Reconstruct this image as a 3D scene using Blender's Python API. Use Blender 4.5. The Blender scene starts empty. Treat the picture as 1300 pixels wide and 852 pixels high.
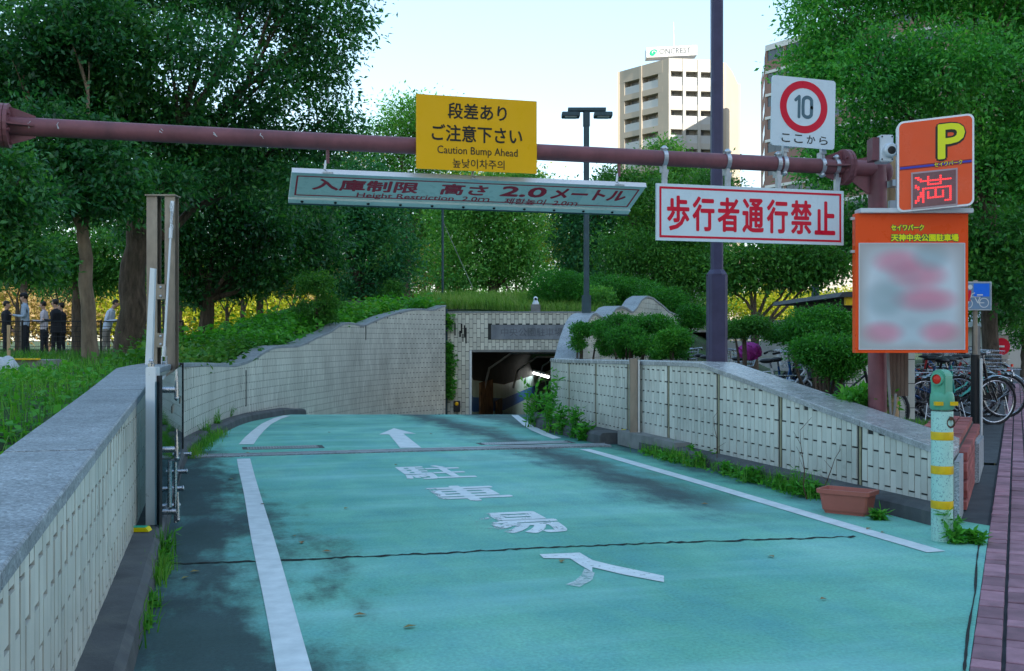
import bpy, bmesh, math, random
import numpy as np
from mathutils import Vector, Matrix
from mathutils.geometry import delaunay_2d_cdt

SC = bpy.context.scene
COL = SC.collection
random.seed(7)
RAD = math.radians

# ------------------------------------------------------------------ camera, sky, sun, exposure
YAW = 15.6                      # the camera looks 15.6 degrees to the right of the ramp's axis (+Y)
EYE = 1.17
F = 1350.0                      # focal length in photo pixels (1300 wide)
HOR = 432.0
cth, sth = math.cos(RAD(YAW)), math.sin(RAD(YAW))
cam_d = bpy.data.cameras.new('camera')
cam = bpy.data.objects.new('camera', cam_d); COL.objects.link(cam)
cam.location = (0, 0, EYE)
cam.rotation_euler = (RAD(90), 0, RAD(-YAW))
cam_d.sensor_width = 36.0
cam_d.lens = F / 1300 * 36
cam_d.shift_y = (HOR - 426) / 1300
cam_d.clip_start = 0.05; cam_d.clip_end = 3000
SC.camera = cam

SUN_AZ, SUN_EL = 160.0, 25.0
w = bpy.data.worlds.new('World'); SC.world = w; w.use_nodes = True
nt = w.node_tree; nt.nodes.clear()
sky = nt.nodes.new('ShaderNodeTexSky'); sky.sky_type = 'NISHITA'; sky.sun_disc = False
sky.sun_elevation = RAD(SUN_EL); sky.sun_rotation = RAD(SUN_AZ)
sky.air_density = 1.0; sky.dust_density = 0.6; sky.ozone_density = 1.6
bg = nt.nodes.new('ShaderNodeBackground'); bg.inputs[1].default_value = 0.15
wo = nt.nodes.new('ShaderNodeOutputWorld')
hs = nt.nodes.new('ShaderNodeHueSaturation'); hs.inputs['Saturation'].default_value = 1.28
nt.links.new(sky.outputs[0], hs.inputs['Color']); gm = nt.nodes.new('ShaderNodeGamma'); gm.inputs[1].default_value = .5
nt.links.new(hs.outputs[0], gm.inputs[0]); nt.links.new(gm.outputs[0], bg.inputs[0]); nt.links.new(bg.outputs[0], wo.inputs[0])

sd = bpy.data.lights.new('sun', 'SUN'); sd.energy = 2.0; sd.angle = RAD(0.5); sd.color = (1.0, 0.93, 0.80)
so = bpy.data.objects.new('sun', sd); COL.objects.link(so)
to_sun = Vector((math.sin(RAD(SUN_AZ)) * math.cos(RAD(SUN_EL)), math.cos(RAD(SUN_AZ)) * math.cos(RAD(SUN_EL)), math.sin(RAD(SUN_EL))))
so.rotation_euler = to_sun.to_track_quat('Z', 'Y').to_euler()
so.location = (0, 0, 60)
SC.view_settings.view_transform = 'Standard'; SC.view_settings.look = 'None'
SC.view_settings.exposure = 2.3; SC.view_settings.gamma = 1.0; SC.view_settings.use_curve_mapping = False
SC.render.engine = 'CYCLES'
SC.cycles.max_bounces = 6; SC.cycles.transparent_max_bounces = 48
SC.cycles.use_denoising = True

# ------------------------------------------------------------------ coordinate helpers
def W(xc, D, z=0.0):
    """camera-side coordinates (metres right, metres ahead) -> world"""
    return Vector((cth * xc + sth * D, -sth * xc + cth * D, z))
def at(px, py, D):
    return W((px - 650) / F * D, D, EYE + (HOR - py) / F * D)
def gnd(px, py, z=0.0):
    D = F * (EYE - z) / (py - HOR)
    return W((px - 650) / F * D, D, z)
def camco(x, y):
    return (cth * x - sth * y, sth * x + cth * y)        # xc, D
def proj(p):
    xc, D = camco(p[0], p[1])
    if D < 0.1: return (-9999, -9999, D)
    return (650 + F * xc / D, HOR - F * (p[2] - EYE) / D, D)
CR = Vector((cth, -sth, 0)); CF = Vector((sth, cth, 0)); UP = Vector((0, 0, 1))
def sstep(a, b, x):
    t = max(0.0, min(1.0, (x - a) / (b - a))); return t * t * (3 - 2 * t)
def lerpt(tab, x):
    if x <= tab[0][0]: return tab[0][1]
    for (a, va), (b, vb) in zip(tab, tab[1:]):
        if x <= b: return va + (vb - va) * (x - a) / (b - a)
    return tab[-1][1]
def rz(D):
    """height of the road along the line of sight: level to the gate, then down the ramp"""
    return lerpt([(0, 0), (11, 0), (15, -0.05), (18.5, -0.12), (20, -0.25), (27, -1.32), (31, -1.75), (36, -1.95), (70, -1.95)], D)
def road_pt(px, py, dz=0.0):
    D = 3.0
    for i in range(40):
        D = F * (EYE - rz(D) - dz) / (py - HOR)
    return W((px - 650) / F * D, D, rz(D) + dz)

# ------------------------------------------------------------------ mesh helpers
ORG = {}
class MB:
    def __init__(s): s.v = []; s.f = []; s.m = []; s.mi = 0
    def quad(s, a, b, c, d):
        n = len(s.v); s.v += [tuple(a), tuple(b), tuple(c), tuple(d)]; s.f.append((n, n+1, n+2, n+3)); s.m.append(s.mi)
    def poly(s, pts):
        n = len(s.v); s.v += [tuple(p) for p in pts]; s.f.append(tuple(range(n, n+len(pts)))); s.m.append(s.mi)
    def obox(s, o, a, b, c):
        """box from corner o with edge vectors a, b, c"""
        o = Vector(o); a = Vector(a); b = Vector(b); c = Vector(c)
        if a.cross(b).dot(c) < 0: a, b = b, a
        n = len(s.v)
        for k in range(8):
            s.v.append(tuple(o + (a if k & 1 else a*0) + (b if k & 2 else b*0) + (c if k & 4 else c*0)))
        for q in ((0,2,3,1),(4,5,7,6),(0,1,5,4),(2,6,7,3),(0,4,6,2),(1,3,7,5)):
            s.f.append(tuple(n+i for i in q)); s.m.append(s.mi)
        return s
    def box(s, c, size, ax=None, ay=None, az=None):
        ax = Vector(ax or (1,0,0)); ay = Vector(ay or (0,1,0)); az = Vector(az or (0,0,1))
        a, b, d = ax*size[0], ay*size[1], az*size[2]
        return s.obox(Vector(c) - a/2 - b/2 - d/2, a, b, d)
    def tube(s, pts, r, n=8, cap=True, closed=False):
        pts = [Vector(p) for p in pts]; k = len(pts)
        rr = r if isinstance(r, (list, tuple)) else [r]*k
        base = len(s.v); up = None
        for i, p in enumerate(pts):
            if closed: t = pts[(i+1) % k] - pts[i-1]
            else: t = pts[min(i+1, k-1)] - pts[max(i-1, 0)]
            t.normalize()
            if up is None:
                up = Vector((0,0,1)) if abs(t.z) < .9 else Vector((1,0,0))
            u = t.cross(up)
            if u.length < 1e-5: u = t.orthogonal()
            u.normalize(); vv = u.cross(t).normalized(); up = vv
            for j in range(n):
                an = 2*math.pi*j/n
                s.v.append(tuple(p + (u*math.cos(an) + vv*math.sin(an))*rr[i]))
        for i in range(k if closed else k-1):
            i2 = (i+1) % k
            for j in range(n):
                j2 = (j+1) % n
                s.f.append((base+i*n+j, base+i*n+j2, base+i2*n+j2, base+i2*n+j)); s.m.append(s.mi)
        if cap and not closed:
            s.f.append(tuple(base+j for j in range(n-1, -1, -1))); s.m.append(s.mi)
            s.f.append(tuple(base+(k-1)*n+j for j in range(n))); s.m.append(s.mi)
        return s
    def prism(s, poly, o, ax, ay, az, d):
        """polygon (list of 2D) in plane o+ax,ay extruded by az*d"""
        o = Vector(o); ax = Vector(ax); ay = Vector(ay); e = Vector(az)*d
        A = [o + ax*p[0] + ay*p[1] for p in poly]; B = [p + e for p in A]
        n = len(s.v); k = len(A)
        area = sum(poly[i][0]*poly[(i+1)%k][1]-poly[(i+1)%k][0]*poly[i][1] for i in range(k))
        s.v += [tuple(p) for p in A+B]
        flip = (area * ax.cross(ay).dot(e)) > 0
        fa = tuple(n+i for i in range(k)); fb = tuple(n+k+i for i in range(k))
        s.f.append(fa[::-1] if flip else fa); s.f.append(fb if flip else fb[::-1]); s.m += [s.mi]*2
        for i in range(k):
            j = (i+1) % k
            q = (n+i, n+j, n+k+j, n+k+i)
            s.f.append(q if flip else q[::-1]); s.m.append(s.mi)
        return s
    def ell(s, c, r, nu=12, nv=8, ax=None, ay=None, az=None):
        c = Vector(c); ax = Vector(ax or (1,0,0)); ay = Vector(ay or (0,1,0)); az = Vector(az or (0,0,1))
        n = len(s.v)
        for i in range(nv+1):
            th = math.pi*i/nv
            for j in range(nu):
                ph = 2*math.pi*j/nu
                s.v.append(tuple(c + ax*(r[0]*math.sin(th)*math.cos(ph)) + ay*(r[1]*math.sin(th)*math.sin(ph)) + az*(r[2]*math.cos(th))))
        for i in range(nv):
            for j in range(nu):
                j2 = (j+1) % nu
                s.f.append((n+i*nu+j, n+(i+1)*nu+j, n+(i+1)*nu+j2, n+i*nu+j2)); s.m.append(s.mi)
        return s
    def lathe(s, prof, o, n=20, ax=None, ay=None, az=None):
        o = Vector(o); ax = Vector(ax or (1,0,0)); ay = Vector(ay or (0,1,0)); az = Vector(az or (0,0,1))
        b = len(s.v)
        for r, z in prof:
            for j in range(n):
                an = 2*math.pi*j/n
                s.v.append(tuple(o + (ax*math.cos(an) + ay*math.sin(an))*r + az*z))
        for i in range(len(prof)-1):
            for j in range(n):
                j2 = (j+1) % n
                s.f.append((b+i*n+j, b+i*n+j2, b+(i+1)*n+j2, b+(i+1)*n+j)); s.m.append(s.mi)
        return s
    def build(s, name, mat, parent=None, smooth=False, loc=None, bevel=0):
        me = bpy.data.meshes.new(name)
        if parent is not None: org = ORG.get(parent.name, Vector((0,0,0)))
        elif loc is not None: org = Vector(loc)
        else:
            a = np.array(s.v); org = Vector(((a[:,0].min()+a[:,0].max())/2, (a[:,1].min()+a[:,1].max())/2, a[:,2].min()))
        me.from_pydata([(p[0]-org.x, p[1]-org.y, p[2]-org.z) for p in s.v], [], s.f)
        ms = mat if isinstance(mat, (list, tuple)) else [mat]
        for m in ms: me.materials.append(m)
        if len(ms) > 1: me.polygons.foreach_set('material_index', s.m)
        if smooth:
            me.polygons.foreach_set('use_smooth', [True]*len(me.polygons))
            try: me.set_sharp_from_angle(angle=RAD(40))
            except Exception: pass
        me.update()
        o = bpy.data.objects.new(name, me); COL.objects.link(o)
        if parent is not None: o.parent = parent; ORG[o.name] = org
        else: o.location = org; ORG[o.name] = org
        if bevel:
            bm = bmesh.new(); bm.from_mesh(me)
            bmesh.ops.bevel(bm, geom=[e for e in bm.edges], offset=bevel, segments=2, affect='EDGES', clamp_overlap=True)
            bm.to_mesh(me); bm.free()
        return o

def tag(o, label=None, cat=None, group=None, kind=None):
    if label: o['label'] = label
    if cat: o['category'] = cat
    if group: o['group'] = group
    if kind: o['kind'] = kind
    return o
def thing(name, label, cat, loc, group=None, rot=0.0):
    o = bpy.data.objects.new(name, None); COL.objects.link(o)
    o.location = loc; o.rotation_euler = (0, 0, rot); o.empty_display_size = .2
    ORG[o.name] = Vector(loc) if not rot else Vector((0,0,0))
    return tag(o, label, cat, group)
def kids(o): return [c for c in bpy.data.objects if c.parent == o]
def copy_tree(o, parent=None):
    c = o.copy(); COL.objects.link(c)
    if parent is not None: c.parent = parent
    for ch in list(o.children): copy_tree(ch, c)
    return c
def np_mesh(name, V, Fq, mat, parent=None, loc=None, smooth=False):
    """V (n,3), Fq (m,k) numpy, fast"""
    org = Vector(loc) if loc is not None else (ORG.get(parent.name) if parent is not None else Vector((0,0,0)))
    V = V - np.array(org)[None, :]
    me = bpy.data.meshes.new(name)
    me.vertices.add(len(V)); me.vertices.foreach_set('co', V.astype(np.float32).ravel())
    k = Fq.shape[1]; m = len(Fq)
    me.loops.add(m*k); me.loops.foreach_set('vertex_index', Fq.astype(np.int32).ravel())
    me.polygons.add(m); me.polygons.foreach_set('loop_start', np.arange(0, m*k, k, dtype=np.int32))
    try: me.polygons.foreach_set('loop_total', np.full(m, k, dtype=np.int32))
    except Exception: pass
    me.materials.append(mat)
    me.update(calc_edges=True); 
    o = bpy.data.objects.new(name, me); COL.objects.link(o)
    if parent is not None: o.parent = parent
    else: o.location = org
    ORG[o.name] = org
    return o

# ------------------------------------------------------------------ materials
def new_mat(name):
    m = bpy.data.materials.new(name); m.use_nodes = True
    t = m.node_tree; t.nodes.clear()
    out = t.nodes.new('ShaderNodeOutputMaterial'); b = t.nodes.new('ShaderNodeBsdfPrincipled')
    t.links.new(b.outputs[0], out.inputs[0])
    return m, t, b, out
def N(t, typ, **kw):
    n = t.nodes.new(typ)
    for k, v in kw.items():
        if k.startswith('i_'):
            n.inputs[int(k[2:])].default_value = v
        else: setattr(n, k, v)
    return n
def noise(t, co, scale, detail=5, rough=.6, stretch=None):
    if stretch:
        mp = N(t, 'ShaderNodeMapping'); mp.inputs['Scale'].default_value = stretch
        t.links.new(co, mp.inputs[0]); co = mp.outputs[0]
    n = N(t, 'ShaderNodeTexNoise'); n.inputs['Scale'].default_value = scale
    n.inputs['Detail'].default_value = detail; n.inputs['Roughness'].default_value = rough
    t.links.new(co, n.inputs['Vector']); return n.outputs[0]
def ramp(t, fac, stops, interp='LINEAR'):
    r = N(t, 'ShaderNodeValToRGB'); r.color_ramp.interpolation = interp
    e = r.color_ramp.elements
    while len(e) > 1: e.remove(e[-1])
    e[0].position = stops[0][0]; e[0].color = (*stops[0][1], 1) if len(stops[0][1]) == 3 else stops[0][1]
    for p, c in stops[1:]:
        x = e.new(p); x.color = (*c, 1) if len(c) == 3 else c
    t.links.new(fac, r.inputs[0]); return r.outputs[0]
def mixc(t, fac, a, b, mode='MIX'):
    m = N(t, 'ShaderNodeMix', data_type='RGBA', blend_type=mode)
    for s, v in ((0, fac), (6, a), (7, b)):
        if isinstance(v, (int, float)): m.inputs[s].default_value = v
        elif isinstance(v, tuple): m.inputs[s].default_value = (*v, 1) if len(v) == 3 else v
        else: t.links.new(v, m.inputs[s])
    return m.outputs[2]
def math_(t, op, a, b=None, clamp=False):
    m = N(t, 'ShaderNodeMath', operation=op); m.use_clamp = clamp
    for i, v in enumerate((a, b)):
        if v is None: continue
        if isinstance(v, (int, float)): m.inputs[i].default_value = v
        else: t.links.new(v, m.inputs[i])
    return m.outputs[0]
def world_co(t):
    return N(t, 'ShaderNodeNewGeometry').outputs['Position']
def grey(v): return (v, v, v)
def bump(t, b, h, strength=.3, dist=.01):
    n = N(t, 'ShaderNodeBump'); n.inputs['Strength'].default_value = strength; n.inputs['Distance'].default_value = dist
    t.links.new(h, n.inputs['Height']); t.links.new(n.outputs[0], b.inputs['Normal'])
def mat(name, c, rough=.6, var=.25, scale=3.0, c2=None, metal=0.0, bmp=.0, bscale=60, stain=None, spec=.28, isl=0.0, stretch=None):
    m, t, b, out = new_mat(name)
    co = world_co(t)
    n1 = noise(t, co, scale, 6, .65, stretch)
    lo = tuple(x*(1-var) for x in c); hi = c2 or tuple(min(1, x*(1+var)) for x in c)
    colr = ramp(t, n1, [(.3, lo), (.7, hi)])
    if stain:
        sc_, amt, scol = stain
        ns = noise(t, co, sc_, 7, .7, (1, 1, .35))
        f = ramp(t, ns, [(.48, grey(0)), (.75, grey(amt))])
        colr = mixc(t, f, colr, scol)
    if isl:
        g = N(t, 'ShaderNodeNewGeometry').outputs['Random Per Island']
        oi = N(t, 'ShaderNodeObjectInfo').outputs['Random']
        r = math_(t, 'FRACT', math_(t, 'ADD', math_(t, 'MULTIPLY', g, 7.3), math_(t, 'MULTIPLY', oi, 13.7)))
        f = ramp(t, r, [(0, grey(1-isl)), (1, grey(1+isl*.4))])
        colr = mixc(t, 1.0, colr, f, 'MULTIPLY')
    t.links.new(colr, b.inputs['Base Color'])
    b.inputs['Metallic'].default_value = metal
    nr = noise(t, co, scale*4, 4)
    rr = ramp(t, nr, [(.3, grey(max(0, rough-.08))), (.7, grey(min(1, rough+.1)))])
    t.links.new(rr, b.inputs['Roughness'])
    b.inputs['Specular IOR Level'].default_value = spec
    if bmp: bump(t, b, noise(t, co, bscale, 6, .7, stretch), bmp, .006 if bscale > 40 else .05)
    return m
def leafmat(name, cols, trans=.3, rough=.5, spec=.35):
    m, t, b, out = new_mat(name)
    g = N(t, 'ShaderNodeNewGeometry')
    n1 = noise(t, g.outputs['Position'], .7, 3)
    r = math_(t, 'ADD', math_(t, 'MULTIPLY', g.outputs['Random Per Island'], .62), math_(t, 'MULTIPLY', math_(t, 'SUBTRACT', n1, .5), 1.1))
    r = math_(t, 'ADD', r, .19)
    k = len(cols)
    colr = ramp(t, r, [(i/(k-1), c) for i, c in enumerate(cols)])
    t.links.new(colr, b.inputs['Base Color']); b.inputs['Roughness'].default_value = rough
    b.inputs['Specular IOR Level'].default_value = spec
    tr = N(t, 'ShaderNodeBsdfTranslucent')
    c2 = mixc(t, 1.0, colr, (1.5, 1.5, .5), 'MULTIPLY')
    t.links.new(c2, tr.inputs[0])
    mx = N(t, 'ShaderNodeMixShader'); mx.inputs[0].default_value = trans
    t.links.new(b.outputs[0], mx.inputs[1]); t.links.new(tr.outputs[0], mx.inputs[2]); t.links.new(mx.outputs[0], out.inputs[0])
    return m

M = {}
M['tile'] = mat('glazed_tile', (.62, .61, .54), .35, .14, 1.3, isl=.14, stain=(1.1, .45, (.20, .20, .17)))
M['tile_far'] = mat('glazed_tile_pale', (.66, .65, .56), .35, .10, 1.3, isl=.25, stain=(1.6, .4, (.22, .22, .19)))
M['grout'] = mat('grout', (.042, .045, .043), .9, .3, 9)
M['caulk'] = mat('joint_sealant', (.30, .27, .17), .7, .25, 9)
def granite(name, c, rough, spk):
    m = mat(name, c, rough, .14, 2.2, bmp=.15, bscale=160, stain=(2.5, .5, (.15, .17, .18)), isl=.12)
    t = m.node_tree; b = next(n for n in t.nodes if n.type == 'BSDF_PRINCIPLED'); co = world_co(t)
    src = b.inputs['Base Color'].links[0].from_socket
    v = N(t, 'ShaderNodeTexVoronoi'); v.inputs['Scale'].default_value = 130; t.links.new(co, v.inputs['Vector'])
    sp = N(t, 'ShaderNodeSeparateColor'); t.links.new(v.outputs['Color'], sp.inputs[0])
    f = ramp(t, sp.outputs[0], [(0, grey(1-spk)), (.35, grey(1-spk*.3)), (.75, grey(1)), (1, grey(1+spk*.9))])
    big = ramp(t, noise(t, co, 26, 5, .8), [(.35, grey(.86)), (.65, grey(1.12))])
    c1 = mixc(t, 1.0, src, f, 'MULTIPLY'); c1 = mixc(t, 1.0, c1, big, 'MULTIPLY')
    t.links.new(c1, b.inputs['Base Color']); return m
M['granite'] = granite('granite_coping', (.31, .34, .365), .5, .45)
M['granite_pol'] = granite('granite_polished', (.38, .385, .385), .24, .30)
M['kerb'] = mat('kerb_concrete', (.085, .09, .095), .85, .35, 4, bmp=.5, stain=(5, .5, (.17, .17, .15)))
M['conc'] = mat('old_concrete', (.23, .23, .22), .85, .25, 4, bmp=.4, stain=(2, .5, (.09, .09, .08)))
M['steel'] = mat('galvanised_steel', (.50, .54, .58), .38, .12, 12, metal=.75)
M['stainless'] = mat('stainless_steel', (.55, .56, .58), .22, .15, 30, metal=.9, stretch=(1, 1, .1))
M['alu'] = mat('white_aluminium', (.62, .67, .72), .35, .06, 5, metal=.25)
M['bronze'] = mat('weathered_steel_post', (.26, .22, .18), .42, .25, 7, metal=.5, stretch=(1, 1, .3))
M['maroon'] = mat('maroon_paint', (.19, .072, .085), .45, .22, 5, stain=(7, .6, (.09, .05, .06)), bmp=.1)
M['navy'] = mat('dark_violet_paint', (.055, .050, .10), .45, .2, 6)
M['lampgreen'] = mat('dark_green_paint', (.035, .07, .085), .45, .2, 6)
M['black'] = mat('black_plastic', (.015, .016, .018), .4, .2, 8)
M['rubber'] = mat('tyre_rubber', (.022, .022, .024), .7, .2, 20)
M['chrome'] = mat('bare_steel', (.42, .44, .47), .26, .06, 20, metal=.95)
M['yellow'] = mat('yellow_sign', (.80, .42, .006), .35, .03, 3)
M['ink'] = mat('black_ink', (.02, .02, .018), .5, .1, 9)
M['signwhite'] = mat('reflective_white', (.60, .70, .76), .3, .03, 4)
M['signpale'] = mat('pale_sign_film', (.62, .74, .74), .3, .06, 4)
M['red'] = mat('sign_red', (.62, .010, .035), .35, .05, 5)
M['dred'] = mat('sign_dark_red', (.50, .010, .045), .35, .08, 5)
M['slate'] = mat('sign_slate_blue', (.08, .15, .19), .4, .1, 5)
M['orange'] = mat('orange_vermilion', (.86, .085, .012), .3, .04, 3)
M['pyellow'] = mat('acid_yellow', (.80, .80, .01), .35, .04, 3)
M['stripeblue'] = mat('stripe_blue', (.03, .05, .45), .35, .04, 3)
M['striperd'] = mat('stripe_maroon', (.25, .01, .02), .35, .04, 3)
M['dteal'] = mat('outline_teal', (.0, .09, .08), .4, .04, 3)
M['wood'] = mat('weathered_wood', (.42, .29, .16), .75, .35, 6, bmp=.3, bscale=45, stretch=(4, 4, .3))
M['woodgrey'] = mat('grey_wood', (.14, .11, .085), .8, .35, 6, bmp=.4, stretch=(4, 4, .3))
M['bark'] = mat('bark', (.10, .075, .055), .9, .6, 14, bmp=1.0, bscale=34, stretch=(1, 1, .22), stain=(6, .6, (.03, .035, .02)))
M['barkpale'] = mat('bark_pale', (.17, .13, .09), .9, .5, 7, bmp=.6, bscale=22, stretch=(1, 1, .3))
M['terra'] = mat('terracotta_plastic', (.40, .12, .09), .45, .12, 4)
M['soil'] = mat('soil', (.05, .04, .03), .95, .5, 4, bmp=.8)
M['brick'] = mat('red_paver_brick', (.36, .10, .09), .75, .25, 9, isl=.35, bmp=.4)
M['paver'] = mat('violet_paver', (.36, .185, .225), .75, .28, 9, isl=.42, bmp=.5, stain=(3, .4, (.12, .08, .10)))
M['asphalt'] = mat('asphalt', (.06, .065, .072), .85, .3, 5, bmp=.7, bscale=130)
M['bluecover'] = mat('blue_plastic', (.02, .25, .55), .4, .1, 5)
M['markyel'] = mat('marker_yellow', (.75, .62, .0), .4, .1, 5)
M['markgrn'] = mat('marker_green', (.0, .42, .28), .4, .1, 5)
M['L_dark'] = leafmat('leaves_dark_evergreen', [(.007, .050, .022), (.020, .115, .042), (.045, .19, .055), (.11, .31, .06)], .42, .38, .45)
M['L_mid'] = leafmat('leaves_mid_green', [(.02, .09, .02), (.04, .16, .03), (.07, .24, .04), (.14, .32, .05)], .35, .5, .2)
M['L_light'] = leafmat('leaves_light_green', [(.04, .16, .04), (.08, .27, .06), (.14, .38, .08), (.24, .45, .09)], .4, .5, .2)
M['L_blue'] = leafmat('leaves_blue_green', [(.015, .09, .045), (.03, .15, .065), (.055, .22, .075), (.12, .28, .06)], .35, .5, .2)
M['L_yel'] = leafmat('leaves_yellow_green', [(.07, .15, .01), (.20, .26, .015), (.34, .34, .02), (.42, .30, .04)], .45)
M['L_rust'] = leafmat('leaves_rusty', [(.10, .14, .02), (.26, .20, .06), (.38, .25, .13), (.25, .27, .04)], .4)
M['L_hedge'] = leafmat('leaves_clipped_hedge', [(.015, .09, .015), (.03, .17, .025), (.055, .26, .03), (.12, .36, .04)], .3, .5, .2)
M['grass'] = leafmat('grass_blades', [(.03, .14, .018), (.07, .25, .03), (.13, .35, .05), (.27, .37, .10)], .4, .5, .2)
M['weed'] = leafmat('weed_leaves', [(.03, .16, .025), (.06, .27, .035), (.10, .38, .05), (.2, .42, .06)], .38, .5, .2)
M['deadleaf'] = leafmat('dead_leaves', [(.12, .05, .02), (.25, .12, .04), (.2, .2, .05), (.3, .07, .04)], .1)
# ------------------------------------------------------------------ ROAD, GROUND, PAVEMENT
def road_material(name='green_road_coating', worn=None):
    m, t, b, out = new_mat(name)
    co = world_co(t)
    sp = N(t, 'ShaderNodeSeparateXYZ'); t.links.new(co, sp.inputs[0])
    X, Y = sp.outputs[0], sp.outputs[1]
    n1 = noise(t, co, .55, 6, .62, (1, .55, 1)); n2 = noise(t, co, 2.6, 7, .7, (1, .5, 1)); n3 = noise(t, co, 60, 3, .7)
    teal = ramp(t, n1, [(.28, (.085, .33, .245)), (.42, (.130, .43, .32)), (.56, (.18, .51, .395)), (.72, (.28, .60, .52))])
    teal = mixc(t, ramp(t, n2, [(.42, grey(0)), (.72, grey(.55))]), teal, (.10, .33, .40))
    # worn, nearly bare asphalt: left wheel track side, and along the right line
    nn = math_(t, 'MULTIPLY', math_(t, 'SUBTRACT', n2, .5), 1.5)
    xl = math_(t, 'ADD', X, nn)
    nl = math_(t, 'MULTIPLY', math_(t, 'SUBTRACT', n1, .5), 2.6)
    xl = math_(t, 'ADD', xl, nl)
    xlY = math_(t, 'ADD', xl, math_(t, 'MULTIPLY', math_(t, 'SUBTRACT', Y, 6.0), .055))
    left = N(t, 'ShaderNodeMapRange', interpolation_type='SMOOTHSTEP'); t.links.new(xlY, left.inputs[0])
    left.inputs[1].default_value = .62; left.inputs[2].default_value = .05
    left.inputs[3].default_value = 0; left.inputs[4].default_value = .93
    def band(v, c, wd, amt):
        d = math_(t, 'ABSOLUTE', math_(t, 'SUBTRACT', v, c))
        mr = N(t, 'ShaderNodeMapRange', interpolation_type='SMOOTHSTEP'); t.links.new(d, mr.inputs[0])
        mr.inputs[1].default_value = wd; mr.inputs[2].default_value = 0; mr.inputs[3].default_value = 0; mr.inputs[4].default_value = amt
        return mr.outputs[0]
    xr = math_(t, 'ADD', X, math_(t, 'MULTIPLY', nn, .7))
    rb = band(xr, 3.35, .55, .9)
    yb = N(t, 'ShaderNodeMapRange', interpolation_type='SMOOTHSTEP'); t.links.new(math_(t, 'ADD', Y, nn), yb.inputs[0])
    yb.inputs[1].default_value = 5.8; yb.inputs[2].default_value = 7.4
    rb = math_(t, 'MULTIPLY', rb, yb.outputs[0])
    rk = N(t, 'ShaderNodeMapRange', interpolation_type='SMOOTHSTEP'); t.links.new(xr, rk.inputs[0])
    rk.inputs[1].default_value = 3.9; rk.inputs[2].default_value = 4.35; rk.inputs[4].default_value = .8
    rkm = math_(t, 'MULTIPLY', rk.outputs[0], yb.outputs[0])
    wear = math_(t, 'MAXIMUM', math_(t, 'MAXIMUM', left.outputs[0], rb), rkm)
    # mottled scraps of coating left inside the worn part
    scr = ramp(t, noise(t, co, 3.2, 8, .75, (1, .4, 1)), [(.52, grey(1)), (.66, grey(.72))])
    wear = math_(t, 'MULTIPLY', wear, scr)
    asp = ramp(t, n2, [(.3, (.018, .030, .038)), (.7, (.050, .072, .084))])
    c = mixc(t, wear, teal, asp)
    # fine scratches and grit
    gr = ramp(t, n3, [(.35, grey(.80)), (.65, grey(1.12))])
    c = mixc(t, 1.0, c, gr, 'MULTIPLY')
    sc = ramp(t, noise(t, co, 5, 8, .8, (.25, 3, 1)), [(.60, grey(0)), (.72, grey(.35))])
    c = mixc(t, sc, c, (.22, .50, .50))
    dk = ramp(t, noise(t, co, 1.1, 9, .8), [(.60, grey(0)), (.75, grey(.55))])
    c = mixc(t, dk, c, (.035, .10, .11))
    st1 = noise(t, co, 1.0, 6, .6, (.35, 1.7, 1))
    lt = ramp(t, st1, [(.50, grey(0)), (.68, grey(.42))])
    c = mixc(t, math_(t, 'MULTIPLY', lt, math_(t, 'SUBTRACT', 1.0, wear)), c, (.30, .62, .62))
    dk2 = ramp(t, st1, [(.30, grey(.75)), (.46, grey(1))])
    c = mixc(t, 1.0, c, dk2, 'MULTIPLY')
    b.inputs['Specular IOR Level'].default_value = .2
    t.links.new(c, b.inputs['Base Color'])
    t.links.new(ramp(t, n2, [(.3, grey(.55)), (.7, grey(.78))]), b.inputs['Roughness'])
    bump(t, b, noise(t, co, 140, 4, .8), .35, .004)
    return m
M['road'] = road_material()
def paint_material(name, wear_lo, wear_hi, scale=3.0, stretch=None, fade=None):
    m, t, b, out = new_mat(name)
    co = world_co(t)
    n1 = noise(t, co, scale, 8, .78, stretch)
    t.links.new(ramp(t, noise(t, co, 8, 5), [(.3, (.54, .60, .62)), (.7, (.74, .80, .82))]), b.inputs['Base Color'])
    b.inputs['Roughness'].default_value = .55
    if fade:      # worn away towards one side
        sp = N(t, 'ShaderNodeSeparateXYZ'); t.links.new(co, sp.inputs[0])
        mr = N(t, 'ShaderNodeMapRange'); t.links.new(sp.outputs[0], mr.inputs[0]); mr.inputs[1].default_value = fade[0]; mr.inputs[2].default_value = fade[1]; mr.inputs[3].default_value = .30; mr.inputs[4].default_value = 0
        n1 = math_(t, 'ADD', n1, mr.outputs[0])
    tr = N(t, 'ShaderNodeBsdfTransparent'); mx = N(t, 'ShaderNodeMixShader')
    t.links.new(ramp(t, n1, [(wear_lo, grey(0)), (wear_hi, grey(1))]), mx.inputs[0])
    t.links.new(b.outputs[0], mx.inputs[1]); t.links.new(tr.outputs[0], mx.inputs[2]); t.links.new(mx.outputs[0], out.inputs[0])
    return m
M['paint'] = paint_material('white_road_paint', .64, .70)
M['paint_worn'] = paint_material('worn_road_paint', .57, .66, 30)
M['paint_fade'] = paint_material('side_worn_paint', .56, .62, 9, None, (1.55, 1.83))
M['paint_fade2'] = paint_material('side_worn_paint_b', .60, .66, 7, None, (1.5, 1.70))
M['paint_ghost'] = paint_material('ghost_road_paint', .35, .72, 14)

# paver line: the joint between the green road and the brick pavement
PD = Vector((.656, .755, 0)); PN = Vector((.755, -.656, 0)); P0 = -.168
def pline(off, s): return PN*(P0+off) + PD*s
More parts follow.
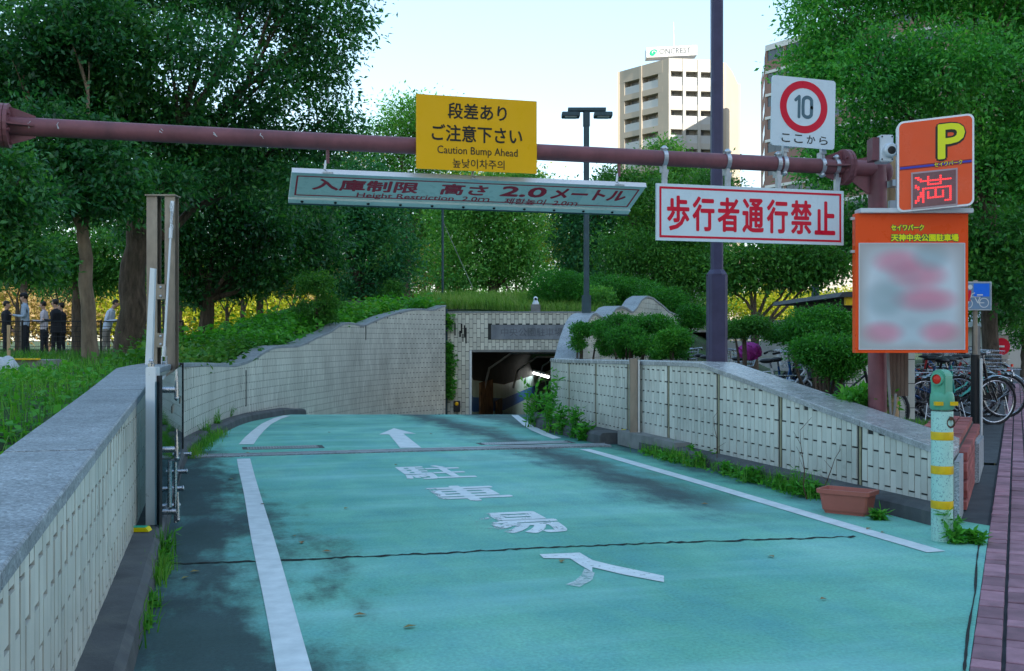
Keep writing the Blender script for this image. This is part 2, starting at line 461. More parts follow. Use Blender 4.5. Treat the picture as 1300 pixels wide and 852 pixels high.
# left and right edges of the road as (xc-px tables by D)
LW = [(-.44, -1.2), (-.44, 2.0), (-.44, 6.0), (-.44, 10.0), (-.36, 11.9)]
for px, D in [(265, 13.6), (300, 16.0), (330, 17.4), (365, 18.9), (403, 20.6), (443, 22.6), (490, 24.6), (530, 25.8), (566, 26.7)]:
    p = W((px-650)/F*D, D); LW.append((p.x, p.y))
RWp = [(4.53, 5.75), (4.53, 8.0), (4.53, 9.4), (4.53, 11.0), (4.56, 12.5), (4.62, 14.0)]
for px, D in [(700, 15.9), (705, 16.6)]:
    p = W((px-650)/F*D, D); RWp.append((p.x, p.y))
WAV = [(705, 16.6), (712, 17.5), (722, 18.6), (731, 19.4), (744, 20.4), (757, 21.2), (768, 22.2), (778, 23.0), (788, 23.8), (800, 24.8), (812, 25.6), (825, 26.4), (840, 27.6), (855, 28.8), (870, 30.2)]
def smooth_path(pts, step=.1):
    """Catmull-Rom through pts, resampled evenly"""
    P = [Vector((a, b)) for a, b in pts]; out = []
    for i in range(len(P)-1):
        p0 = P[max(i-1, 0)]; p1 = P[i]; p2 = P[i+1]; p3 = P[min(i+2, len(P)-1)]
        n = max(2, int((p2-p1).length/.05))
        for k in range(n):
            t = k/n
            out.append(.5*((2*p1) + (p2-p0)*t + (2*p0-5*p1+4*p2-p3)*t*t + (3*p1-p0-3*p2+p3)*t**3))
    out.append(P[-1])
    acc = [0.0]
    for a, b in zip(out, out[1:]): acc.append(acc[-1] + (b-a).length)
    L = acc[-1]; n = max(2, int(round(L/step))); res = []; j = 0
    for k in range(n+1):
        s = L*k/n
        while j < len(acc)-2 and acc[j+1] < s: j += 1
        f = 0 if acc[j+1] == acc[j] else (s-acc[j])/(acc[j+1]-acc[j])
        res.append(out[j].lerp(out[j+1], max(0, min(1, f))))
    return res, L
LWS, LWL = smooth_path(LW, .1)
RWS, RWL = smooth_path(RWp, .1)
WVS, WVL = smooth_path([tuple(W((px-650)/F*D, D).xy) for px, D in WAV], .1)

# --- road sheet
rows = []
def left_x(Y):
    for a, b in zip(LWS, LWS[1:]):
        if a.y <= Y <= b.y: return a.x + (b.x-a.x)*(Y-a.y)/max(1e-6, b.y-a.y)
    return LWS[-1].x + (Y-LWS[-1].y)*.9
pr = W((760-650)/F*27.2, 27.2)
def right_x(Y):
    xl = (.656*Y + P0)/.755
    if Y < 5.8: return xl
    if Y < 6.0: return 4.62
    for a, b in zip(RWS, RWS[1:]):
        if a.y <= Y <= b.y: return a.x + (b.x-a.x)*(Y-a.y)/max(1e-6, b.y-a.y)
    return RWS[-1].x + (pr.x-RWS[-1].x)*(Y-RWS[-1].y)/(pr.y-RWS[-1].y)
mb = MB(); NX = 16; prev = None
Ys = [0.4+.25*i for i in range(int((24.6-.4)/.25)+1)]
for Y in Ys:
    a, b_ = left_x(Y)+.02, right_x(Y)+.02
    row = []
    for k in range(NX+1):
        x = a + (b_-a)*k/NX; D = camco(x, Y)[1]
        row.append((x, Y, rz(D)))
    if prev:
        for k in range(NX): mb.quad(prev[k], prev[k+1], row[k+1], row[k])
    prev = row
# the last stretch into the tunnel follows the line of sight
last = prev
for D in (25.5, 27, 29, 31, 36, 45, 60):
    row = []
    for k in range(NX+1):
        xc0 = -2.1 + (D-25)*.03; row.append(tuple(W(xc0 + (6.2 + (D-25)*.35)*k/NX, D, rz(D))))
    for k in range(NX): mb.quad(last[k], last[k+1], row[k+1], row[k])
    last = row
road = mb.build('road', M['road'], smooth=True, loc=(2, 8, 0)); tag(road, 'teal green coated ramp road with worn dark asphalt patches', kind='structure')
ORG[road.name] = Vector((2, 8, 0))

# --- painted markings (thin sheets on the road)
def strip(name, pts, m, dz=.004, parent=road, n=1):
    mb = MB(); prev = None
    for a, b_ in pts:
        row = [Vector(a).lerp(Vector(b_), k/n) for k in range(n+1)]
        if prev:
            for k in range(n): mb.quad(prev[k], prev[k+1], row[k+1], row[k])
        prev = row
    return mb.build(name, m, parent)
def onroad(x, y, dz=.004): return Vector((x, y, rz(camco(x, y)[1]) + dz))
strip('lane_line', [(onroad(.208+.003*math.sin(y*1.7), y), onroad(.332+.003*math.sin(y*1.1+1), y)) for y in [3.0+.2*i for i in range(40)]], M['paint'])
strip('lane_line', [(onroad(3.77+.004*math.sin(y*1.8), y), onroad(3.89+.004*math.sin(y*1.6+1), y)) for y in [5.02+.2*i for i in range(30)]], M['paint'])
def px_strip(name, L, R, m, dz=.004):
    return strip(name, [(road_pt(*a, dz), road_pt(*b_, dz)) for a, b_ in zip(L, R)], m)
px_strip('lane_line', [(303, 564), (311, 555), (320, 547), (332, 538), (347, 531), (360, 527.4)], [(322, 564), (328, 555), (335, 547), (344, 538.5), (357, 531.5), (369, 527.6)], M['paint'])
px_strip('lane_line', [(649, 527), (655, 532), (663, 539), (674, 546), (689, 552.5), (702, 557)], [(658, 527), (664, 531.5), (674, 538), (686, 545), (700, 551.5), (713, 556)], M['paint'])
# straight-on arrow beyond the gate
def px_poly(name, pts, m, dz=.004, parent=road):
    mb = MB(); mb.poly([road_pt(a, b_, dz) for a, b_ in pts][::-1]); return mb.build(name, m, parent)
px_poly('arrow_marking', [(500, 543.6), (528, 550.5), (512, 550.5), (535, 568.5), (508, 568.5), (494, 551.5), (481, 551.5)], M['paint'])
# left over strokes of an older marking near the entrance
px_poly('worn_marking', [(685, 703.5), (736, 701.5), (752, 711), (776, 717), (843, 731), (843, 739), (790, 729), (752, 720), (752, 726), (738, 718), (724, 709), (690, 708.5)], M['paint_worn'])
px_poly('worn_marking', [(742, 722), (755, 727), (752, 736), (736, 745), (718, 742), (730, 737), (738, 730)], M['paint_ghost'])

def text_data(s, bold=0.0, spacing=1.0):
    cu = bpy.data.curves.new('lettering_curve', 'FONT'); cu.body = s; cu.size = 1.0; cu.offset = bold
    cu.space_character = spacing; cu.resolution_u = 3; cu.align_x = 'LEFT'
    o = bpy.data.objects.new('lettering_tmp', cu); COL.objects.link(o)
    bpy.context.view_layer.update()
    dg = bpy.context.evaluated_depsgraph_get()
    me = bpy.data.meshes.new_from_object(o.evaluated_get(dg), depsgraph=dg)
    bpy.data.objects.remove(o, do_unlink=True); bpy.data.curves.remove(cu)
    V = np.array([v.co[:] for v in me.vertices]); Fs = [tuple(p.vertices) for p in me.polygons]
    bpy.data.meshes.remove(me)
    return V, Fs
def lettering(name, s, m, parent, o, ax, ay, w_, h_, bold=0.0, spacing=1.0, nrm=0.0):
    """text fitted to the rectangle with lower left corner o, axes ax, ay (unit) and size w_ x h_"""
    V, Fs = text_data(s, 0.0, spacing)
    x0, x1, y0, y1 = V[:,0].min(), V[:,0].max(), V[:,1].min(), V[:,1].max()
    ax = Vector(ax); ay = Vector(ay); nn = ax.cross(ay).normalized()
    mb = MB(); sc_ = h_/(y1-y0)
    offs_ = [(0, 0)] if not bold else [(0, 0)] + [(bold*math.cos(k*math.pi/4), bold*math.sin(k*math.pi/4)) for k in range(8)]
    if bold > .03: offs_ += [(bold*.5*math.cos(k*math.pi/2+.4), bold*.5*math.sin(k*math.pi/2+.4)) for k in range(4)]
    o = Vector(o) + ax*(bold*sc_) + ay*(bold*sc_); w_ -= 2*bold*sc_; h_ -= 2*bold*sc_
    for j, (bx, by) in enumerate(offs_):
        n = len(mb.v)
        mb.v += [tuple(o + ax*((v[0]-x0)/(x1-x0)*w_ + bx*sc_) + ay*((v[1]-y0)/(y1-y0)*h_ + by*sc_) + nn*(nrm + .00004*j)) for v in V]
        mb.f += [tuple(n+i for i in f) for f in Fs]; mb.m += [0]*len(Fs)
    return mb.build(name, m, parent)
for ch, x0, y0, y1, wd, m_ in (('駐', 1.56, 8.80, 9.75, .60, 'paint'), ('車', 1.53, 7.52, 8.34, .62, 'paint_fade2'), ('場', 1.50, 6.16, 6.98, .64, 'paint_fade')):
    lettering('road_lettering', ch, M[m_], road, (x0, y0, .003), (1, 0, 0), (0, 1, 0), wd, y1-y0, bold=.012 if ch == '駐' else .020)
# cracks and joints
rng = random.Random(3)
def crack(pts, wd, name='crack'):
    mb = MB(); prev = None; P = []
    for (a, b_) in zip(pts, pts[1:]):
        n = max(2, int(math.hypot(b_[0]-a[0], b_[1]-a[1])/7))
        for k in range(n): P.append((a[0]+(b_[0]-a[0])*k/n, a[1]+(b_[1]-a[1])*k/n))
    P.append(pts[-1])
    for i, p in enumerate(P):
        q = road_pt(p[0], p[1]+rng.uniform(-.9, .9), .003); hw = wd*rng.uniform(.25, .8)
        row = (q + Vector((0, -hw, 0)), q + Vector((0, hw, 0)))
        if prev: mb.quad(prev[0], row[0], row[1], prev[1])
        prev = row
    return mb.build(name, M['crackm'], road)
M['crackm'] = mat('open_joint', (.018, .022, .022), .95, .3, 20)
crack([(198, 716), (360, 711), (420, 708), (560, 702), (690, 695), (860, 688), (1000, 684), (1085, 681)], .028, 'expansion_joint')
crack([(383, 541), (398, 543), (410, 541), (430, 541)], .02); crack([(384, 538), (402, 536), (405, 539), (380, 541)], .02)
crack([(1224, 852), (1229, 800), (1238, 752), (1240, 712), (1243, 690)], .014)

# --- the street sheet, the pavement and its pavers
mb = MB()
a = pline(-.02, -60); b_ = pline(-.02, 160)
mb.quad(a + Vector((0, 0, -.030)), a + PN*180 + Vector((0, 0, -.030)), b_ + PN*180 + Vector((0, 0, -.030)), b_ + Vector((0, 0, -.030)))
st = mb.build('street', M['asphalt'], loc=(0, 0, -.03)); tag(st, 'grey asphalt street beyond the pavement', kind='structure')
mb = MB()
PW = 1.9
for s0 in range(-10, 60, 5):
    q = [pline(0, s0), pline(PW, s0), pline(PW, s0+5), pline(0, s0+5)]
    mb.quad(*[Vector((p.x, p.y, -.014)) for p in q])
pav = mb.build('pavement', M['asphalt'], loc=(3, 5, 0)); tag(pav, 'narrow pavement of violet brick pavers beside the ramp', kind='structure')
pw, pl, th = .115, .215, .03
full = None; cand = []
ncol = int(PW/pw)
for c in range(ncol):
    for r_ in range(-12, 190):
        s = (r_//2)*.325 + (.1075 if r_ % 2 == 0 else .27) + 1.0; sl = 1.0 if r_ % 2 == 0 else .49
        off = (c+.5)*pw + .01
        cpt = pline(off, s)
        if off < .05 and s < 0: continue
        px, py, D = proj(cpt)
        vis = D > .5 and -40 < px < 1345 and py < 900
        cand.append((-(1/(D*D) if vis else 0), off, s, D, (vis, sl)))
cand.sort(key=lambda x: x[0])
def paver_mesh():
    mb = MB(); mb.box((0, 0, 0), (pl-.014, pw-.015, th)); 
    me = bpy.data.meshes.new('paver'); me.from_pydata(mb.v, [], mb.f); me.materials.append(M['paver'])
    bm = bmesh.new(); bm.from_mesh(me); bmesh.ops.bevel(bm, geom=[e for e in bm.edges if all(v.co.z > 0 for v in e.verts)], offset=.003, segments=1, affect='EDGES'); bm.to_mesh(me); bm.free()
    return me
pme = paver_mesh(); pang = math.atan2(PD.y, PD.x)
for i, (_, off, s, D, vis) in enumerate(cand[:300]):
    o = bpy.data.objects.new('paver', pme); COL.objects.link(o); o.parent = pav
    c = pline(off, s); o.location = (c.x-3, c.y-5, -.012 + rng.uniform(-.002, .003)); o.rotation_euler = (rng.uniform(-.012, .012), rng.uniform(-.012, .012), pang + rng.uniform(-.02, .02)); o.scale = (vis[1], 1, 1)
mb = MB()
for (_, off, s, D, vis) in cand[300:]:
    c = pline(off, s); mb.box((c.x, c.y, -.012 + rng.uniform(-.002, .002)), ((pl-.014)*vis[1], pw-.015, th), PD, Vector((-PD.y, PD.x, 0)))
o = mb.build('paver_field', M['paver'], pav); o['kind'] = 'stuff'

# asphalt between the planter and the pavers, and under the parked bicycles
mb = MB()
for s0 in range(7, 60, 2):
    n0 = -.62
    q = [pline(n0, s0), pline(.0, s0), pline(.0, s0+2), pline(n0, s0+2)]
    if s0 >= 13: q[0] = pline(max(-6.5, (6.0-.656*s0)/.755+.168), s0); q[3] = pline(max(-6.5, (6.0-.656*(s0+2))/.755+.168), s0+2)
    mb.quad(*[Vector((p.x, p.y, .012 if s0 >= 11 else -.008)) for p in q])
tag(mb.build('bicycle_yard', M['asphalt'], loc=(6, 8, 0)), 'grey asphalt strip and yard where the bicycles stand', kind='structure')

# --- park ground: everything left of the street except the ramp
def tz(x, y):
    xc, D = camco(x, y)
    left = .80 - .28*sstep(20, 34, D)
    rt = -.10 + .20*sstep(22, 32, D)
    k = sstep(-3.0, 3.5, xc - (D-20)*.12)
    base = left*(1-k) + rt*k
    base = base*(1 - .4*sstep(45, 80, D))
    dx = (xc + .2)/1.15 if xc < -.2 else (xc + .2)*1.25; dy = (D - 33.0)
    r = math.sqrt(dx*dx + dy*dy)
    m_ = 2.15*(1 - sstep(4.5, 11.5, r))
    m_ = min(m_, 1.74 + .14*max(0, D-27.1))
    r2 = math.hypot(xc-(1.2), (D-29.5)); m2 = 1.70*(1 - sstep(3.0, 6.5, r2))
    return (max(base, base*.3 + m_, m2) if max(m_, m2) > .02 else base) + .03*math.sin(x*1.7)*math.cos(y*1.3)
def offs(path, d):
    out = []
    for i, p in enumerate(path):
        t = path[min(i+1, len(path)-1)] - path[max(i-1, 0)]; t.normalize()
        out.append(Vector((p.x - t.y*d, p.y + t.x*d)))
    return out
lmid = offs(LWS, .18)[::5]; 
hole = [tuple(p) for p in lmid]
hole.append(tuple(W((562-650)/F*27.12, 27.12).xy)); hole.append(tuple(W((762-650)/F*27.12, 27.12).xy))
rmid = offs(RWS, -.18)[::5]
hole += [tuple(p) for p in offs(WVS, -.15)[::-6] if p.y < 26][-12:]
hole += [tuple(p) for p in rmid[::-1]]
hole += [(4.72, 5.76), tuple(pline(0, 7.2).xy), tuple(pline(-.0, -1.2).xy)]
def inside(p, poly):
    c = False; n = len(poly)
    for i in range(n):
        a, b = poly[i], poly[(i+1) % n]
        if (a[1] > p[1]) != (b[1] > p[1]) and p[0] < (b[0]-a[0])*(p[1]-a[1])/(b[1]-a[1]) + a[0]: c = not c
    return c
pts = [Vector(h) for h in hole]; edges = [(i, (i+1) % len(hole)) for i in range(len(hole))]
pa, pb = pline(-.02, -60), pline(-.02, 400)
outer = [(pa.x, pa.y), (pb.x, pb.y)]
n0 = len(pts)
pts += [Vector(p) for p in outer]; edges.append((n0, n0+1))
D_ = -20.0; grid = []
for D, st_ in [(d*.7+1, .7) for d in range(0, 62)] + [(46+3*i, 3) for i in range(0, 30)] + [(140, 10), (180, 20), (240, 40), (330, 60), (450, 80)]:
    span = 14+D*.65; k = int(min(90, 2*span/st_))
    for j in range(k+1):
        p = W(-span + 2*span*j/k, D + .01*(j % 3))
        if p.x*PN.x + p.y*PN.y > P0 - .1: continue
        if min((Vector((p.x, p.y)) - Vector(h)).length for h in hole[::2]) < .25: continue
        pts.append(Vector((p.x + .003*(j % 5), p.y)))
for x in (-30, -20, -12, -6, -3, -1.5):
    for y in (-20, -10, -4, -1): 
        if x*PN.x + y*PN.y < P0-.3: pts.append(Vector((x, y)))
res = delaunay_2d_cdt(pts, edges, [], 0, 1e-5)
V2, F2 = res[0], res[2]
mb = MB(); mb.v = [(v.x, v.y, tz(v.x, v.y)) for v in V2]
for f in F2:
    c = sum((V2[i] for i in f), Vector((0, 0)))/3
    if inside(c, hole): continue
    if c.x*PN.x + c.y*PN.y > P0: continue
    mb.f.append(tuple(f)); mb.m.append(0)
def soil_grass():
    m, t, b, out = new_mat('grassy_soil')
    co = world_co(t)
    c = ramp(t, noise(t, co, .9, 7, .7), [(.32, (.045, .037, .028)), (.48, (.035, .065, .02)), (.65, (.05, .13, .03)), (.8, (.09, .13, .04))])
    t.links.new(c, b.inputs['Base Color']); b.inputs['Roughness'].default_value = .95
    bump(t, b, noise(t, co, 14, 6, .8), .9, .05)
    return m
M['park'] = soil_grass()
pg = mb.build('park_ground', M['park'], smooth=False, loc=(0, 0, 0)); tag(pg, 'grassy park ground rising to a mound over the tunnel mouth', kind='structure')
# distant sheet to the horizon
mb = MB(); mb.quad(W(-900, 300, -.4), W(900, 300, -.4), W(1500, 2200, -.4), W(-1500, 2200, -.4))
tag(mb.build('far_ground', M['park'], loc=(0, 0, 0)), 'flat ground running to the horizon', kind='structure')

# ------------------------------------------------------------------ WALLS WITH TILES AND COPING
tile_full = {}
TW, TP, TH = .0602, .0665, .235
def full_tile_mesh(m):
    if m.name not in tile_full:
        mb = MB(); mb.box((0, .002, 0), (TW, .012, TH-.013))
        me = bpy.data.meshes.new('tile'); me.from_pydata(mb.v, [], mb.f); me.materials.append(m)
        tile_full[m.name] = me
    return tile_full[m.name]
def path_frame(path, s, step):
    i = int(s/step); i = max(0, min(len(path)-2, i)); f = s/step - i
    p = path[i].lerp(path[i+1], f)
    a = path[min(i+2, len(path)-1)] - path[max(0, i-1)]; a.normalize()
    return p, a
def tiled_wall(name, label, path, L, ztop, zbot, thick, front, cap=True, capm='granite', tilem='tile', slab=.9, capw=.02, fine=True, n_obj=300, tile_side=None, s_from=0, caulk=23, zfoot=None, shadecap=.045):
    """path of the road-side face; front=+1 when the tiled face looks to the left of travel"""
    step = L/(len(path)-1)
    p0 = path[0]
    root = thing(name, label, 'wall', (p0.x, p0.y, zbot(0)))
    # core
    mb = MB(); rows = []
    for i, p in enumerate(path[::2] if len(path) % 2 else path):
        s = min(L, i*(2 if len(path) % 2 else 1)*step)
        q, t = path_frame(path, s, step); nl = Vector((-t.y, t.x))*front        # towards the tiled face
        a = q; b = q - nl*thick
        rows.append([(a.x, a.y, zbot(s)-.3), (a.x, a.y, ztop(s)-shadecap), (b.x, b.y, ztop(s)-shadecap), (b.x, b.y, zbot(s)-.3)])
    for r0, r1 in zip(rows, rows[1:]):
        for k in range(3):
            q = (r0[k], r1[k], r1[k+1], r0[k+1]); mb.quad(*(q if front < 0 else q[::-1]))
    mb.poly(rows[0] if front > 0 else rows[0][::-1]); mb.poly(rows[-1][::-1] if front > 0 else rows[-1])
    mb.build('core', M['grout'], root)
    # coping
    if cap:
        n = max(1, round(L/slab)); 
        for k in range(n):
            mb = MB(); s0, s1 = L*k/n + .003, L*(k+1)/n - .003; m_ = max(2, int((s1-s0)/.12)); pr_ = None
            jz = rng.uniform(-.0015, .0015)
            for j in range(m_+1):
                s = s0 + (s1-s0)*j/m_; q, t = path_frame(path, s, step); nl = Vector((-t.y, t.x))*front
                a = q + nl*capw; b = q - nl*(thick+capw); z1 = ztop(s)+jz; z0 = z1-.046
                r_ = [(a.x, a.y, z0), (a.x, a.y, z1-.006), (a.x-nl.x*.006, a.y-nl.y*.006, z1), (b.x, b.y, z1), (b.x, b.y, z0)]
                if pr_:
                    for e in range(5):
                        q4 = (pr_[e], r_[e], r_[(e+1) % 5], pr_[(e+1) % 5]); mb.quad(*(q4 if front < 0 else q4[::-1]))
                else: mb.poly(r_[::-1] if front < 0 else r_)
                pr_ = r_
            mb.poly(pr_ if front < 0 else pr_[::-1])
            mb.build('coping_stone', M[capm], root)
    # tiles
    tiles = []
    sides = tile_side or [front]
    for sd_ in sides:
        K = int((L-.01)/TP)
        for k in range(K):
            s = (k+.5)*TP
            if s < s_from: continue
            if caulk and k % caulk == caulk-2:
                q, t = path_frame(path, s, step); nl = Vector((-t.y, t.x))*front
                base = q if sd_ == front else q - nl*thick
                on = nl if sd_ == front else -nl
                z0, z1 = zbot(s), ztop(s)-shadecap
                if z1-z0 > .1: tiles.append((0, s, 'c', base, t, on, z0, z1, z1))
                continue
            q, t = path_frame(path, s, step); nl = Vector((-t.y, t.x))*front
            base = q if sd_ == front else q - nl*thick
            on = nl if sd_ == front else -nl
            zb = zbot(s)+.004
            zt0, zt1 = ztop(s-TW/2)-shadecap-.004, ztop(s+TW/2)-shadecap-.004
            zz = -2.2 + (TH/2 if k % 2 else 0)
            while zz < max(zt0, zt1):
                a, c = zz+.0065, zz+TH-.0065
                lo = max(a, zb)
                if c <= min(zt0, zt1) and lo == a: kind = 'f'
                else: kind = 'p'
                h0, h1 = min(c, zt0), min(c, zt1)
                if min(h0, h1) - lo > .015:
                    px, py, D = proj((base.x, base.y, (lo+h0)/2))
                    vis = D > .8 and -10 < px < 1310 and -10 < py < 870 and (on.x*(-base.x) + on.y*(-base.y)) > 0
                    cosf = abs((on.x*base.x + on.y*base.y)/max(.1, base.length))
                    sc_ = (h0-lo)*cosf/(D*D) if vis else 0
                    tiles.append((sc_, s, kind, base, t, on, lo, h0, h1))
                zz += TH
    tiles.sort(key=lambda x: -x[0])
    mbs = MB(); mbc = MB(); cnt = 0
    for sc_, s, kind, base, t, on, lo, h0, h1 in tiles:
        t3 = Vector((t.x, t.y, 0)); o3 = Vector((on.x, on.y, 0))
        if kind == 'c':
            mbc.obox(Vector((base.x, base.y, lo)) - t3*.012 , t3*.024, o3*.004, UP*(h0-lo)); continue
        if kind == 'f' and cnt < n_obj and sc_ > 0:
            cnt += 1
            o = bpy.data.objects.new('tile', full_tile_mesh(M[tilem])); COL.objects.link(o); o.parent = root
            c = Vector((base.x, base.y, (lo+h0)/2)) + o3*rng.uniform(.001, .0035) - root.location
            if t3.cross(UP).dot(o3) > 0: tx = -t3
            else: tx = t3
            mm = Matrix((tx, o3, UP)).transposed().to_4x4()
            if mm.determinant() < 0: mm = Matrix((-tx, o3, UP)).transposed().to_4x4()
            mm.translation = c; o.matrix_local = mm
            continue
        d = .007 + rng.uniform(0, .002)
        if kind == 'f' and sc_ == 0 and not fine: continue
        b0 = Vector((base.x, base.y, 0)) - t3*TW/2
        P = [b0 + UP*lo, b0 + t3*TW + UP*lo, b0 + t3*TW + UP*h1, b0 + UP*h0]
        Q = [p + o3*d for p in P]
        tgt = mbs
        if kind == 'p' and cnt < n_obj and sc_ > 0:
            cnt += 1; tgt = MB()
        fl = t3.cross(UP).dot(o3) < 0
        def qd(a, b, c, e): tgt.quad(*((a, b, c, e) if not fl else (e, c, b, a)))
        qd(*Q); qd(P[1], Q[1], Q[0], P[0]); qd(Q[1], P[1], P[2], Q[2]); qd(Q[2], P[2], P[3], Q[3]); qd(P[0], Q[0], Q[3], P[3])
        if tgt is not mbs: tgt.build('tile', M[tilem], root)
    if mbs.v:
        o = mbs.build('tile_field', M[tilem], root); o['kind'] = 'stuff'
    if mbc.v: mbc.build('joint_sealant', M['caulk'], root)
    return root

# left wall: rises slowly beside the road, level behind the gate, then climbs in waves round the curve
Lcum = [0.0]
for a, b in zip(LWS, LWS[1:]): Lcum.append(Lcum[-1] + (b-a).length)
lw_tab = []
def s_at_px(path, L, px):
    step = L/(len(path)-1); best = None
    for i, p in enumerate(path):
        q = proj((p.x, p.y, 1)); 
        if q[2] > 1:
            d = abs(q[0]-px)
            if best is None or d < best[0]: best = (d, i*step, q[2])
    return best[1], best[2]
def ztab_px(path, L, pts):
    out = []
    for px, py in pts:
        s, D = s_at_px(path, L, px); out.append((s, EYE + (HOR-py)/F*D))
    return out
lw_tab = [(0, .60), (1.2+2.2, .685), (1.2+7.3, .88), (1.2+8.9, .95), (1.2+11.9, .93)]
lw_tab += ztab_px(LWS, LWL, [(265, 460.5), (300, 462), (312, 459), (323, 454), (335, 446), (347, 440), (355, 438.5), (378, 438), (390, 434), (403, 427), (412, 423), (420, 420), (430, 413), (438, 409.5), (446, 409), (461, 413), (475, 407), (490, 401), (507, 395.5), (523, 392), (536, 391.5), (549, 393), (556, 391), (564, 387)])
def smoothed(tab, L, wd=.25):
    ss = np.linspace(0, L, 400); vv = np.array([lerpt(tab, s) for s in ss])
    k = np.exp(-np.linspace(-2, 2, 9)**2); k /= k.sum(); pad = np.pad(vv, 4, mode='edge'); vv = np.convolve(pad, k, 'valid')
    return lambda s: float(np.interp(s, ss, vv))
lz = smoothed(lw_tab, LWL)
def lzb(s):
    p, t = path_frame(LWS, max(0, min(LWL, s)), LWL/(len(LWS)-1))
    D = camco(p.x, p.y)[1]
    r = rz(D)
    return r + (.11 if D < 17 else .11 - .11*sstep(17, 19, D))
left_wall = tiled_wall('tiled_wall', 'tall tiled wall left of the ramp, grey stone coping climbing in waves', LWS, LWL, lz, lzb, .29, -1, n_obj=300, caulk=0, capw=.012)
for px_, ya, yb in ((311, 470, 516), (464, 413, 432)):
    s_, D_s = s_at_px(LWS, LWL, px_); q_, t_ = path_frame(LWS, s_, LWL/(len(LWS)-1)); n_ = Vector((t_.y, -t_.x, 0)); 
    mb = MB(); z0_, z1_ = EYE+(HOR-yb)/F*D_s, EYE+(HOR-ya)/F*D_s
    mb.obox(Vector((q_.x, q_.y, z0_)), Vector((t_.x, t_.y, 0))*.035, n_*.016, UP*(z1_-z0_)); mb.build('dark_joint', M['grout'], left_wall)
RSt = RWL/(len(RWS)-1)
def rzt(s):
    y = 5.75 + s
    return .45 + (.955-.45)*min(1, max(0, s/3.65)) if s < 3.65 else .955 - .06*sstep(3.65, RWL, s)
def rzb(s):
    p, t = path_frame(RWS, max(0, min(RWL, s)), RSt); D = camco(p.x, p.y)[1]
    return rz(D) + (.10 if s > 0.02 else .0)
right_wall = tiled_wall('tiled_wall', 'low tiled wall right of the ramp, sloping down behind the bollard and flower trough', RWS, RWL, rzt, rzb, .33, 1, capm='granite_pol', n_obj=300, slab=1.0, caulk=17)
# the near end is cut off obliquely, in line with the pavement
for ch in right_wall.children:
    if ch.name.split('.')[0] in ('core', 'coping_stone'):
        for v in ch.data.vertices:
            X, Y = v.co.x + right_wall.location.x, v.co.y + right_wall.location.y
            if PN.x*X + PN.y*Y > -.352: v.co.y = (PN.x*X + .352)/(-PN.y) - right_wall.location.y
mb = MB(); mb.obox((4.50, 5.70, 0), PD*.56, -PN*.03 + PN*.0, UP*.405); mb.v = [(v[0]+PN.x*.016, v[1]+PN.y*.016, v[2]) for v in mb.v]; mb.build('end_stone', M['granite'], right_wall)
# wave topped wall behind the bushes
wz_tab = ztab_px(WVS, WVL, [(705, 455), (709, 440), (714, 424), (720, 408), (727, 399), (733, 397), (740, 402), (746, 406), (752, 400), (760, 391), (768, 388.5), (776, 391), (783, 396), (789, 390), (796, 380), (804, 375.5), (812, 378), (822, 386), (832, 395), (840, 398.5), (850, 402), (860, 409), (870, 417)])
wz = smoothed(wz_tab, WVL)
wav_wall = tiled_wall('wave_topped_wall', 'tiled wall with a wave shaped stone coping, behind the clipped bushes', WVS, WVL, wz, lambda s: .0, .34, 1, tile_side=[-1], n_obj=160, slab=1.1, caulk=0)

# kerbs
def kerb(name, label, pts, wd, h, side, parent=None):
    mb = MB(); pr_ = None
    for i, p in enumerate(pts):
        t = (pts[min(i+1, len(pts)-1)] - pts[max(i-1, 0)]).normalized(); n = Vector((-t.y, t.x))*side
        D = camco(p.x, p.y)[1]; z = rz(D); a = p; b = p + n*wd
        j = .004*math.sin(i*1.3) + rng.uniform(-.002, .002)
        r_ = [(a.x, a.y, z-.05), (a.x, a.y, z+h), (b.x-n.x*.03, b.y-n.y*.03, z+h+j), (b.x, b.y, z+h-.03), (b.x+n.x*.012, b.y+n.y*.012, z-.05)]
        if pr_:
            for e in range(4):
                q4 = (pr_[e], r_[e], r_[e+1], pr_[e+1]); mb.quad(*(q4 if side > 0 else q4[::-1]))
        else: mb.poly(r_ if side > 0 else r_[::-1])
        pr_ = r_
    mb.poly(pr_[::-1] if side > 0 else pr_)
    o = mb.build(name, M['kerb'], loc=(pts[0].x, pts[0].y, 0)); return tag(o, label, kind='structure')
lk = [p for p in LWS if p.y > 1.2 and camco(p.x, p.y)[1] < 19.5][::2]
kerb('kerb', 'dark concrete kerb along the foot of the left wall', lk, .155, .115, -1)
rk = [p for p in RWS if p.y < 10.75][::2]
kerb('kerb', 'dark concrete kerb along the foot of the right wall', [Vector((p.x-0.0, p.y)) for p in rk], .17, .115, 1)
rk = [p for p in RWS if p.y > 11.35][::2]
kerb('kerb', 'dark concrete kerb beyond the right gate post', rk, .32, .13, 1)

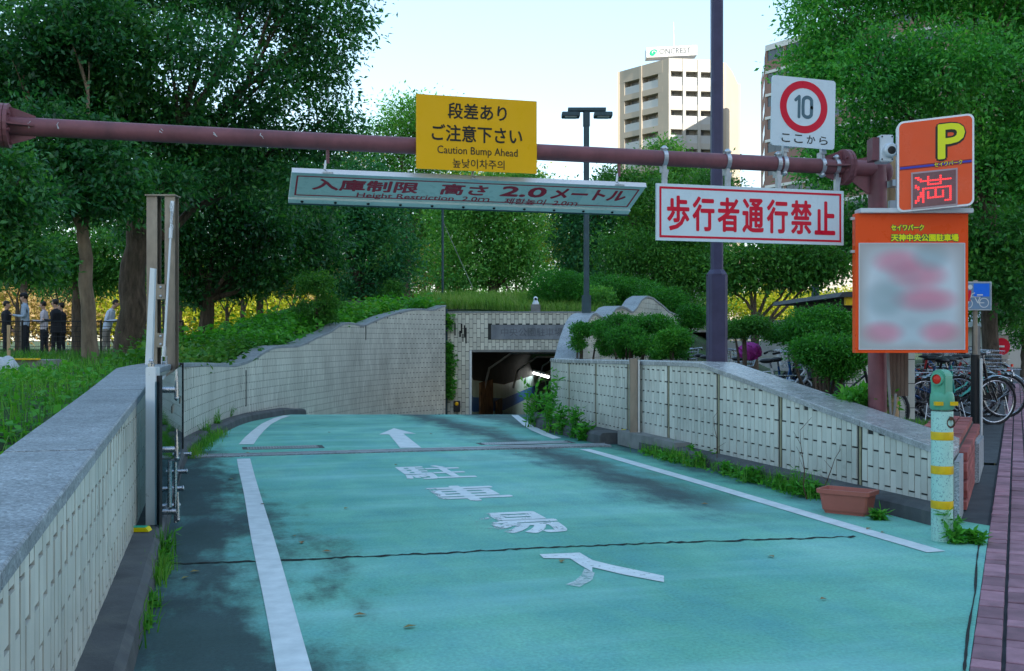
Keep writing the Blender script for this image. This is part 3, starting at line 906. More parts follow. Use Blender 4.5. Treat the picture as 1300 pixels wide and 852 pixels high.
# --- gate threshold across the road, and the drain gratings
mb = MB(); 
def across(y0, y1, z0, z1, m_, name, xa=-.30, xb=4.22):
    mb = MB(); sl = .0
    n = 12
    for k in range(n):
        a, b = xa + (xb-xa)*k/n, xa + (xb-xa)*(k+1)/n
        mb.obox((a, y0, z0), (b-a-.004, 0, 0), (0, y1-y0, 0), (0, 0, z1-z0))
    return mb.build(name, m_, road)
across(11.02, 11.17, -.02, .012, M['granite'], 'threshold_strip'); across(11.175, 11.20, -.03, .004, M['rubber'], 'threshold_seal'); across(11.205, 11.25, -.02, .014, M['steel'], 'threshold_rail')
def grate(cx, cy, wx, wy):
    mb = MB(); mb.box((cx, cy, rz(camco(cx, cy)[1])-.003), (wx+.12, wy+.10, .012)); mb.build('drain_surround', M['kerb'], road)
    mb = MB()
    for k in range(int(wx/.03)): mb.box((cx-wx/2+k*.03, cy, rz(camco(cx, cy)[1])+.001), (.014, wy, .014))
    for yy in (-wy/2, 0, wy/2): mb.box((cx, cy+yy, rz(camco(cx, cy)[1])+.0015), (wx, .02, .014))
    o = mb.build('drain_grating', M['steel'], road)
grate(.72, 11.9, .75, .22); grate(3.45, 11.75, 1.0, .22)

# ------------------------------------------------------------------ TUNNEL PORTAL
def cc(xc, D, z): return W(xc, D, z)
def px2(px, D): return (px-650)/F*D
FD = 27.0
fac = thing('tunnel_portal', 'tiled tunnel mouth at the bottom of the ramp with a faded name plaque above', 'tunnel portal', W(px2(650, FD), FD, rz(FD)))
xa, xb, xo0, xo1 = px2(562, FD), px2(764, FD), px2(597, FD), px2(716, FD)
ztopf = EYE + (HOR-397)/F*FD; zop = EYE + (HOR-444.5)/F*FD
mb = MB()
def wbox(mb, x0, x1, D0, D1, z0, z1): mb.obox(W(x0, D0, z0), CR*(x1-x0), CF*(D1-D0), UP*(z1-z0))
wbox(mb, xa, xo0, FD, FD+.5, -1.8, ztopf); wbox(mb, xo1, xb, FD, FD+.5, -1.8, ztopf); wbox(mb, xo0, xo1, FD, FD+.5, zop, ztopf)
mb.build('facade_core', M['grout'], fac)
mb = MB(); wbox(mb, xa-.05, xb, FD-.03, FD+.5, ztopf, ztopf+.03); mb.build('facade_cap', M['granite'], fac)
plx0, plx1, plz0, plz1 = px2(623.5, FD), px2(722, FD), EYE+(HOR-431)/F*FD, EYE+(HOR-412.5)/F*FD
cnt = 0; mbs = MB()
ft = MB(); ft.box((0, 0, 0), (.088, .014, .222)); ftm = bpy.data.meshes.new('tile'); ftm.from_pydata(ft.v, [], ft.f); ftm.materials.append(M['tile_far'])
K = int((xb-xa)/.096)
allt = []
for k in range(K):
    x = xa + (k+.5)*.096; zz = -1.7 + (.1175 if k % 2 else 0)
    while zz < ztopf-.02:
        a, c = zz+.007, zz+.228
        zz += .235
        segs = [(a, min(c, ztopf-.004))]
        if xo0-.05 < x < xo1+.05: segs = [(max(p, zop+.006), q) for p, q in segs]
        if plx0-.04 < x < plx1+.04:
            ns = []
            for p, q in segs:
                if q > plz0 and p < plz1:
                    if p < plz0-.03: ns.append((p, plz0-.006))
                    if q > plz1+.03: ns.append((plz1+.006, q))
                else: ns.append((p, q))
            segs = ns
        for p, q in segs:
            if q-p > .03: allt.append((x, p, q))
vis = sorted(allt, key=lambda t_: -(t_[2]-t_[1]) - (1 if t_[2] > -.3 else 0))
for i, (x, p, q) in enumerate(vis):
    if i < 300 and abs(q-p-.221) < .002:
        o = bpy.data.objects.new('tile', ftm); COL.objects.link(o); o.parent = fac
        o.location = W(x, FD-rng.uniform(.004, .008), (p+q)/2) - fac.location; o.rotation_euler = (0, 0, RAD(-YAW))
    else: mbs.obox(W(x-.044, FD-.012, p), CR*.088, CF*.014, UP*(q-p))
o = mbs.build('tile_field', M['tile_far'], fac); o['kind'] = 'stuff'
mb = MB(); wbox(mb, plx0, plx1, FD-.03, FD+.01, plz0, plz1)
M['plaque'] = mat('faded_plaque', (.19, .21, .24), .5, .2, 3, stain=(2.5, .8, (.33, .35, .37)))
M['plaqueink'] = mat('faded_plaque_letters', (.12, .13, .15), .5, .3, 3)
pq = mb.build('name_plaque', M['plaque'], fac)
lettering('plaque_lettering', '中央公園駐車場', M['plaqueink'], pq, W(plx0+.25, FD-.032, plz0+.08), CR, UP, plx1-plx0-.4, plz1-plz0-.16)
mb = MB(); wbox(mb, xo0-.02, xo0+.04, FD-.05, FD+.06, -1.7, zop); mb.build('door_frame', M['steel'], fac)
mb = MB(); wbox(mb, xo0+.05, xo1, FD-.02, FD+.05, zop-.05, zop+.003); mb.build('lintel_trim', M['conc'], fac)
mb = MB()
M['stainm'] = mat('black_stain', (.02, .02, .02), .9, .3, 20)
for px_, py_, h_ in ((577, 410, 16), (585, 411, 12), (589, 413, 15), (591, 416, 20), (583, 420, 8), (587, 424, 10)):
    p = at(px_, py_, FD); mb.obox(p - CF*.016 - UP*h_*.02, CR*rng.uniform(.02, .05), CF*.001, UP*h_*.02)
mb.build('stain', M['stainm'], fac)
# tunnel inside
tun = thing('tunnel_interior', 'dark tunnel behind the portal with blue painted wall band and one lit tube', 'tunnel', W(0, 32, rz(32)))
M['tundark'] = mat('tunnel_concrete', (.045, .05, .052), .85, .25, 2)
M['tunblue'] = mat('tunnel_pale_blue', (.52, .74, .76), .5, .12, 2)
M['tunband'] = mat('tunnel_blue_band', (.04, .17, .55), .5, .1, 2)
M['rust'] = mat('rusty_sheet', (.12, .06, .03), .8, .5, 4, c2=(.33, .2, .12))
zt = zop + .25
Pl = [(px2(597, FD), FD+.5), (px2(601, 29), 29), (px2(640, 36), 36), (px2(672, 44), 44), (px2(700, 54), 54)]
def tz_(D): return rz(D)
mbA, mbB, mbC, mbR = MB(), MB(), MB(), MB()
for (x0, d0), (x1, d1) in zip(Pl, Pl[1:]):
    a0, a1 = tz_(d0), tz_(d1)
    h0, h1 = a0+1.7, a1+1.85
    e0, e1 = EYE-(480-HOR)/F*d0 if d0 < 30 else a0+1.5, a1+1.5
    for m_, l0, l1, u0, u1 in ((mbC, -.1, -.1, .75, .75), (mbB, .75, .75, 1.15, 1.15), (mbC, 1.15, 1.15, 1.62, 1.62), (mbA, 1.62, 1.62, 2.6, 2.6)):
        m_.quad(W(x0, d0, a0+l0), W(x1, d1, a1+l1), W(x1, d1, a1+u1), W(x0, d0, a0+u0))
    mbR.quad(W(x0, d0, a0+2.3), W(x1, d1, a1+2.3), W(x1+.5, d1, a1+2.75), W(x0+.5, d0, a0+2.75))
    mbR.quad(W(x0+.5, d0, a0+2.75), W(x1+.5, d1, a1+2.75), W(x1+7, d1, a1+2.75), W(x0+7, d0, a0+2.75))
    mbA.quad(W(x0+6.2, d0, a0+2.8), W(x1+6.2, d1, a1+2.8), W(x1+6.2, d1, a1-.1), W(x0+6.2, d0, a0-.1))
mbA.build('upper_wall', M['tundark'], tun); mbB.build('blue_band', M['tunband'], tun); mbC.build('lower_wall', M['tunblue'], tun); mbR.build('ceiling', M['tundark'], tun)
mb = MB(); mb.quad(W(-2, 56, -2.2), W(9, 56, -2.2), W(9, 56, 1), W(-2, 56, 1))
M['cream'] = mat('cream_wall', (.55, .45, .25), .7, .1, 2); mb.build('end_wall', M['cream'], tun)
mb = MB()
for Dq in (31, 36, 42):
    x0 = px2(601, 29) + (Dq-29)*.12
    mb.tube([W(x0-.1+(Dq-29)*.05, Dq, rz(Dq)+1.5), W(x0+.05+(Dq-29)*.05, Dq, rz(Dq)+2.1), W(x0+.7+(Dq-29)*.05, Dq, rz(Dq)+2.55), W(x0+6, Dq, rz(Dq)+2.55)], .035, 6)
mb.build('ceiling_conduit', M['steel'], tun)
dl = W(px2(607, 29.6), 29.6)
mb = MB()
def wallpt(px, D): # point on the left tunnel wall
    for (x0, d0), (x1, d1) in zip(Pl, Pl[1:]):
        a, b = 650+F*x0/d0, 650+F*x1/d1
        if a <= px <= b:
            t_ = (px-a)/(b-a)
            for _ in range(20):
                pass
            lo_, hi_ = 0.0, 1.0
            for _ in range(25):
                mid = (lo_+hi_)/2; xx = x0+(x1-x0)*mid; dd = d0+(d1-d0)*mid
                if 650+F*xx/dd < px: lo_ = mid
                else: hi_ = mid
            return x0+(x1-x0)*lo_, d0+(d1-d0)*lo_
    return Pl[1]
for a, b, t_, b2, nm in ((608, 624, 486, 540, 'rusty_door'), (629, 636, 509, 540, 'rusty_door')):
    x0, d0 = wallpt(a, 0); x1, d1 = wallpt(b, 0)
    z0 = EYE-(t_-HOR)/F*d0; z1 = EYE-(t_-HOR)/F*d1
    mb = MB(); mb.obox(W(x0, d0, rz(d0)), (W(x1, d1)-W(x0, d0)), CR*.05, UP*(z0-rz(d0))); mb.build(nm, M['rust'], tun)
# lit fluorescent tube
m, t, b, out = new_mat('lit_tube'); e = N(t, 'ShaderNodeEmission'); e.inputs[0].default_value = (1, .97, .90, 1); e.inputs[1].default_value = 2.2; t.links.new(e.outputs[0], out.inputs[0]); M['tube'] = m
a = at(676, 473, 46); b2_ = at(696, 478.5, 40)
lt = thing('tunnel_lamp', 'single lit fluorescent tube on the tunnel ceiling', 'lamp', a)
mb = MB(); mb.tube([a, b2_], .05, 8); mb.build('tube', M['tube'], lt)
mb = MB(); d = (b2_-a); mb.obox(a + UP*.06 - CR*.08, d, CR*.16, UP*.08); mb.build('lamp_housing', M['alu'], lt)
# warning light box, dome camera on its block, downpipe
q = at(580, 516, FD-.1)
t_ = thing('warning_light_box', 'small black box with a yellow lamp on the portal wall', 'warning light', q)
mb = MB(); mb.box(q, (.17, .14, .28), CR, CF); mb.build('housing', M['black'], t_, bevel=.012)
mb = MB(); mb.ell(q - CF*.08 + UP*.07, (.05, .03, .05), ax=CR, ay=CF); mb.build('lens', M['yellow'], t_)
mb = MB(); mb.tube([q - UP*.14, q - UP*.5], .02, 6); mb.build('conduit', M['conc'], t_)
q = at(680, 396.5, FD+.15)
t_ = thing('dome_camera', 'white dome camera on a concrete block above the tunnel mouth', 'camera', q)
mb = MB(); mb.box(q + UP*.1, (.24, .2, .2), CR, CF); mb.build('block', M['conc'], t_, bevel=.01)
mb = MB(); mb.lathe([(.0, .2), (.09, .2), (.09, .24), (.06, .28), (.045, .34), (0, .34)], q, 16); mb.build('mount', M['alu'], t_, smooth=True)
mb = MB(); mb.ell(q + UP*.345 - CF*.02, (.06, .06, .06)); mb.build('dome', M['alu'], t_, smooth=True)
mb = MB(); mb.ell(q + UP*.34 - CF*.055, (.035, .035, .035)); mb.build('lens', M['black'], t_, smooth=True)
q = at(566, 400, 26.75)
mb = MB(); mb.tube([at(566.5, 392, 26.85), W(px2(566.5, 26.85), 26.85, -1.2)], .035, 8)
tag(mb.build('drain_pipe', M['lampgreen']), 'dark downpipe in the corner where left wall meets tunnel mouth', 'pipe')
# ------------------------------------------------------------------ office block added out of view behind the camera to shade the ramp
def facade_mat():
    m, t, b, out = new_mat('occluder_cladding')
    co = world_co(t)
    t.links.new(ramp(t, noise(t, co, .3, 4), [(.3, (.36, .36, .36)), (.7, (.45, .45, .44))]), b.inputs['Base Color']); b.inputs['Roughness'].default_value = .7
    return m
M['occluder'] = facade_mat()
M['glassdark'] = mat('dark_window_glass', (.05, .07, .085), .12, .2, 2, spec=.7)
az = RAD(SUN_AZ); ds = Vector((math.sin(az), math.cos(az), 0)); dp = Vector((-ds.y, ds.x, 0))
oc = ds*115
ob = thing('occluder_building', 'tall office block across the street behind the viewer, shading the ramp', 'building', oc)
OH = 84
mb = MB(); mb.obox(oc - dp*50, dp*100, ds*18, UP*OH); mb.build('wall', M['occluder'], ob)
mb = MB(); mb.obox(oc - dp*49 + UP*OH, dp*98, ds*16, UP*1.0); mb.build('roof', M['conc'], ob)
mb = MB(); mb.obox((0,0,0), dp*2.4, ds*-.12, UP*1.7)
wm = bpy.data.meshes.new('window'); wm.from_pydata(mb.v, [], mb.f); wm.materials.append(M['glassdark'])
k_ = 0
for fl in range(0, 24):
    for c in range(12):
        o = bpy.data.objects.new('window', wm); COL.objects.link(o); o.parent = ob
        o.location = dp*(-47 + c*8.0) + UP*(1.2 + fl*3.3) - ds*.005

# ------------------------------------------------------------------ GANTRY
BY, BZ, BR = 7.3, 2.52, .0585
xL = -1.29; xP = 5.03
gan = thing('height_gantry', 'maroon steel gantry with a pipe beam spanning the ramp entrance', 'gantry', (xP, BY, .3))
mb = MB(); mb.tube([(xL, BY, BZ), (xP-.30, BY, BZ)], BR, 20, cap=False); mb.build('beam', M['maroon'], gan, smooth=True)
mb = MB(); mb.tube([(xP, BY, .0), (xP, BY, BZ+.02)], .072, 20); mb.build('post', M['maroon'], gan, smooth=True)
mb = MB(); mb.tube([(xP-.22, BY, BZ), (xP+.08, BY, BZ)], .062, 18); mb.ell((xP+.08, BY, BZ-.02), (.05, .062, .075)); mb.build('elbow', M['maroon'], gan, smooth=True)
def flange(x, s):
    mb = MB(); mb.tube([(x-.013, BY, BZ), (x+.013, BY, BZ)], .14, 20)
    mb.tube([(x+.017, BY, BZ), (x+.040, BY, BZ)], .14, 20)
    o = mb.build('flange', M['maroon'], gan)
    for dy, dz in ((0, 1), (0, -1), (1, 0), (-1, 0)):
        m2 = MB(); n = Vector((0, dy, dz)); sd = Vector((0, dz, -dy))
        m2.prism([(0, BR), (s*.19, BR), (s*.19, BR+.01), (0, .135)], Vector((x, BY, BZ)) - sd*.006, (1, 0, 0), n, sd, .012); m2.build('gusset', M['maroon'], gan)
    for k in range(6):
        a = k*math.pi/3+.4
        m2 = MB(); m2.tube([(x-.03, BY+.105*math.cos(a), BZ+.105*math.sin(a)), (x+.055, BY+.105*math.cos(a), BZ+.105*math.sin(a))], .012, 6); m2.build('bolt', M['maroon'], gan)
flange(xP-.31, -1); flange(-1.285, 1)
# gusset web between elbow and post, as in the picture
mb = MB(); mb.prism([(-.26, .05), (-.05, .10), (-.05, -.20), (-.09, -.20), (-.26, -.09)], (xP, BY-.006, BZ), (1, 0, 0), (0, 0, 1), (0, 1, 0), .012); mb.build('web_plate', M['maroon'], gan)
mb = MB(); mb.tube([(-1.30, BY, BZ), (-1.66, BY, BZ)], .062, 16); mb.tube([(-1.68, BY, .5), (-1.68, BY, BZ+.05)], .072, 16); mb.build('far_post', M['maroon'], gan, smooth=True)
M['scratch'] = mat('bare_scratch', (.5, .5, .52), .6, .2, 9)
mb = MB()
for px_, hh in ((36, .03), (73, .022), (205, .012), (273, .016), (332, .014)):
    xx = None
    r_ = (px_-650)/F; xx = (BY-.06)*(sth + r_*cth)/(cth - r_*sth)
    for j in range(3):
        zz = BZ + rng.uniform(-.0, .03); mb.tube([(xx+rng.uniform(-.012, .012), BY - math.sqrt(max(0, BR**2-(zz-BZ)**2)) - .0008, zz), (xx+rng.uniform(-.014, .014), BY - math.sqrt(max(0, BR**2-(zz-hh-BZ)**2)) - .0008, zz-hh)], rng.uniform(.001, .003), 5)
mb.build('scratch', M['scratch'], gan)

def onY(px, py, Y):
    r_ = (px-650)/F; X = Y*(sth + r_*cth)/(cth - r_*sth); D = sth*X + cth*Y
    return Vector((X, Y, EYE + (HOR-py)/F*D))
def board(name, label, cat, tl, rt, up_, w_, h_, th_, face, back='steel', rad=0.0, edge=None, loc=None):
    """flat sign: tl corner, unit right and up vectors, size; front normal = right x up"""
    rt = Vector(rt).normalized(); up_ = Vector(up_).normalized(); nn = rt.cross(up_)
    t_ = thing(name, label, cat, loc or tl)
    if rad:
        poly = []
        for cx, cy, a0 in ((w_-rad, -rad, 0), (rad, -rad, 90), (rad, -h_+rad, 180), (w_-rad, -h_+rad, 270)):
            for k in range(7):
                a = RAD(a0 + k*15); poly.append((cx+rad*math.cos(a), cy+rad*math.sin(a)))
    else: poly = [(0, 0), (0, -h_), (w_, -h_), (w_, 0)]
    mb = MB(); mb.prism(poly, Vector(tl) - nn*th_, rt, up_, nn, th_); mb.build('panel', M[face], t_)
    def at_(x, y, d=.0015): return Vector(tl) + rt*x - up_*y + nn*d
    return t_, at_, rt, up_, nn
def frame_line(t_, at_, rt, up_, w_, h_, ins, lw, m_, name='border_line'):
    mb = MB()
    for a, b, c, d in ((ins, ins, w_-ins, ins+lw), (ins, h_-ins-lw, w_-ins, h_-ins), (ins, ins+lw, ins+lw, h_-ins-lw), (w_-ins-lw, ins+lw, w_-ins, h_-ins-lw)):
        mb.quad(at_(a, d), at_(c, d), at_(c, b), at_(a, b))
    mb.build(name, M[m_], t_)
def txt(t_, at_, rt, up_, s, x0, y0, x1, y1, m_, bold=.012, nm='lettering', d=.0015):
    """rectangle x0..x1 (right), y0..y1 (down) from the top left corner"""
    return lettering(nm, s, M[m_], t_, at_(x0, y1, d), rt, up_, x1-x0, y1-y0, bold)

# yellow sign
p0 = onY(528.5, 119, 7.2); p1 = onY(681.5, 129.5, 7.2); p2 = onY(529.5, 214, 7.2)
w_ = (p1-p0).length; h_ = abs(p0.z-p2.z)
ys, at_, rt, up_, nn = board('caution_sign', 'yellow caution sign with black Japanese, English and Korean lettering on the maroon beam', 'sign', p0, (1, 0, 0), UP, w_, h_, .012, 'yellow')
sx, sy = w_/153.0, h_/91.0
def yt(s, a, b, c, d, bold=.0): return txt(ys, at_, rt, up_, s, a*sx, b*sy, c*sx, d*sy, 'ink', bold)
yt('段差あり', 39, 8, 114, 28, .018); yt('ご注意下さい', 19, 35, 134, 56, .018)
yt('Caution Bump Ahead', 26, 61.5, 128, 74, .006); yt('높낮이차주의', 45, 76.5, 111, 88, .008)
for px_ in (548, 600, 660):
    q = onY(px_, 190, BY)
    mb = MB(); mb.obox((q.x-.015, 7.213, q.z+.02), (.03, 0, 0), (0, .05, 0), (0, 0, .08)); mb.build('bracket', M['steel'], ys)

def clamp(t_, x, z_lo, z_hi, front=.07, n='clamp'):
    """pipe clamp: two half straps round the beam with a bolted ear and a flat arm"""
    mb = MB(); r1 = BR+.008
    pr_ = None
    for k in range(25):
        a = 2*math.pi*k/24; c_, s_ = math.cos(a), math.sin(a)
        r_ = [(x-.016, BY+c_*BR*1.01, BZ+s_*BR*1.01), (x+.016, BY+c_*BR*1.01, BZ+s_*BR*1.01), (x+.016, BY+c_*r1, BZ+s_*r1), (x-.016, BY+c_*r1, BZ+s_*r1)]
        if pr_:
            for e in range(4): mb.quad(pr_[e], pr_[(e+1) % 4], r_[(e+1) % 4], r_[e])
        pr_ = r_
    mb.build(n, M['steel'], t_)
    up_side = z_hi > BZ
    mb = MB(); s_ = 1 if up_side else -1
    zz = BZ + s_*(BR+.0)
    mb.obox((x-.014, BY-.035, min(zz, BZ+s_*(BR+.045))), (.028, 0, 0), (0, .07, 0), (0, 0, .045)); mb.build('clamp_ear', M['steel'], t_)
    mb = MB(); mb.ell((x, BY-.02, BZ - s_*(BR+.012)), (.022, .03, .022)); mb.build('clamp_hinge', M['steel'], t_, smooth=True)
    mb = MB(); mb.tube([(x-.03, BY-.02, BZ - s_*(BR+.012)), (x+.03, BY-.02, BZ - s_*(BR+.012))], .008, 6); mb.build('bolt', M['chrome'], t_)
    za, zb_ = (BZ+BR+.03, z_hi) if up_side else (z_lo, BZ-BR-.03)
    mb = MB(); mb.prism([(-.024, 0), (.024, 0), (.014, .06), (.014, zb_-za), (-.014, zb_-za), (-.014, .06)] if up_side else [(-.014, 0), (.014, 0), (.014, zb_-za-.06), (.026, zb_-za), (-.026, zb_-za), (-.014, zb_-za-.06)], (x, BY-.045, za), (1, 0, 0), (0, 0, 1), (0, 1, 0), .008)
    mb.obox((x-.016, BY-.040, za), (.006, 0, 0), (0, .035, 0), (0, 0, zb_-za)); mb.build('arm', M['steel'], t_)
# red "no pedestrians" sign
YS = 7.22
p0 = onY(833.5, 232.5, YS); p1 = onY(1071, 243.5, YS); p2 = onY(834, 305, YS); w_ = p1.x-p0.x; h_ = p0.z-p2.z
ps, at_, rt, up_, nn = board('pedestrian_sign', 'white sign with red Japanese lettering forbidding pedestrians, hung below the beam', 'sign', p0, (1, 0, 0), UP, w_, h_, .02, 'signwhite')
frame_line(ps, at_, rt, up_, w_, h_, .022, .016, 'red')
n_ = 7; s_ = '歩行者通行禁止'
gx0, gx1 = .072, w_-.06; cw = (gx1-gx0)/n_
for i, ch in enumerate(s_):
    txt(ps, at_, rt, up_, ch, gx0+cw*i+.010, .085, gx0+cw*(i+1)-.014, h_-.075, 'red', .022)
for px_ in (842, 922, 986, 1060):
    clamp(ps, onY(px_, 200, BY).x, p0.z-.05, BZ-.1)
# speed limit sign
p0 = onY(980.5, 95, YS); p1 = onY(1061, 99.5, YS); p2 = onY(978, 184, YS)
rt = (Vector((1, 0, -.022))).normalized(); w_ = (p1-p0).length; h_ = p0.z-p2.z
upv = Vector((0, -1, 0)).cross(rt).normalized()*1
if upv.z < 0: upv = -upv
ss_, at_, rt, up_, nn = board('speed_limit_sign', 'white speed limit sign reading 10 inside a red ring, above the beam', 'sign', p0, rt, upv, w_, h_, .012, 'signwhite', rad=.025)
cx, cy, r0, r1 = w_*.50, h_*.42, w_*.270, w_*.375
uy = h_/92
mb = MB()
for k in range(64):
    a, b = 2*math.pi*k/64, 2*math.pi*(k+1)/64
    mb.quad(at_(cx+r0*math.cos(a), cy+r0*math.sin(a)*.98), at_(cx+r0*math.cos(b), cy+r0*math.sin(b)*.98), at_(cx+r1*math.cos(b), cy+r1*math.sin(b)*.98), at_(cx+r1*math.cos(a), cy+r1*math.sin(a)*.98))
mb.build('ring', M['red'], ss_)
def stroke_path(t_, at_, pts, r, m_, name='numeral', closed=False):
    mb = MB(); P = pts + ([pts[0]] if closed else [])
    n = len(P)
    for i in range(n-1):
        a, b = Vector(P[i]), Vector(P[i+1]); d = (b-a).normalized(); nrm_ = Vector((-d.y, d.x))*r
        q = [a-nrm_, b-nrm_, b+nrm_, a+nrm_]; mb.quad(*[at_(p.x, p.y, .0015+.00005*(i % 2)) for p in q])
    for i in range(n):
        a = Vector(P[i]); mb.poly([at_(a.x+r*math.cos(-k*math.pi/6), a.y+r*math.sin(-k*math.pi/6), .0016+.00004*(i % 3)) for k in range(12)])
    return mb.build(name, M[m_], t_)
u = w_/81
stroke_path(ss_, at_, [(30*u, 30*uy), (34.5*u, 25*uy), (34.5*u, 52*uy)], 1.8*u, 'slate')
stroke_path(ss_, at_, [(45*u+5.6*u*(1 if abs(math.cos(RAD(a_))) < 1e-9 else 1)*math.cos(RAD(a_)), 38.5*uy + (7.4*uy if math.sin(RAD(a_)) > .01 else -7.4*uy if math.sin(RAD(a_)) < -.01 else 0) + 5.8*uy*math.sin(RAD(a_))) for a_ in range(0, 360, 20)], 2.0*u, 'slate', closed=True)
for i, ch in enumerate('ここから'):
    x = (13+16*i)*u; txt(ss_, at_, rt, up_, ch, x, 75.5*uy, x+11*u, 86.5*uy, 'ink', .012)
for px_ in (994, 1042): clamp(ss_, onY(px_, 200, BY).x, 0, p2.z+.02)

# hanging height board, tilted
tl, tr = onY(370.5, 219, 7.3), onY(820, 240, 7.3)
bl = onY(363, 255, 7.66)
up_b = Vector((0, tl.y-bl.y, tl.z-bl.z)); hb = up_b.length; up_b.normalize(); wb = tr.x-tl.x
hb_s, at_, rt, up_, nn = board('height_limit_board', 'long tilted board hanging from the beam with dark red height limit lettering', 'sign', tl, (1, 0, 0), up_b, wb, hb, .025, 'signpale')
frame_line(hb_s, at_, rt, up_, wb, hb-.05, .035, .012, 'dred')
mb = MB(); mb.obox(at_(0, hb-.055, .0), rt*wb, -up_*.055, nn*.016); mb.build('lower_rail', M['signpale'], hb_s)
mb = MB(); mb.obox(at_(0, hb, -.03), rt*wb, -up_*.014, nn*.05); mb.build('rubber_edge', M['lampgreen'], hb_s)
mb = MB(); mb.obox(at_(0, -.012, -.03), rt*wb, -up_*.014, nn*.036); mb.build('upper_rail', M['alu'], hb_s)
for k in range(11):
    m2 = MB(); m2.ell(at_(wb*(k+.4)/11, hb-.028, .016), (.012, .012, .012), 8, 4); m2.build('bolt', M['black'], hb_s)
ub = wb/450.0
def ht(s, a, b, y0, y1, bold=.02): return txt(hb_s, at_, rt, up_, s, a*ub, hb*y0, b*ub, hb*y1, 'dred', bold)
ht('入庫制限', 26, 156, .16, .56, .03); ht('高さ', 184, 244, .16, .56, .03); ht('2.0', 262, 322, .16, .54, .035); ht('メートル', 330, 432, .16, .56, .03)
ht('Height Restriction  2.0ｍ', 82, 252, .60, .82, .012); ht('제한높이  2.0ｍ', 272, 372, .60, .82, .012)
mb = MB(); mb.obox(at_(wb*.79, hb*.02, .0008), rt*.10, -up_*hb*.72, nn*.0004); M['smear'] = mat('clean_film_patch', (.50, .66, .68), .3, .03, 4); mb.build('film_patch', M['smear'], hb_s)
for px_ in (416, 603, 786):
    x = onY(px_, 200, BY).x
    m2 = MB(); m2.tube([(x, BY, BZ-BR+.005), (x, BY, BZ-BR-.09)], .012, 8); m2.build('hanger_rod', M['maroon'], hb_s)
    m2 = MB(); m2.obox((x-.035, BY-.02, tl.z-.0), (.07, 0, 0), (0, .05, 0), (0, 0, .012)); m2.tube([(x-.012, BY, BZ-BR-.07), (x-.02, BY, tl.z+.03), (x, BY, tl.z+.01)], .009, 6); m2.build('shackle', M['steel'], hb_s)

# camera box on the elbow
q = at(1122, 190, 8.05)
t_ = thing('sensor_camera', 'pale grey camera box with round lens on the corner of the gantry', 'camera', q)
mb = MB(); mb.box(q, (.10, .14, .20), CR, CF); mb.build('housing', M['alu'], t_, bevel=.006)
mb = MB(); mb.box(q - CR*.075 - UP*.0 + CF*.02, (.05, .13, .17), CR, CF); mb.build('back_box', M['maroon'], t_)
mb = MB(); mb.lathe([(.055, 0), (.055, .035), (.046, .05), (.040, .055), (0, .055)], q - CF*.065 - UP*.02 + CR*.018, 20, CR, UP, -CF); mb.build('lens_ring', M['alu'], t_, smooth=True)
mb = MB(); mb.lathe([(.030, .0), (.030, .058), (.02, .060), (0, .060)], q - CF*.065 - UP*.025 + CR*.018, 20, CR, UP, -CF); mb.build('lens', M['black'], t_, smooth=True)
for dx, dz in ((-.038, .085), (.038, .085), (-.038, -.085), (.038, -.085)):
    mb = MB(); mb.tube([q + CR*dx + UP*dz - CF*.068, q + CR*dx + UP*dz - CF*.076], .006, 6); mb.build('screw', M['black'], t_)

# ------------------------------------------------------------------ ORANGE PARKING BOARDS
def cam_board(name, label, cat, px0, py0, px1, py1, D, face, th_, rad=0, yaw=0.0, roll=0.0):
    a = at(px0, py0, D); b = at(px1, py1, D)
    rt = (CR*math.cos(RAD(yaw)) - CF*math.sin(RAD(yaw)) + UP*roll).normalized(); upv = UP
    w_ = (b-a).dot(CR)/max(.2, math.cos(RAD(yaw))); h_ = a.z-b.z
    return board(name, label, cat, a, rt, upv, w_, h_, th_, face, rad=rad) + (w_, h_)
bd, at_, rt, up_, nn, w_, h_ = cam_board('parking_notice_board', 'large orange board with a grey canopy and a pale blurred price panel', 'sign', 1086, 271, 1229, 448, 7.95, 'orange', .07)
u = w_/143
mb = MB(); mb.obox(at_(-.0+4*u, 0, .045) , rt*(w_-0*u), -up_*.0 + up_*(.035), nn*-.14); mb.build('canopy', M['alu'], bd, bevel=.004)
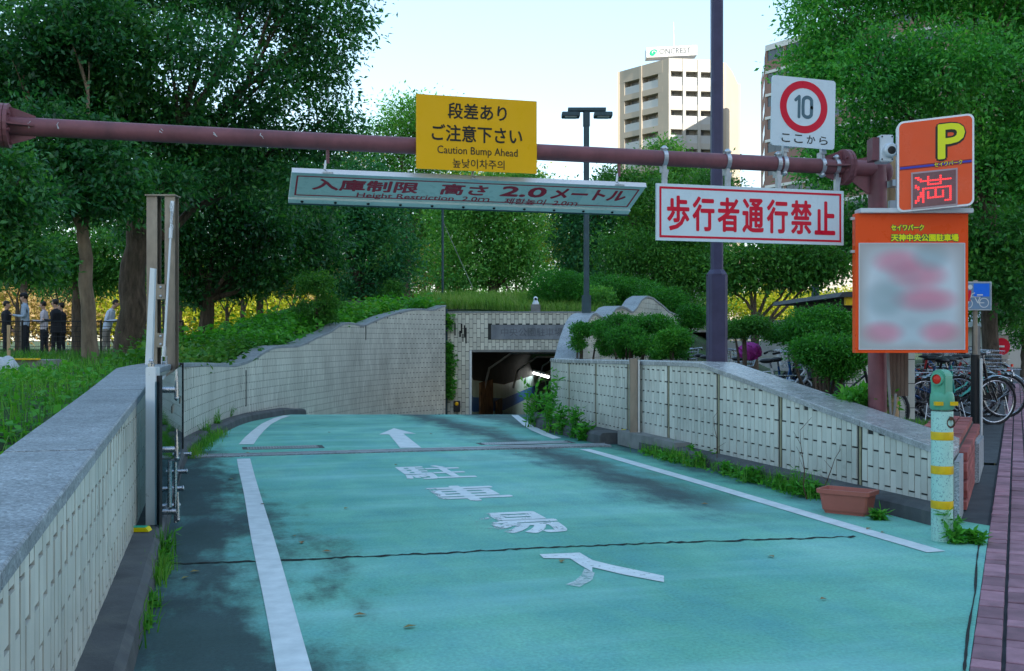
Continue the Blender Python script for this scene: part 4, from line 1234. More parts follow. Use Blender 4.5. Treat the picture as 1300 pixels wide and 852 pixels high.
def blurred_print():
    m, t, b, out = new_mat('blurred_price_print')
    tc = N(t, 'ShaderNodeTexCoord').outputs['Generated']
    sp = N(t, 'ShaderNodeSeparateXYZ'); t.links.new(tc, sp.inputs[0])
    M['_u'] = None
    px_, py_ = M['_axes'](t, sp)
    col = ramp(t, math_(t, 'ADD', math_(t, 'MULTIPLY', py_, .8), math_(t, 'MULTIPLY', px_, .2)), [(0, (.58, .70, .76)), (.5, (.60, .66, .70)), (1, (.62, .70, .76))])
    def blob(cx, cy, rx, ry, c, amt):
        nonlocal col
        dx = math_(t, 'DIVIDE', math_(t, 'SUBTRACT', px_, cx), rx); dy = math_(t, 'DIVIDE', math_(t, 'SUBTRACT', py_, cy), ry)
        d = math_(t, 'ADD', math_(t, 'MULTIPLY', dx, dx), math_(t, 'MULTIPLY', dy, dy))
        mr = N(t, 'ShaderNodeMapRange', interpolation_type='SMOOTHSTEP'); t.links.new(d, mr.inputs[0])
        mr.inputs[1].default_value = 3.0; mr.inputs[2].default_value = 0; mr.inputs[3].default_value = 0; mr.inputs[4].default_value = amt
        col = mixc(t, mr.outputs[0], col, c)
    pk = (.66, .20, .30); gy = (.18, .30, .33)
    blob(.36, .83, .17, .09, pk, .75); blob(.56, .70, .20, .10, pk, .75); blob(.63, .47, .22, .09, pk, .8); blob(.22, .155, .15, .08, pk, .75); blob(.77, .16, .15, .08, pk, .75)
    blob(.68, .88, .13, .1, gy, .5); blob(.24, .48, .15, .12, gy, .5); blob(.38, .64, .16, .14, gy, .25); blob(.50, .33, .3, .1, gy, .3); blob(.5, .15, .1, .1, gy, .25)
    ex = math_(t, 'MULTIPLY', math_(t, 'MULTIPLY', px_, math_(t, 'SUBTRACT', 1, px_)), math_(t, 'MULTIPLY', py_, math_(t, 'SUBTRACT', 1, py_)))
    ed = ramp(t, ex, [(0, grey(.6)), (.022, grey(0))])
    col = mixc(t, ed, col, (.32, .24, .2))
    t.links.new(col, b.inputs['Base Color']); b.inputs['Roughness'].default_value = .3
    return m
def axes(t, sp):
    # generated coordinates run along the object's box; the panel is turned in plan, so use either horizontal axis
    return sp.outputs[0], sp.outputs[2]
M['_axes'] = axes
M['print'] = blurred_print()
mb = MB(); mb.quad(at_(5*u, 176*u - 4*u, .003), at_(138*u, 172*u, .003), at_(138*u, 38.5*u, .003), at_(5*u, 38.5*u, .003)); mb.build('price_panel', M['print'], bd)
frame = MB()
for a, b, c, d in ((4, 37.5, 139, 38.5), (4, 172, 139, 173), (4, 38.5, 5, 172), (138, 38.5, 139, 172)): frame.obox(at_(a*u, b*u, .0), rt*(c-a)*u, -up_*(d-b)*u, nn*.006)
frame.build('panel_trim', M['alu'], bd)
def bt(s, x0, y0, x1, y1, t_=None, a_=None, r_=None, u_=None):
    t_ = t_ or bd; a_ = a_ or at_; r_ = r_ or rt; u_ = u_ or up_
    lettering('lettering_outline', s, M['dteal'], t_, a_(x0*u-.6*u, y1*u+.6*u, .0015), r_, u_, (x1-x0+1.2)*u, (y1-y0+1.2)*u, .11)
    lettering('lettering', s, M['pyellow'], t_, a_(x0*u, y1*u, .0030), r_, u_, (x1-x0)*u, (y1-y0)*u, .04)
bt('セイワパーク', 45, 14, 87, 22); bt('天神中央公園駐車場', 45, 26, 131, 35.5)
for k in (-1, 1):
    m2 = MB(); m2.box(at_(-.012, (6 if k < 0 else 48)*u, -.03), (.03, .03, .02), CR, CF); m2.build('side_bolt', M['steel'], bd)

pd_, at2, rt2, up2, nn2, w2, h2 = cam_board('parking_sign', 'orange rounded parking sign with a yellow P and a red dot matrix display', 'sign', 1139, 155, 1227.5, 270, 7.9, 'alu', .10, rad=.045, yaw=14, roll=.075)
u2 = w2/88
mb = MB(); rad = .036; e_ = .014; poly = []
for cx, cy, a0 in ((w2-e_-rad, -e_-rad, 0), (e_+rad, -e_-rad, 90), (e_+rad, -h2+e_+rad, 180), (w2-e_-rad, -h2+e_+rad, 270)):
    for k in range(7):
        a = RAD(a0 + k*15); poly.append((cx+rad*math.cos(a), cy+rad*math.sin(a)))
mb.prism(poly, at2(0, 0, 0), rt2, up2, nn2, .003); mb.build('face', M['orange'], pd_)
lettering('letter_outline', 'P', M['ink'], pd_, at2(44*u2, 54*u2, .0045), rt2, up2, 35*u2, 46.5*u2, .055)
lettering('letter', 'P', M['pyellow'], pd_, at2(46.5*u2, 51.5*u2, .006), rt2, up2, 31*u2, 42.5*u2, .018)
mb = MB(); mb.quad(at2(3*u2, 60*u2, .0045), at2(85*u2, 60*u2, .0045), at2(85*u2, 55*u2, .0045), at2(3*u2, 55*u2, .0045)); mb.build('stripe', M['striperd'], pd_)
mb = MB(); mb.quad(at2(3*u2, 58.6*u2, .006), at2(85*u2, 58.6*u2, .006), at2(85*u2, 56.4*u2, .006), at2(3*u2, 56.4*u2, .006)); mb.build('stripe', M['stripeblue'], pd_)
lettering('lettering_outline', 'セイワパーク', M['striperd'], pd_, at2(42*u2, 61*u2, .0070), rt2, up2, 33*u2, 7*u2, .06)
lettering('lettering', 'セイワパーク', M['pyellow'], pd_, at2(42.6*u2, 60.4*u2, .0085), rt2, up2, 31.8*u2, 5.8*u2, .01)
# dot matrix display showing the sign for "full"
def led_mat():
    m, t, b, out = new_mat('red_led'); e = N(t, 'ShaderNodeEmission'); e.inputs[0].default_value = (1, .05, .06, 1); e.inputs[1].default_value = .42; t.links.new(e.outputs[0], out.inputs[0]); return m
M['led'] = led_mat(); M['display'] = mat('display_glass', (.20, .075, .085), .25, .2, 5); M['displaytrim'] = mat('pink_grey_trim', (.45, .33, .36), .4, .05, 5)
X0, X1, Y0, Y1 = 18, 67, 66, 107
mb = MB(); mb.obox(at2((X0-2)*u2, (Y1+2)*u2, .003), rt2*(X1-X0+4)*u2, up2*(Y1-Y0+4)*u2, nn2*.006); mb.build('display_trim', M['displaytrim'], pd_)
mb = MB(); mb.obox(at2(X0*u2, Y1*u2, .009), rt2*(X1-X0)*u2, up2*(Y1-Y0)*u2, nn2*.003); dsp = mb.build('display', M['display'], pd_)
V, Fs = text_data('満', .01)
x0, x1, y0, y1 = V[:,0].min(), V[:,0].max(), V[:,1].min(), V[:,1].max()
GN = 16; mb = MB()
def intri(px_, py_, a, b, c):
    d1 = (px_-b[0])*(a[1]-b[1])-(a[0]-b[0])*(py_-b[1]); d2 = (px_-c[0])*(b[1]-c[1])-(b[0]-c[0])*(py_-c[1]); d3 = (px_-a[0])*(c[1]-a[1])-(c[0]-a[0])*(py_-a[1])
    return not ((d1 < 0 or d2 < 0 or d3 < 0) and (d1 > 0 or d2 > 0 or d3 > 0))
glyph = ["................","XX...X....X.....", ".XX..X....X.....", "..XXXXXXXXXXXXX.", ".....X....X.....", "X....XXXXXX.....", "XX..............", ".X.XXXXXXXXXXXX.", "...X....X.....X.", "..XX.X..X..X..X.", "..XX.X..X..X..X.", ".XXX.X..X..X..X.", ".X.X.XXXXXXX..X.", "XX.X..........X.", "X..X........XXX.", "................"]
for r_ in range(16):
    for c_ in range(16):
        if glyph[r_][c_] == 'X':
            cx_ = (X0 + 2 + (c_+.5)*(X1-X0-4)/16)*u2; cy_ = (Y0 + 2 + (r_+.5)*(Y1-Y0-4)/16)*u2; rr_ = 1.12*u2
            mb.poly([at2(cx_+rr_*1.25*math.cos(-k*math.pi/3), cy_+rr_*math.sin(-k*math.pi/3), .0135) for k in range(6)])
o = mb.build('lit_dots', M['led'], dsp); o['kind'] = 'stuff'

# wooden post and box, conduits behind the boards
q = W(px2(1131, 8.55), 8.55, .3)
t_ = thing('wooden_post', 'round tan wooden post carrying the orange boards beside the maroon post', 'post', q)
mb = MB(); mb.tube([q, q + UP*(at(0, 184, 8.55).z-.3)], [.062, .055], 14); mb.build('pole', M['wood'], t_, smooth=True)
mb = MB(); mb.obox(at(1130, 264, 8.4), CR*.5, CF*.05, UP*.06); mb.build('crossbar', M['steel'], t_)
mb = MB(); mb.obox(at(1133, 236, 8.3), CR*.09, CF*.12, UP*.05); mb.build('clip', M['steel'], t_)
a = at(1129, 503, 8.45)
t_ = thing('slatted_box', 'small weathered timber slat box below the orange board', 'box', a)
for k in range(5):
    mb = MB(); mb.obox(a + CR*(k*.031) + CF*.0, CR*.028, CF*.02, UP*(at(0, 440, 8.45).z-a.z)); mb.build('slat', M['woodgrey'], t_)
mb = MB(); mb.obox(a + CF*.022 + UP*.01, CR*.15, CF*.12, UP*.36); mb.build('box_body', M['woodgrey'], t_)
mb = MB()
z0 = .38
for i, (pa_, pb_) in enumerate((((1127, 445), (1131, 533)), ((1137, 500), (1133, 536)))):
    a = at(*pa_, 8.3); b = at(*pb_, 8.3)
    m2 = MB(); m2.tube([a, a.lerp(b, .5) + CR*(.006 if i else -.003), a.lerp(b, .85), b], .011, 8)
    tag(m2.build('conduit', M['conc'], smooth=True), ['pale conduit running straight down beside the maroon post', 'pale conduit bending down from the slatted box'][i], 'conduit')

# ------------------------------------------------------------------ BOLLARD
q = gnd(1196, 686, 0); q.z = 0
bo = thing('lane_bollard', 'pale green bollard with yellow bands and a round red reflector, flaking paint', 'bollard', q)
def flaky():
    m, t, b, out = new_mat('flaking_green_paint'); co = world_co(t)
    f = ramp(t, noise(t, co, 85, 6, .75), [(.55, grey(0)), (.60, grey(.8))])
    c = mixc(t, f, (.36, .62, .54), (.10, .17, .22)); t.links.new(c, b.inputs['Base Color']); b.inputs['Roughness'].default_value = .5; return m
M['flaky'] = flaky(); M['bolgreen'] = mat('bollard_head_green', (.10, .36, .24), .42, .12, 9); M['bandyel'] = mat('band_yellow', (.72, .46, .01), .4, .1, 9, stain=(20, .5, (.3, .2, .05)))
k = 6.2/1350
Hb = 219*k; rb_ = 13.3*k
Hb = (687-468)*q.length/1350*.985; rb_ = 13.2*camco(q.x, q.y)[1]/1350
mb = MB(); mb.lathe([(rb_, 0), (rb_, Hb*.70), (rb_*.98, Hb*.705)], q, 28); mb.build('column', M['flaky'], bo, smooth=True)
for y_ in (554, 597, 641):
    z_ = (687-y_)*camco(q.x, q.y)[1]/1350; mb = MB(); mb.lathe([(rb_*1.02, z_-.024), (rb_*1.03, z_-.022), (rb_*1.03, z_+.022), (rb_*1.02, z_+.024)], q, 28); mb.build('yellow_band', M['bandyel'], bo, smooth=True)
zc = (687-508)*camco(q.x, q.y)[1]/1350
mb = MB(); mb.lathe([(rb_*1.0, zc-.06), (rb_*1.10, zc-.05), (rb_*1.12, zc-.0), (rb_*1.05, zc+.03), (rb_*.9, zc+.045), (0, zc+.046)], q, 28); mb.build('collar', M['bolgreen'], bo, smooth=True)
for sx_ in (-1, 1):
    mb = MB(); mb.box(q + CR*sx_*rb_*.7 - CF*rb_*.90 + UP*(zc-.022), (.045, .03, .022), CR, CF); mb.build('yellow_patch', M['bandyel'], bo)
ht_ = (687-470)*camco(q.x, q.y)[1]/1350
poly = []; hw = rb_*.72
for a_ in range(0, 181, 15): poly.append((hw*math.cos(RAD(a_)), ht_-hw + hw*math.sin(RAD(a_))))
poly += [(-hw, zc), (hw, zc)]
fdir = (-CF*.66 - CR*.75).normalized(); sdir = Vector((-fdir.y, fdir.x, 0)); 
mb = MB(); mb.prism(poly, q - fdir*rb_*.75, sdir, UP, fdir, rb_*1.6); mb.build('head', M['bolgreen'], bo, bevel=.006)
hc = q + UP*(ht_-hw-.012)
mb = MB(); mb.lathe([(hw*.86, 0), (hw*.86, .018), (hw*.66, .020), (hw*.66, .008)], hc + fdir*rb_*.82, 24, sdir, UP, fdir); mb.build('reflector_ring', M['bolgreen'], bo, smooth=True)
mb = MB(); mb.lathe([(0, .020), (hw*.4, .017), (hw*.66, .010)][::-1], hc + fdir*rb_*.82, 24, sdir, UP, fdir); M['refl'] = mat('red_reflector', (.62, .03, .015), .25, .12, 30); mb.build('reflector', M['refl'], bo, smooth=True)
mb = MB(); pp = q + UP*((687-537)*camco(q.x, q.y)[1]/1350) + CR*rb_*.45 - CF*rb_*.92
M['rustm'] = mat('rusty_iron', (.10, .05, .03), .8, .4, 30)
mb.tube([pp + CR*.022*math.cos(a_) + UP*.026*math.sin(a_) for a_ in [k*math.pi/6 for k in range(12)]], .006, 6, closed=True); mb.build('ring', M['rustm'], bo, smooth=True)
mb = MB(); mb.tube([pp + CF*.02 + UP*.026, pp - CF*.012 + UP*.026], .012, 8); mb.build('ring_pin', M['rustm'], bo)

# ------------------------------------------------------------------ TERRACOTTA TROUGH
q = gnd(1076, 652, 0); t_ = thing('flower_trough', 'empty terracotta plastic flower trough lying by the right wall', 'flower trough', q)
ax = (gnd(1111, 652, 0)-gnd(1042, 645, 0)).normalized(); ay = Vector((-ax.y, ax.x, 0))
def ring(l, w_, z, tl_=0): return [q + ax*a*l + ay*b*w_ + UP*(z + tl_*a) for a, b in ((-.5, -.5), (-.46, -.56), (.46, -.56), (.5, -.5), (.5, .5), (.46, .56), (-.46, .56), (-.5, .5))]
L0 = .30
seq = [ring(L0*.92, .105, .0), ring(L0*.95, .11, .02), ring(L0, .125, .022), ring(L0*1.10, .155, .135), ring(L0*1.20, .185, .137), ring(L0*1.21, .19, .165), ring(L0*1.10, .165, .166), ring(L0*1.04, .145, .13), ring(L0*.94, .11, .03)]
mb = MB()
for a, b in zip(seq, seq[1:]):
    for k in range(8): mb.quad(a[k], a[(k+1) % 8], b[(k+1) % 8], b[k])
mb.poly(seq[-1]); mb.poly(seq[0][::-1]); mb.build('trough_body', M['terra'], t_, smooth=False)
mb = MB(); mb.poly([p + UP*.03 for p in ring(L0*.99, .13, .06)]); mb.build('soil', M['soil'], t_)

# ------------------------------------------------------------------ FLOOD GATE (folded back along the left wall)
GX = -.315
GA = thing('flood_gate', 'clear flood gate panel folded back along the left wall with white end post', 'gate', (GX, 8.6, 0))
def glassm():
    m, t, b, out = new_mat('clear_gate_panel')
    t.nodes.remove(b)
    tr = N(t, 'ShaderNodeBsdfTransparent'); tr.inputs[0].default_value = (.55, .68, .72, 1)
    gl = N(t, 'ShaderNodeBsdfGlossy'); gl.inputs[0].default_value = (.72, .80, .85, 1); gl.inputs[1].default_value = .03
    fr = N(t, 'ShaderNodeFresnel'); fr.inputs[0].default_value = 1.35
    mx = N(t, 'ShaderNodeMixShader')
    t.links.new(fr.outputs[0], mx.inputs[0]); t.links.new(tr.outputs[0], mx.inputs[1]); t.links.new(gl.outputs[0], mx.inputs[2]); t.links.new(mx.outputs[0], out.inputs[0])
    return m
M['gateglass'] = glassm()
mb = MB(); mb.obox((GX-.012, 6.32, .07), (.024, 0, 0), (0, 4.55, 0), (0, 0, .865)); mb.build('clear_panel', M['gateglass'], GA)
q = gnd(191, 672, .0); D6 = 6.0
pA = W(px2(184.5, 6.05), 6.05, 0); 
zt_ = at(0, 466, 6.05).z
mb = MB(); mb.obox(W(px2(184.5, 6.05), 6.05, .085), CR*(13.5*6.05/F), CF*.07, UP*(zt_-.085)); mb.build('end_post', M['alu'], GA, bevel=.004)
mb = MB(); mb.obox(W(px2(198.3, 6.05), 6.06, .085), CR*.012, CF*.06, UP*(zt_-.085-.05)); mb.build('rubber_seal', M['rubber'], GA)
mb = MB(); qq = W(px2(192, 6.08), 6.08, zt_); mb.lathe([(.018, 0), (.018, .02), (.012, .024), (.012, .03), (.016, .034), (.010, .046), (0, .048)], qq, 12); mb.build('lifting_eye', M['chrome'], GA, smooth=True)
mb = MB(); mb.obox((GX-.02, 10.83, .02), (.04, 0, 0), (0, .05, 0), (0, 0, .93)); mb.build('hinge_stile', M['black'], GA)
def latch(py, y, nm='latch_handle'):
    p = Vector((GX+.012, y, 0)); D = camco(p.x, p.y)[1]; p.z = EYE-(py-HOR)/F*D
    mb = MB(); mb.tube([p - Vector((.0, .0, 0)), p + Vector((.075, 0, 0))], .018, 12); mb.build('latch_boss', M['chrome'], GA, smooth=True)
    mb = MB(); c_ = p + Vector((.085, 0, 0)); mb.tube([c_ + UP*.12, c_ + UP*.02, c_ - UP*.045], [.004, .012, .014], 8); mb.ell(c_ - UP*.05, (.015, .015, .015)); mb.build(nm, M['chrome'], GA, smooth=True)
latch(495, 6.55); latch(571, 6.55); latch(650, 6.75)
mb = MB()
p = gnd(206, 607, .12)
mb = MB(); hx = GX+.05
mb.tube([(hx, 6.75, .16), (hx, 6.75, .44), (hx+.06, 6.75, .455)], .013, 8); mb.tube([(hx+.03, 6.85, .05), (hx+.03, 6.85, .42)], .010, 8); mb.build('drop_bolt', M['chrome'], GA, smooth=True)
for y in (7.3, 8.15, 9.2, 10.6):
    m2 = MB(); m2.tube([(GX+.0, y, .085), (GX+.085, y, .085)], .018, 10); m2.ell((GX+.088, y, .085), (.012, .022, .022)); m2.build('bottom_clamp', M['chrome'], GA, smooth=True)
mb = MB(); mb.obox((GX-.03, 6.3, .03), (.06, 0, 0), (0, 4.6, 0), (0, 0, .04)); mb.build('bottom_rail', M['rubber'], GA)
for py_, wd in ((509, 7), (520.5, 9)):
    p = at(223 if py_ < 515 else 213, py_, 9); D = 0
    y = 9.9 if py_ < 515 else 8.1
    zz = EYE-(py_-HOR)/F*camco(GX, y)[1]
    m2 = MB(); m2.obox((GX+.013, y, zz-.025), (.004, 0, 0), (0, .35, 0), (0, 0, .05)); m2.build('label_plate', M['bronze'], GA)

# tall pair of weathered channel posts with tie rod and leaning white rail
q = W(px2(203, 10.35), 10.35, .9)
HP = thing('gate_mast', 'pair of tall weathered steel channel posts with a tie rod, behind the left wall', 'mast', q)
zt_ = at(0, 249, 10.35).z
for pxa, pxb in ((186, 199.5), (209, 222)):
    a = px2(pxa, 10.35); b = px2(pxb, 10.35); w_ = b-a
    mb = MB()
    mb.obox(W(a, 10.35, .7), CR*w_, CF*.012, UP*(zt_-.7)); mb.obox(W(a, 10.462, .7), CR*w_, CF*.012, UP*(zt_-.7)); mb.obox(W(a+w_*.46, 10.3621, .7), CR*.01, CF*.0998, UP*(zt_-.7)); mb.build('channel_post', M['bronze'], HP)
mb = MB(); mb.obox(W(px2(185, 10.35), 10.32, zt_), CR*(38.5*10.35/F), CF*.18, UP*.014); mb.build('top_plate', M['bronze'], HP)
for ya, yb in ((361, 380), (423, 441)):
    z0, z1 = at(0, yb, 10.35).z, at(0, ya, 10.35).z
    mb = MB(); mb.obox(W(px2(199, 10.35), 10.338, z0), CR*(11*10.35/F), CF*.01, UP*(z1-z0)); mb.build('tie_plate', M['bronze'], HP)
    for zz in (z0+.03, z1-.03):
        m2 = MB(); m2.ell(W(px2(204.5, 10.35), 10.334, zz), (.014, .014, .014), 8, 5); m2.build('bolt', M['steel'], HP)
a = at(218.5, 262, 10.30); b = at(208, 452, 10.2)
mb = MB(); mb.tube([a, b], .011, 8); mb.build('tie_rod', M['alu'], HP, smooth=True)
for t0 in (.0, .18, .97):
    m2 = MB(); p = a.lerp(b, t0); m2.tube([p + (b-a).normalized()*-.05, p + (b-a).normalized()*.05], .02, 8); m2.build('turnbuckle', M['steel'], HP)
mb = MB(); 
for k in (-1, 1): mb.obox(b + CR*(.022*k-.004), CR*.008, CF*.03, UP*-.12)
mb.tube([b - CR*.03 - UP*.06 + CF*.015, b + CR*.03 - UP*.06 + CF*.015], .01, 8); mb.build('clevis', M['steel'], HP)
for k in range(4):
    m2 = MB(); m2.tube([at(217.5+.8*(k % 2), 262+9*k, 10.28) + CR*.01*math.cos(j) + UP*.03*math.sin(j) for j in [i*math.pi/5 for i in range(10)]], .005, 5, closed=True); m2.build('chain_link', M['steel'], HP)
c0, c1 = at(184, 462, 9.9), at(196, 341, 9.9)
mb = MB(); pts_ = [at(184, 463, 9.9), at(192.5, 463, 9.9), at(196.5, 341, 9.9), at(190.5, 340, 9.9)]
n_ = len(mb.v); mb.poly(pts_[::-1] if False else pts_); mb2 = MB()
A = pts_; B = [p + CF*.05 for p in pts_]
for k in range(4): mb.quad(A[k], B[k], B[(k+1) % 4], A[(k+1) % 4])
mb.poly(B[::-1])
tag(mb.build('white_rail', M['alu']), 'white metal rail leaning against the left weathered channel post', 'rail')

# right gate post
q = W(px2(805, 11.75), 11.75, 0)
t_ = thing('gate_post', 'weathered steel gate post standing against the right wall', 'post', q)
zt_ = at(0, 455, 11.7).z
mb = MB(); mb.obox(W(px2(799.5, 11.7), 11.66, -.02), CR*(9.5*11.7/F), CF*.10, UP*(zt_+.02)); mb.build('post', M['bronze'], t_, bevel=.004)
mb = MB(); mb.obox(W(px2(809.3, 11.7), 11.64, -.02), CR*(2.0*11.7/F), CF*.10, UP*(zt_+.0)); mb.build('edge_strip', M['steel'], t_)
mb = MB(); mb.obox((4.36, 9.65, 0), (.168, 0, 0), (0, 1.55, 0), (0, 0, .16)); tag(mb.build('plinth', M['conc']), 'bare concrete plinth in front of the wall beside the gate post', 'plinth')

# lane markers on the kerbs
def marker(p, lab, c1, c2, ang):
    t_ = thing('kerb_marker', lab, 'marker', p)
    a = Vector((math.cos(ang), math.sin(ang), 0)); b = Vector((-a.y, a.x, 0))
    mb = MB(); mb.prism([(-.06, 0), (.06, 0), (.045, .022), (-.045, .022)], p - b*.035, a, UP, b, .07); mb.build('body', M[c1], t_)
    mb = MB(); mb.box(p + UP*.0235, (.078, .05, .004), a, b); mb.build('reflector', M[c2], t_)
p = gnd(177, 674, .118); marker(p, 'yellow marker with a green face on the left kerb', 'markyel', 'markgrn', RAD(-12))
p = W(px2(792, 12.1), 12.1, .13); marker(p, 'blue and yellow marker on the kerb just beyond the right gate post', 'bluecover', 'markyel', RAD(60))
p = gnd(862, 563.5, .118); marker(p, 'blue and yellow marker at the kerb end nearer than the right gate post', 'bluecover', 'markyel', RAD(60))

# ------------------------------------------------------------------ POLES AND LAMPS
def square_pole(name, label, cat, px, D, z0, parts_, m_):
    q = W(px2(px, D), D, z0); t_ = thing(name, label, cat, q)
    for nm, a, b, w0 in parts_:
        mb = MB(); c = .16*w0; hw = w0/2
        poly = [(-hw+c, -hw), (hw-c, -hw), (hw, -hw+c), (hw, hw-c), (hw-c, hw), (-hw+c, hw), (-hw, hw-c), (-hw, -hw+c)]
        mb.prism(poly, q + UP*(a-z0), CR, CF, UP, b-a); mb.build(nm, M[m_], t_)
    return t_, q
D = 11.4; zj = at(0, 346, D).z
t_, q = square_pole('lamp_mast', 'thick dark violet pole standing right behind the low tiled wall', 'pole', 910, D, 0, [('base', 0, zj-.03, 24*D/F), ('shaft', zj+.02, 7.5, 14.5*D/F)], 'navy')
mb = MB(); hw, h2_ = 12*D/F, 8*D/F
mb.lathe([(hw*1.12, 0), (hw*1.12, .012), (h2_*1.15, .06)], q + UP*(zj-.03), 8); mb.build('collar', M['navy'], t_)
D = 19.5
zt_ = at(0, 141, D).z; zj = at(0, 375, D).z
t_, q = square_pole('street_lamp', 'dark green double headed street lamp behind the clipped bushes', 'street lamp', 744.5, D, 0, [('base', 0, zj, 11.5*D/F), ('shaft', zj, zt_-.28, 7*D/F), ('neck', zt_-.28, zt_-.02, 8.5*D/F)], 'lampgreen')
mb = MB(); mb.obox(W(px2(721, D), D-.08, at(0, 141.5, D).z), CR*(48*D/F), CF*.16, UP*(4*D/F)); mb.build('cross_arm', M['lampgreen'], t_)
for a, b in ((713, 736), (754, 777)):
    mb = MB(); mb.obox(W(px2(a, D), D-.14, at(0, 149, D).z), CR*((b-a)*D/F), CF*.28, UP*(5.5*D/F)); mb.build('lamp_head', M['lampgreen'], t_, bevel=.01)
    mb = MB(); mb.obox(W(px2(a+4, D), D-.11, at(0, 149, D).z-.008), CR*((b-a-8)*D/F), CF*.22, UP*.007); mb.build('lens', M['alu'], t_)
D = 26; t_, q = square_pole('park_lamp', 'thin dark pole beside the small tree, partly behind the red lettered sign', 'pole', 1035, D, 0, [('base', 0, at(0, 352, D).z, 8.5*D/F), ('shaft', at(0, 352, D).z, at(0, 195, D).z, 5*D/F)], 'lampgreen')
mb = MB(); mb.ell(W(px2(1035, D), D, at(0, 190, D).z), (.22, .22, .16)); mb.build('lamp_head', M['lampgreen'], t_, smooth=True)
D = 30; q = W(px2(562, D), D, 1.7)
t_ = thing('guyed_pole', 'thin green pole with a slanting guy wire on the mound above the tunnel', 'pole', q)
mb = MB(); mb.tube([q, W(px2(562, D), D, at(0, 262, D).z)], .035, 8); mb.build('pole', M['lampgreen'], t_)
mb = MB(); mb.tube([at(563, 283, D), at(600, 365, 29)], .008, 5); mb.build('guy_wire', M['conc'], t_)

# ------------------------------------------------------------------ PLANTER BED ON THE RIGHT
BEDZ = .40
fc = pline(-.16, 7.2); far = pline(-.30, 10.85)
A0 = Vector((4.88, 5.75, 0)); A1 = Vector((4.88, 13.2, 0)); B1 = Vector((6.3, 12.8, 0)); B2 = Vector((far.x, far.y, 0)) 
poly = [A0, Vector((fc.x, fc.y, 0)), B2, B1 + Vector((.6, .2, 0)), A1]
mb = MB(); bedp = [Vector((4.86, 6.5)), Vector((pline(-.45, 8.0).x, pline(-.45, 8.0).y)), Vector((pline(-.45, 10.8).x, pline(-.45, 10.8).y)), Vector((6.2, 10.6)), Vector((5.9, 12.6)), Vector((4.86, 14.2))]
pts3 = [Vector((p.x, p.y, BEDZ)) for p in bedp]; mb.poly(pts3); 
for i in range(6):
    a, b = pts3[i], pts3[(i+1) % 6]; mb.quad(a - UP*.45, b - UP*.45, b, a)
tag(mb.build('planting_bed', M['park'], loc=(5, 8, 0)), 'raised soil bed behind the low tiled wall', kind='structure')
bw = thing('brick_edging', 'red brick edging wall round the raised bed beside the pavement', 'brick wall', (fc.x, fc.y, 0))
n = PN; wd = .34
mb = MB(); a = pline(-.20, 7.94); L_ = 2.92
mb.obox(Vector((a.x, a.y, -.02)), -PN*wd*.98, PD*L_, UP*(BEDZ+.03)); mb.build('core', M['grout'], bw)
bk = MB(); bk.box((0, 0, 0), (.10, .205, .055)); bkm = bpy.data.meshes.new('brick'); bkm.from_pydata(bk.v, [], bk.f); bkm.materials.append(M['brick'])
ang = math.atan2(PD.y, PD.x)
def put_brick(p, e):
    o = bpy.data.objects.new('brick', bkm); COL.objects.link(o); o.parent = bw; o.location = p - bw.location; o.rotation_euler = e
for i in range(int(L_/.108)):
    s = 7.94 + .054 + i*.108
    for j, off in enumerate((-.20-.09, -.20-.26)):
        if j == 1: 
            p = pline(off-.03, s); put_brick(Vector((p.x, p.y, BEDZ+.035 + rng.uniform(-.002, .002))), (0, 0, ang)) if False else None
    p = pline(-.375, s)
for i in range(int(L_/.216)):
    for j in range(3):
        s = 7.94 + .108 + i*.216 + (.108 if j % 2 else 0); p = pline(-.20-.055-.112*j, s)
        put_brick(Vector((p.x, p.y, BEDZ+.028 + rng.uniform(-.003, .003))), (0, 0, ang - math.pi/2 + rng.uniform(-.01, .01)))
for r_ in range(6):
    for i in range(int(L_/.216)):
        s = 7.94 + .108 + i*.216 + (.108 if r_ % 2 else 0); p = pline(-.192, s)
        if i*.216 < 2.9: put_brick(Vector((p.x, p.y, .03 + r_*.066)), (RAD(0), RAD(0), ang - math.pi/2))
M['brickface'] = M['brick']
# granite kerb stones along the edging
ks = thing('granite_kerb_stones', 'rounded grey granite kerb stones at the far end of the brick edging', 'kerb stone', pline(-.15, 9.2))
for i in range(3):
    p = pline(-.185, 9.5 + i*.46)
    mb = MB(); mb.obox(Vector((p.x, p.y, -.02)), PN*.075, PD*.45, UP*(.36-.02*i)); mb.build('kerb_stone', M['granite'], ks, bevel=.02)
